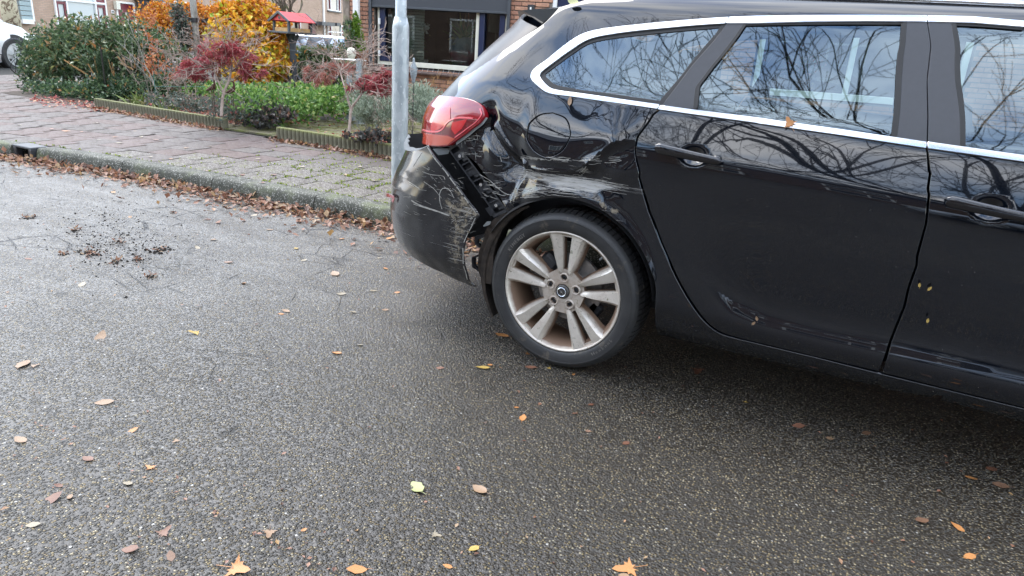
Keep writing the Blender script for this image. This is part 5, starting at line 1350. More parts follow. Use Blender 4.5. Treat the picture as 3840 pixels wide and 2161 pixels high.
def bwear(V):
    X, z = V[:, 0], V[:, 2]
    q_ = np.stack([X, z], 1)
    def pt(cx, cy):
        u, zz_ = MAPU(*C_(cx, cy)); b_ = base_pt(u, zz_, xe_bump); return float(b_[0]), float(b_[2])
    wv_ = .30 + 0 * X; mv = .06 + 0 * X
    ed = [pt(*p) for p in ((560, 860), (640, 840), (700, 860), (650, 960), (600, 1050), (600, 1200))]
    d = polyd(X, z, ed); wv_ += .4 * np.exp(-(d / .06) ** 2); mv += .62 * np.exp(-(d / .05) ** 2)
    for a, b in (((520, 780), (700, 880)), ((560, 860), (640, 1000)), ((600, 700), (745, 880))):
        d = polyd(X, z, [pt(*a), pt(*b)]); mv = np.maximum(mv, .8 * np.exp(-(d / .02) ** 2))
    p = pt(455, 765); mv = np.maximum(mv, .8 * gau(X, z, p, .014, .010))
    mv += .4 * np.clip((.36 - z) / .1, 0, 1)
    return np.clip(wv_, 0, 1), np.clip(mv, 0, 1)
bump = panel('rear_bumper', M['bumper'], car, bo, step=.0105, mp_=MAPU, feat=False, extra=bfold, skirt=.006, wear=bwear)
# thickness of the torn edge and rear face continuing round the car
V = []; ys = np.linspace(0, 1, 13)
zl = [.80, .74, .62, .5, .38, .28, .24]
for z in zl:
    y0 = D0 + CB - .055 + .02; x0 = float(xe_bump(z))
    for t in ys: V.append((x0 - .07 * (1 - (2 * t - 1) ** 2) - .003, y0 + (2 * YC - 2 * y0) * t + 0, z))
n = len(ys)
mk('bumper_back', V, [(i * n + j, (i + 1) * n + j, (i + 1) * n + j + 1, i * n + j + 1) for i in range(len(zl) - 1) for j in range(n - 1)], M['bumper'], bump, True)
bo2 = [('u', .99, .27), ('u', .99, .74), ('u', .35, .78), XZ(-1.36, .70), XZ(-1.36, .45), ('u', .1, .26)]
panel('rear_bumper', M['bumper'], car, bo2, step=.05, mp_=MAPU, feat=False, mirror=True)
# torn upper lip of the bumper with ragged edge
def on_b(x, y, off=0.0):
    u, z = MAPU(x, y); P = base_pt(u, z, xe_bump).copy(); P[1] -= .055; return P
def sheet(name, mat, px, depth_fn, thick, parent, n=1):
    """an outline in the photograph set at its own depth, with thickness"""
    P = [depth_fn(*p) for p in px]; P = [np.array(p) for p in P]
    c = np.mean(P, 0); nn = np.zeros(3)
    for i in range(len(P)): nn += np.cross(P[i] - c, P[(i + 1) % len(P)] - c)
    nn /= np.linalg.norm(nn)
    if nn @ (c - O3) > 0: nn = -nn
    k = len(P); V = P + [p - nn * thick for p in P]
    Fc = [tuple(range(k)), tuple(range(k, 2 * k))[::-1]] + [(i, i + k, (i + 1) % k + k, (i + 1) % k) for i in range(k)]
    return mk(name, V, Fc, mat, parent)
rag = [C_(255, 296), C_(300, 293), C_(345, 290), C_(362, 296), C_(362, 322), C_(352, 330), C_(362, 345), C_(330, 348), C_(318, 360), C_(300, 350), C_(285, 372), C_(290, 392), C_(262, 388), C_(250, 360), C_(262, 345), C_(250, 330), C_(268, 318)]
lipo = [C_(222, 362), C_(235, 330), C_(255, 296), C_(268, 318), C_(250, 330), C_(262, 345), C_(250, 360), C_(262, 388), C_(290, 392), C_(310, 400), C_(352, 396), C_(392, 380), C_(350, 406), C_(305, 420), C_(262, 420), C_(226, 410)]
u_, z_ = MAPU(*C_(300, 418)); YL = float(base_pt(u_, z_, xe_bump)[1]) - .05
sheet('bumper_lip', M['lip'], lipo, lambda x, y: gy(x, y, YL + .02 + .0006 * (C_(0, 420)[1] - y)), .004, bump)
sheet('bumper_liner', M['blackmatt'], [C_(225, 350), C_(255, 296), C_(350, 290), C_(372, 330), C_(372, 380), C_(352, 402), C_(300, 418), C_(240, 412)], lambda x, y: gy(x, y, YL + .07), .01, bump)
# fine scratches, bare paint lines standing on the dented skins
def ribbons(name, par, mp_, lines, disp, w0=.0012):
    V = []; Fc = []
    for px, w_ in lines:
        uz = cat_rom([mp_(*p) for p in px], n=4); n = len(uz)
        q_ = np.array(uz); X = q_[:, 0] * .66; T = np.gradient(np.stack([X, q_[:, 1]], 1), axis=0); T /= (np.linalg.norm(T, axis=1)[:, None] + 1e-9)
        for sg in (1, -1):
            u = q_[:, 0] - sg * T[:, 1] * w_ / .66; z = q_[:, 1] + sg * T[:, 0] * w_
            P = disp(u, z); V += [tuple(p) for p in P]
        b = len(V) - 2 * n
        Fc += [(b + i, b + i + 1, b + n + i + 1, b + n + i) for i in range(n - 1)]
    o = mk(name, V, Fc, M['scratch'], par); o['kind'] = 'stuff'; return o
M['scratch'] = plain('scratched_primer', (.27, .26, .235), .7, var=.35, scale=60)
def dq_(u, z):
    P = base_pt(u, z); P[:, 1] += features(P[:, 0], P[:, 2], True) - .0012; return P
def db_(u, z):
    P = bfold(base_pt(u, z, xe_bump), u, z); P[:, 1] -= .0013; return P
rs_ = random.Random(4); ln_ = []
def streak(cx, cy, L_, ang, w_, j=2.0):
    a = R(ang); return ([C_(cx + L_ * t * math.cos(a) + rs_.gauss(0, j * .3), cy + L_ * t * math.sin(a) + rs_.gauss(0, j)) for t in (-.5, -.1, .25, .5)], w_)
for k in range(64):      # scuff band over the arch
    t = rs_.random() * .86; cx = 1010 + 900 * t; cy = 585 + 120 * t ** 1.3 + rs_.gauss(0, 22); ln_.append(streak(cx, cy, rs_.uniform(40, 210), 6 + 4 * t, rs_.uniform(.0003, .0010)))
for k in range(30): cx = rs_.uniform(1000, 1560); ln_.append(streak(cx, 735 - .04 * (cx - 1000) + rs_.gauss(0, 22), rs_.uniform(40, 170), rs_.gauss(-14 + (cx - 1000) * .05, 4), rs_.uniform(.0004, .0011)))
for k in range(14): ln_.append(streak(rs_.uniform(1060, 1270), rs_.gauss(472, 6), rs_.uniform(20, 80), rs_.gauss(3, 3), rs_.uniform(.0005, .0012)))
for k in range(14): ln_.append(streak(rs_.uniform(1310, 1420), rs_.gauss(480, 10), rs_.uniform(20, 110), rs_.gauss(1, 3), rs_.uniform(.0005, .0011)))
for k in range(16): ln_.append(streak(rs_.uniform(1500, 1760), rs_.gauss(480, 14), rs_.uniform(20, 100), rs_.gauss(2, 5), rs_.uniform(.0005, .0011)))
for k in range(10): ln_.append(streak(rs_.uniform(1490, 1560), rs_.gauss(560, 10), rs_.uniform(20, 70), rs_.gauss(-38, 8), rs_.uniform(.0006, .0013)))
for k in range(20): ln_.append(streak(rs_.uniform(640, 790), rs_.uniform(300, 480), rs_.uniform(20, 70), rs_.choice([84, 4, -8]) + rs_.gauss(0, 4), rs_.uniform(.0004, .0009)))
for k in range(16): ln_.append(streak(rs_.uniform(800, 960), rs_.uniform(520, 760), rs_.uniform(20, 110), rs_.gauss(12, 12), rs_.uniform(.0004, .001)))
ln_.append(([C_(770, 590), C_(850, 640), C_(940, 725), C_(1010, 745)], .0012)); ln_.append(([C_(905, 455), C_(912, 480), C_(916, 498)], .0012))
ribbons('scratches', car, MAPB, ln_, dq_)
ln_ = []
for k in range(36): ln_.append(streak(rs_.uniform(570, 735), rs_.uniform(800, 1010), rs_.uniform(12, 50), rs_.gauss(-30, 12), rs_.uniform(.0003, .0007), 1.0))
for k in range(48): ln_.append(streak(rs_.uniform(240, 640), rs_.uniform(480, 900), rs_.uniform(10, 60), rs_.gauss(28, 14), rs_.uniform(.0003, .0006), 1.0))
ln_ += [([C_(285, 775), C_(360, 815), C_(460, 850), C_(560, 885)], .0028), ([C_(300, 800), C_(400, 835), C_(540, 880)], .0012), ([C_(360, 568), C_(420, 590), C_(500, 600), C_(520, 625)], .0010), ([C_(370, 640), C_(440, 690), C_(500, 760)], .0008),
        ([C_(545, 690), C_(505, 690), C_(485, 730), C_(490, 790), C_(505, 838)], .0014), ([C_(545, 690), C_(570, 720), C_(590, 760)], .0010), ([C_(258, 640), C_(300, 665), C_(340, 690)], .0014), ([C_(350, 430), C_(320, 480), C_(290, 530)], .0016)]
for a_, b_ in zip(((398, 392), (436, 452), (505, 540), (560, 612), (612, 678), (668, 752), (708, 806), (752, 902), (700, 1010), (662, 1120), (664, 1250)), ((432, 446), (498, 532), (552, 602), (604, 668), (655, 735), (702, 797), (762, 880), (708, 998), (668, 1080), (662, 1235), (690, 1350))):
    m_ = ((a_[0] + b_[0]) / 2 - 5 + rs_.gauss(0, 1.5), (a_[1] + b_[1]) / 2 + rs_.gauss(0, 1.5)); ln_.append(([C_(a_[0] - 6, a_[1]), C_(*m_), C_(b_[0] - 6, b_[1])], rs_.uniform(.0012, .0024)))
ribbons('scratches', bump, MAPU, ln_, db_)
# red reflector in the bumper's rear corner
strip_on('reflector', M['tail_red'], bump, [C_(134, 752), C_(158, 758), C_(186, 768), C_(178, 800)], .014, .063, mp_=Mapper(xe=xe_bump, off=.055))
# cavity behind the bumper: crushed inner panel, dark
def inner_sheet(pts, yy, mat, name='inner_panel', th_=.01):
    return sheet(name, mat, [C_(*p) for p in pts], lambda x, y: gy(x, y, yy), th_, car)
inner_sheet([(380, 385), (470, 398), (560, 400), (640, 440), (1000, 900), (860, 1000), (780, 1030), (690, 1050), (600, 900), (480, 700)], D0 + .16, M['blackmatt'])
inner_sheet([(430, 402), (500, 398), (560, 400), (540, 440), (470, 450)], D0 + .10, M['lip'], 'torn_flange', .004)
inner_sheet([(585, 625), (650, 640), (670, 700), (640, 690), (640, 660), (590, 640)], D0 + .12, M['black'], 'clip', .006)
inner_sheet([(795, 962), (822, 932), (850, 930), (845, 950), (828, 960), (800, 968)], D0 + .02, M['lip'], 'torn_flange', .004)
inner_sheet([(732, 1040), (800, 1022), (812, 1040), (756, 1062), (752, 1090), (770, 1108), (768, 1120), (735, 1095)], D0 + .05, M['black'], 'clip', .02)
inner_sheet([(712, 1190), (755, 1172), (760, 1186), (728, 1200), (728, 1250), (765, 1282), (766, 1296), (716, 1262)], D0 + .06, M['black'], 'clip', .02)
# black plastic bumper bracket with cells and screws
def brk(s, t, dy=0.0):
    """s along the bracket 0..1, t across 0..1 -> world"""
    a = np.array(C_(545, 412)) * (1 - s) + np.array(C_(880, 880)) * s
    b = np.array(C_(615, 372)) * (1 - s) + np.array(C_(968, 842)) * s
    x, y = a * (1 - t) + b * t
    u, z = MAPB(x, y); Yb = float(base_pt(u, z)[1])
    return gy(x, y, Yb + .012 + dy)
br = MB()
def quad3(mb, s0, s1, t0, t1, d0, d1):
    P = [brk(s, t, d0) for s, t in ((s0, t0), (s1, t0), (s1, t1), (s0, t1))] + [brk(s, t, d1) for s, t in ((s0, t0), (s1, t0), (s1, t1), (s0, t1))]
    mb.add(P, [(0, 1, 2, 3), (7, 6, 5, 4), (0, 4, 5, 1), (1, 5, 6, 2), (2, 6, 7, 3), (3, 7, 4, 0)])
NS = 12
for i in range(NS):
    quad3(br, i / NS, (i + 1) / NS, 0.0, .12, .000, .03); quad3(br, i / NS, (i + 1) / NS, .88, 1.0, -.006, .03)
    quad3(br, i / NS, (i + 1) / NS, 0, 1, .026, .03)
    quad3(br, i / NS - .006, i / NS + .010, .1, .9, .006 if i % 2 else 0, .03)
    if i in (1, 4, 7, 10): quad3(br, i / NS + .015, (i + 1) / NS - .01, .15, .85, .006, .028)
    elif i % 3 == 2: quad3(br, i / NS + .02, (i + 1) / NS - .03, .5, .9, .0, .028)
quad3(br, -.02, .0, 0, 1, 0, .03); quad3(br, .99, 1.03, -.2, 1.05, -.004, .03); quad3(br, .88, 1.0, -.35, .02, .0, .03)
bo_ = br.build('bumper_bracket', M['black'], car)
for s in (.14, .58, .90):
    mb = MB(); p = brk(s, .55, .003)
    mb.lathe([(0, -.006), (.007, -.006), (.009, .002), (.009, .006)], p, 10, 'Y')
    mb.build('screw', M['chrome'], bo_)

# ---- wheel arch inner and hanging liner
HX, HZ = -.957, .324
WY = 2.338
mb = MB()
mb.lathe([(.37, D0 + .012), (.385, D0 + .05), (.39, D0 + .3)], (HX, 0, HZ), 26, 'Y', R(8), R(150)); mb.build('arch_liner', M['blackmatt'], car, True)
mb = MB()
V = []; n = 16
for i in range(n + 1):
    a = R(118 + (212 - 118) * i / n); wd = .010 + .020 * math.sin(math.pi * min(1, i / n * 1.15) ** .9)
    for (rr, yy) in ((.345, D0 + .030), (.345 + wd * .75, D0 + .022), (.345 + wd, D0 + .05), (.345 + wd * 1.0, D0 + .22)):
        V.append((HX + rr * math.cos(a), yy, HZ + .01 + rr * math.sin(a)))
mb.add(V, [(i * 4 + j, (i + 1) * 4 + j, (i + 1) * 4 + j + 1, i * 4 + j + 1) for i in range(n) for j in range(3)])
lo_ = mb.build('liner_edge', M['liner'], car, True)
sheet('hanging_liner', M['liner'], [C_(985, 862), C_(930, 878), C_(880, 908), C_(830, 960), C_(806, 1010), C_(800, 1063), C_(778, 1110), C_(765, 1150), C_(757, 1230), C_(764, 1300), C_(785, 1355), C_(815, 1378), C_(852, 1386), C_(866, 1300), C_(868, 1180), C_(888, 1090), C_(930, 990), C_(990, 920), C_(1060, 865)], lambda x, y: gy(x, y, D0 + .035), .012, car)

# ---- wheels
def make_wheel(hx, wy, hz, phase, sgn=1, detail=True):
    """axis along Y, face towards -Y (sgn=1)"""
    def tr(P):  # local (x, y out, z) -> world
        return [(hx + p[0], wy + sgn * p[1], hz + p[2]) for p in P]
    def build(name, mb_, mat, par, smooth=False, dirt=None, ang=None):
        F2 = mb_.F if sgn == 1 else [f[::-1] for f in mb_.F]
        o = mk(name, tr(mb_.V), F2, mat, par, smooth)
        if ang: smooth_angle(o, ang)
        if dirt is not None:
            at = o.data.attributes.new('dirt', 'FLOAT', 'POINT'); at.data.foreach_set('value', np.array([dirt(v) for v in mb_.V], np.float32))
        return o
    mb = MB()
    mb.lathe([(.2445, .004), (.2455, -.001), (.243, -.005), (.2385, -.004), (.236, .004), (.226, .016), (.215, .045), (.212, .12), (.222, .17), (.23, .19)], (0, 0, 0), 72, 'Y')
    whl = build('wheel', mb, M['alloy'], car, True, lambda v: 0.15 if v[1] < .005 else min(1, .42 + (v[1]) * 12))
    mb = MB()
    prof = [(.2445, .004), (.248, -.004), (.254, -.0075), (.262, -.010), (.275, -.0125), (.288, -.0125), (.2885, -.0135), (.292, -.0135), (.2925, -.0120), (.300, -.009), (.309, .000), (.314, .009)]
    mb.lathe(prof, (0, 0, 0), 96, 'Y')
    # tread: shoulder blocks with sipes, then ribs
    NB = 84; RT = .325
    for i in range(NB):
        a0 = 2 * math.pi * i / NB; da = 2 * math.pi / NB
        gsc = .80 + .06 * math.sin(i * 2.3)
        for (y0, y1, r0, r1, sk) in ((.009, .040, .3145, .3225, 0), (.044, .075, .3235, .325, .012), (.081, .115, .3255, .3255, 0), (.121, .152, .325, .3235, -.012), (.156, .19, .3225, .3145, 0)):
            V = []
            for (aa, ) in ((a0 + da * .02,), (a0 + da * gsc,)):
                for (yy, r_, sh) in ((y0, r0, 0), (y1, r1, sk)):
                    a = aa + sh; V += [(r_ * math.cos(a), yy, r_ * math.sin(a)), ((r_ - .012) * math.cos(a), yy, (r_ - .012) * math.sin(a))]
            mb.add(V, [(0, 2, 6, 4), (0, 1, 3, 2), (4, 6, 7, 5), (2, 3, 7, 6), (0, 4, 5, 1)])
    mb.lathe([(.312, .006), (.316, .05), (.3165, .1), (.316, .15), (.306, .192), (.27, .205), (.235, .195)], (0, 0, 0), 84, 'Y')
    ty = build('tyre', mb, M['tyre'], whl, ang=38)
    # five double spokes
    for k in range(5):
        a = phase + k * 2 * math.pi / 5; ca_, sa_ = math.cos(a), math.sin(a)
        mb = MB()
        def rad(r_, t, y): return (r_ * ca_ - t * sa_, y, r_ * sa_ + t * ca_)
        rs = [(.074, .0115, .029), (.090, .0095, .034), (.108, .0110, .041), (.130, .0125, .049), (.155, .0140, .056), (.180, .0155, .0625), (.205, .0170, .071), (.222, .0180, .080), (.235, .0180, .090)]
        for sg in (1, -1):
            V = []
            for (r_, ti, to) in rs:
                yf = .020 - .016 * min(1, (r_ - .07) / .15) ** .8     # face comes forward to the lip
                ym = yf - .004; deep = .045 + .02 * (1 - (r_ - .07) / .16)
                w_ = to - ti
                row = [(ti, deep), (ti, yf + .006), (ti + .0025, yf + .002), (ti + w_ * .42, ym + .002), (ti + w_ * .74, ym), (to - .0035, yf + .004), (to + .001, yf + .012), (to + .004 + .010 * (r_ / .235), deep)]
                V += [rad(r_, sg * t, y) for t, y in row]
            k8 = 8
            Fc = [(i * k8 + j, i * k8 + j + 1, (i + 1) * k8 + j + 1, (i + 1) * k8 + j) for i in range(len(rs) - 1) for j in range(k8 - 1)]
            Fc += [tuple(range(k8)), tuple((len(rs) - 1) * k8 + j for j in range(k8))[::-1]]
            if sg == 1: Fc = [f[::-1] for f in Fc]
            mb.add(V, Fc)
        # web at both ends of the slot
        for (r0, r1) in ((.066, .089), (.224, .238)):
            V = [rad(r_, t, y) for y in (.0245 if r0 < .1 else .011, .05) for (r_, t) in ((r0, -.02), (r1, -.017), (r1, .017), (r0, .02))]
            mb.add(V, [(0, 3, 2, 1), (4, 5, 6, 7), (0, 1, 5, 4), (1, 2, 6, 5), (2, 3, 7, 6), (3, 0, 4, 7)])
        def dirt(v):
            r_ = math.hypot(v[0], v[2]); d = max(0, (v[1] - .022) * 30)
            return min(1, .06 + d * 1.5 + .35 * max(0, (.10 - r_) / .05))
        build('spoke', mb, M['alloy'], whl, dirt=dirt, ang=34)
    # hub face with bolt wells
    mb = MB()
    mb.lathe([(.0, .022), (.029, .022), (.031, .0185), (.040, .0180), (.050, .020)], (0, 0, 0), 40, 'Y')
    for k in range(5):     # bridge between wells
        a = phase + (k + .5) * 2 * math.pi / 5
        V = []
        for y, g in ((.0195, 0), (.05, .002)):
            for r_, t in ((.040, -.021), (.088, -.030), (.088, .030), (.040, .021)):
                V.append((r_ * math.cos(a) - t * math.sin(a), y, r_ * math.sin(a) + t * math.cos(a)))
        mb.add(V, [(0, 3, 2, 1), (0, 1, 5, 4), (1, 2, 6, 5), (2, 3, 7, 6), (3, 0, 4, 7)])
    for k in range(5):
        a = phase + k * 2 * math.pi / 5; c = (.057 * math.cos(a), 0, .057 * math.sin(a))
        mb.lathe([(.0205, .0195), (.0165, .0150), (.0140, .0165), (.0130, .045), (.0, .045)], c, 20, 'Y')
    build('hub', mb, M['alloy'], whl, dirt=lambda v: .30 if v[1] < .02 else min(1, .4 + (v[1] - .02) * 25), ang=35)
    for k in range(5):
        a = phase + k * 2 * math.pi / 5; c = (.057 * math.cos(a), 0, .057 * math.sin(a)); mb = MB()
        mb.lathe([(.0, .027), (.0035, .027), (.0045, .022), (.0085, .0225), (.0098, .026), (.0100, .045)], c, 6, 'Y')
        build('wheel_bolt', mb, M['steel'], whl)
    mb = MB(); mb.lathe([(0, .0105), (.022, .0110), (.0268, .0135), (.0285, .0185), (.0285, .024)], (0, 0, 0), 40, 'Y'); cap_ = build('hub_cap', mb, M['cap'], whl, True)
    mb = MB()
    ring = [(.0175 * math.cos(t), .0085, .0175 * math.sin(t)) for t in np.linspace(0, 2 * math.pi, 37)]
    mb.tube(ring, .0017, 6, cap=False)
    # lightning bar across the ring
    B0 = R(-50); cb_, sb_ = math.cos(B0), math.sin(B0)
    zg = [(-.0245, -.001), (.003, -.0028), (.001, .0012), (.0245, .001), (-.003, .0030), (-.001, -.0008)]
    pts = [(x * cb_ - z * sb_, x * sb_ + z * cb_) for x, z in zg]
    mb.prism(pts, .0062, .0105)
    build('emblem', mb, M['chrome'], whl)
    # brake
    mb = MB(); mb.lathe([(.055, .060), (.07, .062), (.075, .085), (.138, .085), (.140, .09), (.138, .105), (.07, .105)], (0, 0, 0), 48, 'Y'); build('brake_disc', mb, M['disc'], whl, ang=35)
    mb = MB(); mb.bbox((-.10, .085, .075), (.075, .06, .10), .012, rot=Matrix.Rotation(R(35), 3, 'Y')); mb.bbox((.115, .10, -.07), (.06, .03, .06), .01, rot=Matrix.Rotation(R(35), 3, 'Y')); mb.lathe([(.0, .075), (.05, .075), (.055, .2)], (0, 0, 0), 20, 'Y')
    build('brake_caliper', mb, M['black'], whl)
    if detail:
        mb = MB(); mb.tube([(.135, .03, .155), (.150, .022, .172)], .0045, 8); build('valve_stem', mb, M['lip'], whl)
        for text, a_mid, flip, sz in (('KINERGY', R(140), 1, .020), ('Hankook', R(-42), -1, .022)):
            cu = bpy.data.curves.new('t', 'FONT'); cu.size = sz; cu.extrude = .0006; cu.align_x = 'CENTER'
            Vs, Fs = [], []
            wtot = len(text) * sz * .74
            for i, chh in enumerate(text):
                cu.body = chh; to = bpy.data.objects.new('t', cu); me = bpy.data.meshes.new_from_object(to)
                off = (i - (len(text) - 1) / 2) * sz * .74 / .268
                a = a_mid - off * flip; b0 = len(Vs)
                # up of the letter points outwards (flip=1) or inwards
                upv = np.array([math.cos(a), math.sin(a)]) * (1 if flip == 1 else -1)
                rt = np.array([upv[1], -upv[0]])
                cpt = np.array([math.cos(a), math.sin(a)]) * (.2605 if flip == 1 else .277)
                for v_ in me.vertices:
                    p = cpt + rt * v_.co.x + upv * v_.co.y; Vs.append((p[0], -.0118 - v_.co.z, p[1]))
                Fs += [tuple(b0 + q_ for q_ in pl.vertices) for pl in me.polygons]
                bpy.data.objects.remove(to); bpy.data.meshes.remove(me)
            bpy.data.curves.remove(cu)
            mb = MB(); mb.V, mb.F = Vs, Fs; build('tyre_lettering', mb, M['letter'], whl)
    return whl
# phase so that a slot points at the photographed one
def ang_of(px, py):
    P = gy(px, py, WY); return math.atan2(P[2] - HZ, P[0] - HX)
PH = ang_of(1750 + 752 / 2.013, 700 + 400 / 2.013)
make_wheel(HX, WY, HZ, PH)
make_wheel(1.73, WY, HZ, .7, detail=False)
make_wheel(HX, 2 * YC - WY, HZ, .3, -1, detail=False)
make_wheel(1.73, 2 * YC - WY, HZ, 1.1, -1, detail=False)
print('car done', HX, HZ)
# ================================================================== trees, shrubs and garden
M['fgreen'] = leafmat('glossy_shrub_leaves', [(0, (.03, .055, .022)), (.4, (.075, .125, .055)), (.7, (.14, .19, .095)), (.88, (.22, .27, .16)), (.96, (.34, .16, .06)), (1, (.26, .30, .08))], .28)
M['fdark'] = M.get('fdark')
M['ivy'] = leafmat('ivy_leaves', [(0, (.022, .048, .022)), (.5, (.055, .105, .048)), (.85, (.11, .17, .08)), (.95, (.19, .24, .08)), (1, (.42, .17, .08))], .35)
M['yew'] = leafmat('yew_needles', [(0, (.012, .03, .012)), (1, (.045, .08, .03))], .6)
M['conif'] = leafmat('bright_conifer', [(0, (.06, .13, .01)), (.5, (.14, .25, .02)), (1, (.24, .36, .05))], .6)
M['forange'] = leafmat('orange_autumn_leaves', [(0, (.20, .06, .015)), (.3, (.45, .14, .015)), (.6, (.65, .24, .02)), (.85, (.66, .34, .04)), (1, (.40, .34, .04))], .5)
M['fyellow'] = leafmat('yellow_autumn_leaves', [(0, (.30, .11, .015)), (.25, (.60, .24, .02)), (.55, (.72, .40, .03)), (.8, (.60, .48, .04)), (1, (.26, .34, .03))], .5)
M['frust'] = leafmat('rust_leaves', [(0, (.20, .05, .025)), (.5, (.40, .13, .05)), (1, (.52, .24, .10))], .5)
M['fred'] = leafmat('red_maple_leaves', [(0, (.12, .015, .025)), (.4, (.26, .025, .045)), (.8, (.42, .05, .075)), (1, (.45, .12, .10))], .5)
M['fredb'] = leafmat('brown_red_maple_leaves', [(0, (.22, .08, .07)), (.5, (.40, .15, .12)), (1, (.50, .26, .20))], .6)
M['geran'] = leafmat('bright_green_ground_leaves', [(0, (.04, .10, .02)), (.4, (.10, .21, .04)), (.75, (.18, .32, .07)), (.92, (.28, .40, .13)), (1, (.42, .32, .10))], .5)
M['laven'] = leafmat('lavender_leaves', [(0, (.16, .20, .14)), (.5, (.32, .38, .29)), (1, (.50, .55, .45))], .7)
M['purpl'] = leafmat('purple_ground_leaves', [(0, (.02, .022, .02)), (.5, (.06, .06, .05)), (.8, (.10, .08, .08)), (1, (.20, .10, .06))], .45)
M['greyg'] = leafmat('grey_green_leaves', [(0, (.04, .06, .045)), (.6, (.12, .15, .12)), (.9, (.20, .17, .13)), (1, (.25, .08, .08))], .5)
M['grass'] = leafmat('thin_grass', [(0, (.10, .16, .03)), (.6, (.22, .28, .08)), (1, (.40, .36, .18))], .6)

def blob_pts(n, blobs, clump=14, cs=.16, shell=.55):
    """points in the outer part of several ellipsoids, gathered in clumps so that gaps remain"""
    out = []; wts = np.array([b[3] * b[4] * b[5] for b in blobs]) ** .66; wts /= wts.sum()
    for b, w_ in zip(blobs, wts):
        m = max(1, int(n * w_ / clump)); d = rdir(m); r_ = (shell + (1 - shell) * nr.rand(m, 1)) ** 1.0
        c = np.array(b[:3]) + d * r_ * np.array(b[3:6])
        c = c[c[:, 2] > b[2] - b[5] * .98]
        p = np.repeat(c, clump, 0) + nr.normal(size=(len(c) * clump, 3)) * cs * min(b[3:6])
        out.append(np.c_[p, np.repeat(np.array([b[:3]]), len(p), 0)])
    return np.vstack(out)
def foliage(par, name, n, blobs, ln, wd, mat, clump=14, cs=.16, shell=.55, up=.3, fold=.2, droop=.15, star=0):
    P = blob_pts(n, blobs, clump, cs, shell); C = P[:, :3]; C = C[C[:, 2] > .14] if len(C) else C
    cen = P[P[:, 2] > .14][:, 3:]
    outw = C - cen; outw /= (np.linalg.norm(outw, axis=1)[:, None] + 1e-6)
    D_r = outw * .7 + rdir(len(C)) * .9 + np.array([0, 0, up]); N_r = outw * .8 + rdir(len(C), .8) * .8
    l_ = nr.uniform(.7, 1.25, len(C)) * ln; w_ = l_ * wd
    if star:
        Cs, Ds, Ns, ls = [], [], [], []
        D_r /= np.linalg.norm(D_r, axis=1)[:, None]; S = np.cross(D_r, N_r); S /= np.linalg.norm(S, axis=1)[:, None]
        for a in np.linspace(-1.25, 1.25, star): Cs.append(C); Ds.append(D_r * math.cos(a) + S * math.sin(a)); Ns.append(N_r); ls.append(l_ * (1 - .25 * abs(a)))
        C, D_r, N_r, l_ = np.vstack(Cs), np.vstack(Ds), np.vstack(Ns), np.concatenate(ls); w_ = l_ * wd
    return leaves(name, C, D_r, N_r, l_, w_, mat, par, fold, droop=droop)
def branch_net(mb, start, dirv, length, rad, depth, rr, spread=.55, upb=.1, nseg=4, kids=(2, 3), shrink=.68, tips=None, crook=.25, minr=.003, taper=.45, kr=.72):
    p = Vector(start); d = Vector(dirv).normalized(); pts = [p.copy()]; rads = [rad]
    for i in range(nseg):
        d = (d + Vector((rr.gauss(0, crook), rr.gauss(0, crook), rr.gauss(0, crook) * .7 + upb * .3))).normalized()
        p = p + d * length / nseg; pts.append(p.copy()); rads.append(max(minr, rad * (1 - taper * (i + 1) / nseg)))
    mb.tube(pts, rads, 5 if rad > .02 else 3 if rad < .008 else 4, cap=False)
    if depth == 0:
        if tips is not None: tips.append(tuple(p))
        return
    for k in range(rr.randint(*kids)):
        j = rr.randint(max(1, nseg - 2), nseg) if k else nseg
        nd = (d + Vector((rr.gauss(0, spread), rr.gauss(0, spread), rr.gauss(0, spread * .6) + upb))).normalized()
        branch_net(mb, pts[j], nd, length * shrink * rr.uniform(.8, 1.15), rads[j] * (kr if k else min(1, kr + .15)), depth - 1, rr, spread, upb, nseg, kids, shrink, tips, crook, minr, taper, kr)
def stems(par, base, n, h, rr, mat, rad=.012, lean=.5, name='stem', depth=2):
    mb = MB()
    for k in range(n):
        a = rr.uniform(0, 2 * math.pi); branch_net(mb, (base[0] + rr.gauss(0, .1), base[1] + rr.gauss(0, .1), ZP), (math.cos(a) * lean, math.sin(a) * lean, 1), h * .5, rad, depth, rr, .5, .2)
    return mb.build(name, mat, par)
def P_(px, py, depth): return gd(px, py, depth)
def bl(px, py, depth, rx, ry, rz): q_ = gd(px, py, depth); return (q_[0], q_[1], q_[2], rx, ry, rz)
rr = random.Random(5)

# -- hedge side, left
b0 = gd(150, 330, 11.5); t = thing('evergreen_shrub', (b0[0], b0[1], ZP), 'dense dark evergreen shrub at the corner of the hedge, beside the white car', 'shrub')
foliage(t, 'foliage', 9000, [bl(190, 215, 11.6, .42, .5, .40), bl(165, 290, 11.3, .30, .4, .32), bl(225, 180, 11.9, .42, .5, .36)], .05, .45, M['ivy'], 16, .12, .5)
stems(t, b0, 6, .7, rr, M['barkd'])
b0 = gd(380, 350, 10.8); t = thing('rhododendron', (b0[0], b0[1], ZP), 'big loose shrub with glossy green leaves and golden stems left of the orange hedge', 'shrub')
foliage(t, 'foliage', 8200, [bl(330, 160, 11.2, .75, .7, .36), bl(480, 150, 11.0, .6, .6, .35), bl(250, 230, 11.0, .55, .6, .33), bl(420, 235, 10.8, .75, .6, .30), bl(570, 200, 10.8, .40, .5, .30)], .085, .42, M['fgreen'], 9, .17, .45, droop=.3)
mb = MB()
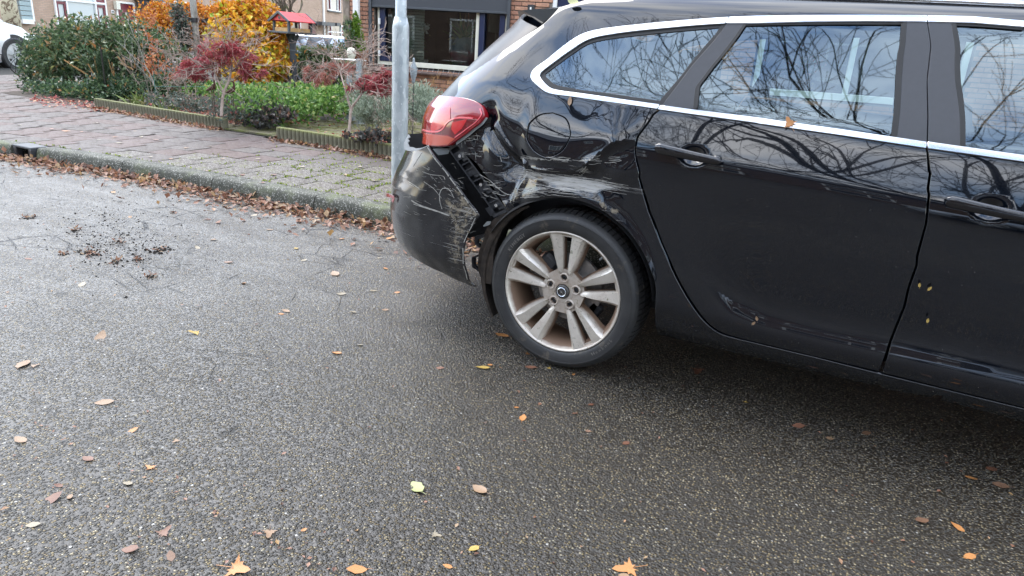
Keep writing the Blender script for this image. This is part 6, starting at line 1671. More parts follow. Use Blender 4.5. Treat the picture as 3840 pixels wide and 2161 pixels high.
for (x0, y0, x1, y1) in ((372, 300, 240, 225), (372, 300, 330, 240), (372, 300, 300, 262), (372, 295, 355, 225), (430, 290, 405, 220), (500, 262, 440, 212), (430, 285, 420, 235), (505, 255, 505, 205), (372, 300, 280, 250)):
    a = gd(x0, y0, 10.35); b = gd(x1, y1, 10.25); m_ = (a + b) / 2 + (0, 0, -.03); mb.tube(cat_rom([tuple(a), tuple(m_), tuple(b)], n=4), [.013] * 4 + [.009] * 5, 6)
mb.build('stem', M['barky'], t)
b0 = gd(250, 370, 10.2); t = tag(foliage(None, 'ivy_ground_cover', 9000, [bl(200, 340, 10.3, .55, .35, .14), bl(300, 350, 10.0, .6, .35, .14), bl(420, 335, 10.2, .7, .45, .15), bl(560, 325, 10.4, .8, .5, .15), bl(650, 310, 10.6, .6, .5, .16)], .05, .7, M['ivy'], 16, .25, .3, up=.5), kind='stuff')
b0 = gd(402, 372, 9.9); t = thing('young_conifer', (b0[0], b0[1], ZP), 'thin dark upright conifer standing in front of the rhododendron', 'tree')
mb = MB(); mb.tube([(b0[0], b0[1], ZP), (b0[0], b0[1], ZP + .75)], .01, 5); mb.build('trunk', M['barkd'], t)
foliage(t, 'foliage', 3600, [bl(390, 330, 9.9, .07, .07, .22), bl(385, 270, 9.95, .085, .085, .25), bl(385, 225, 10, .06, .06, .15)], .035, .14, M['yew'], 12, .4, .1, up=1.2)
b0 = gd(575, 370, 9.8); t = thing('copper_shrub', (b0[0], b0[1], ZP), 'sparse copper-leaved young beech beside the green wire', 'shrub')
mb = MB(); 
for dx in (0, .22): branch_net(mb, (b0[0] + dx, b0[1], ZP), (0.05, 0, 1), .62, .010, 2, rr, .35, .35)
mb.build('trunk', M['barkp'], t)
foliage(t, 'foliage', 420, [bl(575, 240, 9.8, .18, .2, .16), bl(640, 275, 9.8, .2, .2, .10), bl(560, 165, 9.9, .10, .12, .22), bl(560, 60, 10.0, .10, .12, .22)], .055, .6, M['frust'], 7, .25, .2)
# -- orange beech hedge at the back
b0 = gd(660, 200, 13.0); t = thing('beech_hedge', (b0[0], b0[1], ZP), 'rust-orange beech hedge behind the grey tree pole and the rubber strap', 'hedge')
foliage(t, 'foliage', 9000, [bl(600, 110, 13.2, .55, .5, .42), bl(720, 110, 13.4, .55, .5, .45), bl(800, 110, 13.6, .5, .5, .45), bl(580, 65, 13.2, .45, .4, .25), bl(700, 45, 13.4, .5, .4, .25)], .06, .65, M['forange'], 14, .16, .4)
stems(t, b0, 8, .8, rr, M['barkd'])
b0 = gd(930, 330, 10.9); t = thing('autumn_maple', (b0[0], b0[1], ZP), 'large golden-yellow and orange leaved bush left of the bird feeder', 'shrub')
AB = [bl(930, 110, 11.1, .50, .45, .38), bl(900, 60, 11.3, .34, .35, .22), bl(990, 170, 10.9, .42, .4, .35), bl(960, 245, 10.7, .50, .4, .30), bl(880, 190, 11.0, .40, .4, .38), bl(1020, 235, 10.7, .26, .3, .3), bl(850, 100, 11.2, .24, .3, .22)]
foliage(t, 'foliage', 5200, AB, .080, .80, M['fyellow'], 8, .16, .55, up=-.1, droop=.4)
foliage(t, 'foliage', 2300, [bl(960, 75, 11.2, .45, .4, .30), bl(1020, 120, 11.0, .30, .3, .22), bl(860, 60, 11.3, .3, .3, .2)], .075, .8, M['forange'], 8, .17, .6, up=-.1, droop=.4)
stems(t, b0, 7, 1.1, rr, M['barkd'], .012, .3)
# -- tree pole, ivy stake, rubber strap
b0 = gd(752, 330, 11.9); tp = gd(738, -60, 11.9)
t = thing('tree_stake', (b0[0], b0[1], ZP), 'pale grey young tree trunk held by black rubber straps', 'tree')
mb = MB(); mb.tube([(b0[0], b0[1], ZP), (b0[0] - .005, b0[1], 1.2), (b0[0] - .02, b0[1], 2.6)], [.062, .055, .048], 12); mb.build('trunk', M['barkp'], t, True)
k0 = gd(665, 40, 11.6); t2 = thing('post', (k0[0], k0[1], ZP), 'wooden stake overgrown with ivy, left of the pale tree trunk', 'stake', 'stakes either side of the young tree')
mb = MB(); mb.tube([(k0[0] + .12, k0[1], ZP), (k0[0], k0[1], k0[2] + .02)], .045, 10); mb.build('stake', M['barkp'], t2, True)
foliage(t2, 'ivy', 1500, [bl(672, 60, 11.5, .10, .10, .20), bl(685, 110, 11.5, .10, .1, .16), bl(690, 150, 11.5, .09, .1, .12)], .05, .7, M['greyg'], 10, .3, .5)
k1 = gd(803, 40, 11.9); t3 = thing('post', (k1[0], k1[1], ZP), 'bare wooden stake right of the pale tree trunk, before the golden bush', 'stake', 'stakes either side of the young tree')
mb = MB(); mb.tube([(k1[0], k1[1], ZP), (k1[0], k1[1], k1[2])], .040, 10); mb.build('stake', M['barkp'], t3, True)
mb = MB()
for pl in ([(672, 45), (700, 68), (735, 80)], [(755, 80), (780, 74), (803, 50)]):
    P3 = [tuple(gd(x, y, 11.72)) for x, y in pl]; P3 = cat_rom(P3, n=5)
    for a, b in zip(P3[:-1], P3[1:]): mb.add([(a[0], a[1], a[2] - .028), (b[0], b[1], b[2] - .028), (b[0], b[1], b[2] + .028), (a[0], a[1], a[2] + .028), (a[0], a[1] + .01, a[2] - .028), (b[0], b[1] + .01, b[2] - .028), (b[0], b[1] + .01, b[2] + .028), (a[0], a[1] + .01, a[2] + .028)], [(0, 1, 2, 3), (7, 6, 5, 4), (0, 4, 5, 1), (3, 2, 6, 7)])
c_ = gd(745, 78, 11.9); mb.lathe([(.068, -.035), (.068, .035)], (b0[0], b0[1], float(c_[2])), 16)
o = mb.build('rubber_strap', M['black'], None); o['kind'] = None if False else 'thing'; del o['kind']; tag(o, 'black rubber strap tying the young tree to its two stakes', 'strap')
# -- mottled plane trunk before the far house
b0 = gd(45, 100, 19); t = thing('street_tree', (b0[0], b0[1], ZP), 'plane tree with cream and brown mottled bark at the far left', 'tree')
q = NT('mottled_bark'); c = q.mix(q.ramp(q.noise(5, 4, .6, dist=1.5), [(.42, 0), (.5, 1)]), (.16, .11, .07), (.50, .44, .30)); q.set(col=c, rough=.9); M['plane'] = q.m
mb = MB(); mb.tube([(b0[0] + .06, b0[1], ZP), (b0[0], b0[1], 1.6), (b0[0] - .25, b0[1], 5)], [.24, .20, .16], 14); mb.build('trunk', M['plane'], t, True)
mb = MB(); branch_net(mb, (b0[0] - .25, b0[1], 4.8), (.1, 0, 1), 2, .12, 4, rr, .5, .2); mb.build('crown', M['barkd'], t)
# -- red Japanese maples
def maple(px, py, blobs, n, mat, label, hh, trunks, star=5, crown_n=10, ln=.075):
    b = gz(px, py, ZP); t = thing('japanese_maple', (b[0], b[1], ZP), label, 'tree', 'red Japanese maples in the front garden')
    mb = MB(); tips = []
    for pl in trunks:
        P3 = [tuple(gd(x, y, d_)) for x, y, d_ in pl[0]]; rads = np.linspace(pl[1], pl[2], 4 * (len(P3) - 1) + 1); mb.tube(cat_rom(P3, n=4), list(rads), 9)
        e = P3[-1]; dd = Vector(P3[-1]) - Vector(P3[-2])
        for k in range(crown_n):
            d2 = dd.normalized() * .5 + Vector((rr.gauss(0, .7), rr.gauss(0, .6), rr.gauss(.05, .22)))
            branch_net(mb, e, d2, hh, pl[2] * .6, 3, rr, .45, -.02, 4, (2, 3), .72, tips, .28, .0022)
    mb.build('trunk', M['barkr'], t)
    foliage(t, 'foliage', n, blobs, ln, .13, mat, 8, .22, .5, up=-.5, droop=.3, star=star)
    return t
dA = 7.55
M['fred'] = leafmat('red_maple_leaves', [(0, (.20, .05, .05)), (.4, (.38, .08, .09)), (.8, (.50, .12, .14)), (1, (.46, .24, .18))], .5)
maple(830, 432, [bl(740, 255, dA, .20, .2, .10), bl(775, 215, dA, .20, .2, .09), bl(885, 215, dA, .22, .2, .11), bl(950, 265, dA, .14, .15, .06), bl(840, 180, dA + .1, .36, .2, .08), bl(715, 280, dA, .16, .15, .06)], 640, M['fred'],
      'red Japanese maple with a slim bent trunk standing in the left bed', .30,
      [([(830, 436, dA), (832, 400, dA), (838, 350, dA), (858, 305, dA), (866, 270, dA)], .018, .012), ([(836, 345, dA), (820, 310, dA), (808, 280, dA + .1), (800, 250, dA)], .010, .008)], crown_n=12)
dB = 7.05
maple(1311, 505, [bl(1430, 325, dB, .15, .16, .07), bl(1400, 300, dB, .10, .14, .06), bl(1465, 290, dB, .08, .12, .06), bl(1340, 325, dB, .07, .1, .03)], 420, M['fred'],
      'twiggy red Japanese maple just left of the lamp post, bright red on its right side', .30,
      [([(1308, 508, dB), (1312, 460, dB), (1318, 410, dB), (1340, 375, dB - .05), (1366, 340, dB)], .016, .010), ([(1316, 415, dB), (1305, 370, dB), (1290, 320, dB), (1275, 265, dB + .1)], .010, .008)], crown_n=13)
b = gz(1200, 480, ZP); t = [o for o in COL.objects if o.name.startswith('japanese_maple')][-1]
foliage(t, 'foliage', 330, [bl(1210, 275, dB + .3, .20, .2, .08), bl(1185, 300, dB + .3, .12, .2, .05), bl(1265, 250, dB + .3, .2, .2, .07)], .06, .12, M['fredb'], 8, .25, .5, up=-.5, star=4)
# -- laurel row behind the feeder, ground cover
b0 = gd(1210, 320, 11.8); t = thing('laurel_shrub', (b0[0], b0[1], ZP), 'dark glossy laurel row between the bird feeder and the parked cars', 'shrub')
foliage(t, 'foliage', 5200, [bl(1160, 215, 12.3, .4, .4, .20), bl(1230, 225, 12.3, .5, .4, .18), bl(1290, 215, 12.1, .4, .4, .22), bl(1150, 290, 12.2, .5, .4, .3), bl(1240, 290, 12.0, .6, .4, .3), bl(1050, 290, 12.3, .4, .4, .3)], .085, .42, M['fgreen'], 8, .18, .4, droop=.3)
stems(t, b0, 6, .6, rr, M['barkd'])
GE = [(980, 395, 8.6), (1060, 380, 9.0), (1150, 375, 9.2), (1230, 385, 8.9), (1270, 370, 9.2), (1080, 345, 9.8), (1180, 350, 9.8), (930, 375, 9.2), (880, 355, 9.6), (1000, 420, 8.2), (1110, 400, 8.5), (960, 350, 10), (820, 340, 9.8)]
foliage(None, 'green_ground_cover', 6400, [bl(x, y, d_, .42, .42, .15 if y > 365 else .09) for x, y, d_ in GE], .055, .85, M['geran'], 10, .35, .5, up=.6, fold=.15)['kind'] = 'stuff'
foliage(None, 'purple_ground_cover', 800, [bl(980, 445, 7.9, .22, .2, .07), bl(1030, 430, 7.9, .2, .2, .06), bl(1420, 520, 6.75, .2, .12, .06), bl(1340, 510, 6.8, .2, .1, .03)], .05, .8, M['purpl'], 8, .35, .4, up=.5)['kind'] = 'stuff'
foliage(None, 'grey_green_ground_cover', 2600, [bl(900, 430, 8.0, .35, .3, .08), bl(720, 395, 8.6, .4, .3, .06), bl(1010, 415, 8.2, .3, .3, .09), bl(860, 400, 8.4, .4, .3, .1), bl(640, 380, 9, .4, .3, .08)], .045, .6, M['greyg'], 8, .35, .4, up=.5)['kind'] = 'stuff'
# grass tufts in the left bed
C = []
for (x, y, k) in ((520, 395, 40), (600, 410, 70), (625, 432, 26), (690, 400, 60), (740, 415, 40), (860, 425, 50), (1362, 480, 0)):
    b = gz(x, y, ZP)
    for _ in range(k): C.append((b[0] + rr.gauss(0, .06), b[1] + rr.gauss(0, .06), ZP))
C = np.array(C); n = len(C)
leaves('grass_tufts', C, rdir(n, 2.2), rdir(n), nr.uniform(.08, .24, n), nr.uniform(.005, .010, n), M['grass'], droop=.3)['kind'] = 'stuff'
# -- lavender bushes
for (bls, lab) in (([bl(1400, 385, 8.2, .30, .3, .22), bl(1440, 420, 8.0, .28, .25, .16), bl(1375, 420, 8.1, .16, .2, .14)], 'grey-green lavender bush left of the lamp post'), ([bl(1580, 385, 8.1, .22, .3, .20), bl(1610, 420, 7.9, .24, .25, .14)], 'grey-green lavender bush right of the lamp post, before the brick wall')):
    b = bls[0]; t = thing('lavender', (b[0], b[1], ZP), lab, 'shrub', 'lavender bushes below the window')
    foliage(t, 'foliage', 5200, bls, .06, .14, M['laven'], 10, .12, .35, up=.9); stems(t, b, 8, .22, rr, M['barkp'], .005, .8)
# -- bare twigs rising beside the post
t = thing('twiggy_shrub', tuple(gz(1640, 470, ZP)), 'few bare thin twigs rising below the window, right of the bird ornament', 'shrub')
mb = MB()
for k in range(7): branch_net(mb, tuple(gd(1560 + 16 * k, 400, 8.3)), (rr.gauss(0, .5), 0, 1), .22, .004, 2, rr, .4, .2, minr=.0018)
mb.build('twig', M['barky'], t)
# -- bird feeder
FD_ = 10.9
fb = gd(1104, 318, FD_); fz = float(fb[2]) - .03; FX, FY = float(fb[0]), float(fb[1])
t = thing('bird_feeder', (FX, FY, ZP), 'slate grey wooden bird feeder on a post with a red pitched roof', 'bird feeder')
zt_ = float(gd(1095, 128, FD_)[2]); 
mb = MB(); mb.bbox((FX, FY, (zt_ + fz) / 2 - .02), (.085, .085, zt_ - fz + .04), .008, rz=.5); mb.build('post', M['feeder_grey'], t)
mb = MB(); mb.bbox((FX, FY, (ZP + fz) / 2 + .02), (.085, .085, fz - ZP + .06), .008, rz=.5)
mb.build('post_foot', M['feeder_grey'], t)
for a in (0.5, 2.07, 3.64, 5.21):
    mb = MB(); c_, s_ = math.cos(a), math.sin(a)
    mb.tube([(FX + c_ * .045, FY + s_ * .045, fz + .17), (FX + c_ * .19, FY + s_ * .19, fz - .02)], .028, 4); mb.build('leg', M['feeder_grey'], t); mb = MB(); mb.tube([(FX + c_ * .03, FY + s_ * .03, zt_ - .13), (FX + c_ * .085, FY + s_ * .085, zt_ - .005)], .034, 4)
    mb.build('brace', M['feeder_grey'], t)
FR = R(84)
fr = Matrix.Rotation(FR, 3, 'Z')
def fl(x, y, z): v_ = fr @ Vector((x, y, 0)); return (FX + .01 + v_[0], FY + v_[1], zt_ + z)
mb = MB(); mb.bbox(fl(0, 0, .015), (.56, .46, .03), .005, rot=fr); mb.build('tray', M['feeder_grey'], t)
for (x, y, dx, dy) in ((0, -.17, .40, .012), (0, .17, .40, .012), (-.21, 0, .012, .32), (.21, 0, .012, .32)):
    mb = MB(); mb.bbox(fl(x, y, .058), (dx, dy, .055), .003, rot=fr); mb.build('tray_board', M['wood'], t)
for x in (-.21, .21):
    for y in (-.17, .17):
        mb = MB(); mb.bbox(fl(x, y, .105), (.036, .036, .16), .004, rot=fr); mb.build('corner_post', M['feeder_grey'], t)
# roof: ridge along local x
for sg in (-1, 1):
    mb = MB(); mb.bbox(fl(0, sg * .118, .242), (.50, .272, .016), .003, rot=fr @ Matrix.Rotation(-sg * R(29), 3, 'X')); mb.build('roof_panel', M['feeder_red'], t)
for x in (-.262, .262):
    for sg in (-1, 1):
        mb = MB(); mb.bbox(fl(x, sg * .120, .236), (.022, .285, .036), .004, rot=fr @ Matrix.Rotation(-sg * R(29), 3, 'X')); mb.build('barge_board', M['feeder_grey'], t)
    mb = MB(); V = [fl(x * .93, -.17, .186), fl(x * .93, .17, .186), fl(x * .93, 0, .285), fl(x * .90, -.17, .186), fl(x * .90, .17, .186), fl(x * .90, 0, .285)]
    mb.add(V, [(0, 1, 2), (5, 4, 3), (0, 3, 4, 1), (1, 4, 5, 2), (2, 5, 3, 0)]); g_ = mb.build('gable', M['feeder_red'], t)
    mb = MB(); mb.tube([fl(x * .95, 0, .225), fl(x * .90, 0, .225)], .022, 14); mb.build('entrance_hole', M['black'], g_)
mb = MB()
for zz_ in (.30, .55): mb.lathe([(.066, 0), (.066, .006)], (FX, FY, fz + zz_), 12)
mb.build('wire_tie', M['stonegrey'], t)
# -- bare pollard behind the feeder
b0 = gd(1072, 55, 17); t = thing('bare_tree', (b0[0], b0[1], ZP), 'bare bushy little tree rising behind the red feeder roof', 'tree')
mb = MB(); mb.tube([(b0[0], b0[1], ZP), (b0[0], b0[1], b0[2])], .06, 8)
for k in range(16): branch_net(mb, (b0[0] + rr.gauss(0, .05), b0[1], b0[2] - .3), (rr.gauss(0, .45), rr.gauss(0, .35), 1), .85, .03, 3, rr, .35, .3, minr=.004)
mb.build('trunk', M['bark'], t)
# -- ivy-clad trunk beside the house
b0 = gd(1302, 240, 10.1); t = thing('ivy_trunk', (b0[0], b0[1], ZP), 'gnarled brown trunk with a little ivy, right against the house corner', 'tree')
tp = gd(1293, -80, 10.1)
mb = MB(); P3 = [(b0[0], b0[1], ZP), tuple(gd(1303, 190, 10.1)), tuple(gd(1298, 120, 10.12)), tuple(gd(1297, 40, 10.1)), tuple(tp)]
for off_, ra_ in ((0, .050), (.045, .026), (-.035, .022)): mb.tube(cat_rom([(p[0] + off_ + rr.gauss(0, .008), p[1] + rr.gauss(0, .01), p[2]) for p in P3], n=4), [ra_ * rr.uniform(.85, 1.15) for _ in range(17)], 9)
mb.build('trunk', M['bark'], t, True)
foliage(t, 'ivy', 200, [bl(1306, 100, 10.05, .07, .07, .10), bl(1316, 160, 10.05, .05, .06, .16)], .045, .75, M['ivy'], 6, .3, .6)
# -- dwarf conifer in a terracotta pot on a stand
c1 = gd(1335, 130, 10.2); t = thing('potted_conifer', (c1[0], c1[1], ZP), 'bright green cone-shaped dwarf conifer in a pot beside the white downpipe', 'potted plant')
zb_ = float(gd(1335, 195, 10.2)[2])
mb = MB(); mb.tube([(c1[0], c1[1], zb_ - .02), (c1[0], c1[1], zb_ + .3)], .012, 6); mb.build('trunk', M['barkd'], t)
foliage(t, 'foliage', 5200, [(c1[0], c1[1], zb_ + .06 + .080 * k, .150 - .021 * k, .150 - .021 * k, .085) for k in range(6)] + [(c1[0], c1[1], zb_ + .50, .022, .022, .07)], .028, .5, M['conif'], 10, .18, .5, up=.8)
mb = MB(); mb.lathe([(0, -.20), (.08, -.20), (.115, -.03), (.125, -.03), (.125, 0), (.105, 0), (0, -.02)], (c1[0], c1[1], zb_), 20); mb.build('pot', M['terracotta'], t, True)
mb = MB(); mb.tube([(c1[0], c1[1], ZP), (c1[0], c1[1], zb_ - .2)], .045, 10); mb.bbox((c1[0], c1[1], zb_ - .215), (.24, .24, .03), .004); mb.build('stand', M['barkp'], t)
# pale skull-like stone ornament by the pot and white bird bath
c2 = gd(1318, 205, 9.9); t = thing('stone_ornament', (c2[0], c2[1], c2[2] - .16), 'small cream stone ball ornament beside the potted conifer', 'ornament')
mb = MB(); mb.lathe([(0, .10), (.04, .09), (.065, .05), (.068, .01), (.05, -.04), (.03, -.08), (.05, -.16), (0, -.16)], tuple(c2), 16); mb.build('stone_ball', M['cream'], t, True)
c3 = gd(1310, 232, 9.2); t = thing('bird_bath', (c3[0], c3[1], ZP), 'shallow white bird bath behind the twiggy maple', 'bird bath')
mb = MB(); mb.lathe([(0, -.02), (.10, -.02), (.22, .02), (.235, .03), (.21, .03), (.1, .0), (0, -.005)], tuple(c3), 28); mb.build('bowl', M['white'], t, True)
mb = MB(); mb.lathe([(.10, ZP - c3[2]), (.05, ZP - c3[2] + .1), (.035, -.1), (.06, -.02)], tuple(c3), 16); mb.build('pedestal', M['stonegrey'], t, True)
c4 = gd(1347, 262, 8.9); t = thing('garden_pillar', (c4[0], c4[1], ZP), 'slim pale grey garden pillar behind the twiggy maple', 'pillar')
mb = MB(); mb.bbox((c4[0], c4[1], (float(c4[2]) + ZP) / 2 + .06), (.065, .065, float(c4[2]) - ZP + .15), .006); mb.bbox((c4[0], c4[1], ZP + .01), (.12, .12, .04), .006); mb.build('shaft', M['stonegrey'], t)
c5 = gz(1337, 385, ZP); c5 = gd(1337, 338, 8.6); t = thing('lantern', (c5[0], c5[1], c5[2] - .1), 'small black round lantern low behind the maple branches', 'lantern')
mb = MB(); mb.lathe([(0, .09), (.03, .08), (.06, .03), (.065, -.04), (.05, -.09), (0, -.09)], tuple(c5), 16); mb.build('lantern_body', M['black'], t, True)
# -- bird ornament on a rod by the lamp post
c6 = gd(1551, 262, 7.4); t = thing('bird_ornament', (c6[0], c6[1], ZP), 'grey cast bird ornament hanging on a thin rod just right of the lamp post', 'ornament')
mb = MB(); mb.lathe([(0, .125), (.010, .12), (.013, .10), (.012, .085), (.022, .06), (.036, .03), (.040, -.01), (.036, -.05), (.026, -.085), (.018, -.11), (.019, -.13), (.010, -.14), (0, -.14)], tuple(c6), 14); b_ = mb.build('bird_body', M['stonegrey'], t, True)
for v_ in b_.data.vertices:
    pass
mb = MB(); mb.tube([(c6[0], c6[1], ZP), (c6[0], c6[1], c6[2] - .13)], .005, 6); mb.build('rod', M['black'], t)
# rusty bird figures in the left bed
for (px, py, lab) in ((795, 335, 'small rusty iron bird figure facing left beside the maple trunk'), (868, 345, 'thin rusty iron bird figure right of the maple trunk')):
    b = gd(px, py, 7.9); t = thing('bird_figure', (b[0], b[1], ZP), lab, 'ornament', 'rusty bird figures in the left bed')
    mb = MB()
    mb.tube([(b[0] - .10, b[1], b[2] - .02), (b[0] - .04, b[1], b[2] + .0), (b[0] + .03, b[1], b[2] + .025), (b[0] + .05, b[1], b[2] + .07), (b[0] + .045, b[1], b[2] + .11)], [.004, .02, .028, .012, .010], 8)
    mb.tube([(b[0] + .045, b[1], b[2] + .11), (b[0] + .02, b[1], b[2] + .12), (b[0] - .03, b[1], b[2] + .11)], [.011, .009, .002], 6)
    mb.build('bird_body', M['rust'], t, True)
    for dx in (-.01, .02):
        mb = MB(); mb.tube([(b[0] + dx, b[1], b[2]), (b[0] + dx, b[1], ZP)], .004, 5); mb.build('leg', M['rust'], t)
# -- low green wire fence
t = thing('wire_fence', tuple(gd(640, 330, 9.3)), 'two thin green wires strung low through the shrubs', 'fence')
for (y0, y1, x0, x1) in ((270, 272, 630, 800), (325, 325, 578, 770)):
    mb = MB(); mb.tube([tuple(gd(x0, y0, 9.35)), tuple(gd(x1, y1, 9.35))], .004, 5); mb.build('wire', M['greenwire'], t)
mb = MB(); p_ = gd(578, 300, 9.35); mb.tube([(p_[0], p_[1], ZP), (p_[0], p_[1], p_[2] + .1)], .006, 5); mb.build('fence_post', M['greenwire'], t)

# ================================================================== lamp post
pb = gz(1497, 712, ZP); PXp, PYp = float(pb[0]), float(pb[1])
# depth fixed by the shaft's width in the picture
t = thing('lamp_post', (PXp, PYp, ZP), 'galvanised steel lamp post standing on the pavement behind the broken bumper', 'lamp post')
ztr = float(gy(1508, 100, PYp)[2]); ztt = float(gy(1508, 68, PYp)[2]); rlo = .0665; rhi = .0445
dd_ = float((np.array([PXp, PYp, 1.0]) - O3) @ Fv); rlo = 62 / 2 / FPX * dd_; rhi = 41 / 2 / FPX * dd_
print('post', PXp, PYp, dd_, rlo, ztt, ztr)
mb = MB(); mb.lathe([(rlo, -.05), (rlo, ztr - ZP - .02), (rlo * .985, ztr - ZP), (rhi * 1.12, ztt - ZP + .006), (rhi, ztt - ZP), ], (PXp, PYp, ZP), 40); mb.build('lower_shaft', M['galv'], t, True)
mb = MB(); mb.lathe([(rhi * 1.04, ztt - ZP - .01), (rhi * 1.04, ztt - ZP + .012), (rhi, ztt - ZP + .014), (rhi * .8, 4.6)], (PXp, PYp, ZP), 32); mb.build('upper_shaft', M['galv'], t, True)
mb = MB(); mb.tube([(PXp, PYp, 4.7), (PXp + .0, PYp - .25, 5.0), (PXp, PYp - .7, 5.1)], .03, 8); mb.bbox((PXp, PYp - 1.0, 5.1), (.2, .6, .1), .03); mb.build('lamp_head', M['galv'], t)

# ================================================================== fallen leaves
def leaf_mesh(kind, seed):
    r2 = random.Random(seed)
    if kind == 'maple':
        pts = []
        for (a, r_) in ((-90, .12), (-60, .50), (-38, .30), (-12, .85), (8, .42), (28, .55), (40, .40), (62, .52), (74, .80), (90, 1.05), (106, .80), (118, .52), (140, .40), (152, .55), (172, .42), (192, .85), (218, .30), (240, .50)): pts.append((math.cos(R(a)) * r_ * r2.uniform(.9, 1.1), math.sin(R(a)) * r_ * r2.uniform(.9, 1.1)))
        st = 1.0
    else:
        n = 18; pts = []
        for i in range(n):
            a = 2 * math.pi * i / n - math.pi / 2; s_ = (math.sin(a) + 1) / 2; hw_ = .47 * math.sin(math.pi * min(1, s_ ** .85)) ** .8 * (1 + .10 * (i % 2)); x = math.copysign(hw_, math.cos(a)) if abs(math.cos(a)) > .01 else 0; y = -.85 + 1.9 * s_
            pts.append((x * r2.uniform(.88, 1.08), y * r2.uniform(.97, 1.03)))
        st = .7
    ph = r2.uniform(0, 6); cu_ = r2.uniform(.18, .55)
    def z(x, y): return .03 + cu_ * (x * x * .7 + y * y * .3) * (1 if seed % 3 else -.3) + .07 * math.sin(3 * x + 2 * y + ph) + .02 * abs(x)
    V = [(0, 0, z(0, 0))] + [(x * .5, y * .5, z(x * .5, y * .5) - .03) for x, y in pts] + [(x, y, z(x, y)) for x, y in pts]
    n = len(pts); Fc = [(0, 1 + i, 1 + (i + 1) % n) for i in range(n)] + [(1 + i, 1 + n + i, 1 + n + (i + 1) % n, 1 + (i + 1) % n) for i in range(n)]
    yb = -.12 if kind == 'maple' else -.8; b = len(V)
    V += [(-.02, yb, .04), (.02, yb, .04), (.10, yb - st, .10), (.07, yb - st, .10)]; Fc.append((b, b + 1, b + 2, b + 3))
    zm = min(v_[2] for v_ in V); V = [(v_[0], v_[1], v_[2] - zm + .01) for v_ in V]
    me = bpy.data.meshes.new('leaf'); me.from_pydata(V, [], Fc); me.shade_smooth(); me.update(); return me
LM = {}
def leaf_obj(kind, col, seed):
    k = (kind, col, seed)
    if k not in LM: me = leaf_mesh(kind, seed); me.materials.append(M['lf_' + col]); LM[k] = me
    return bpy.data.objects.new('fallen_leaf', LM[k])
K = 1.4907
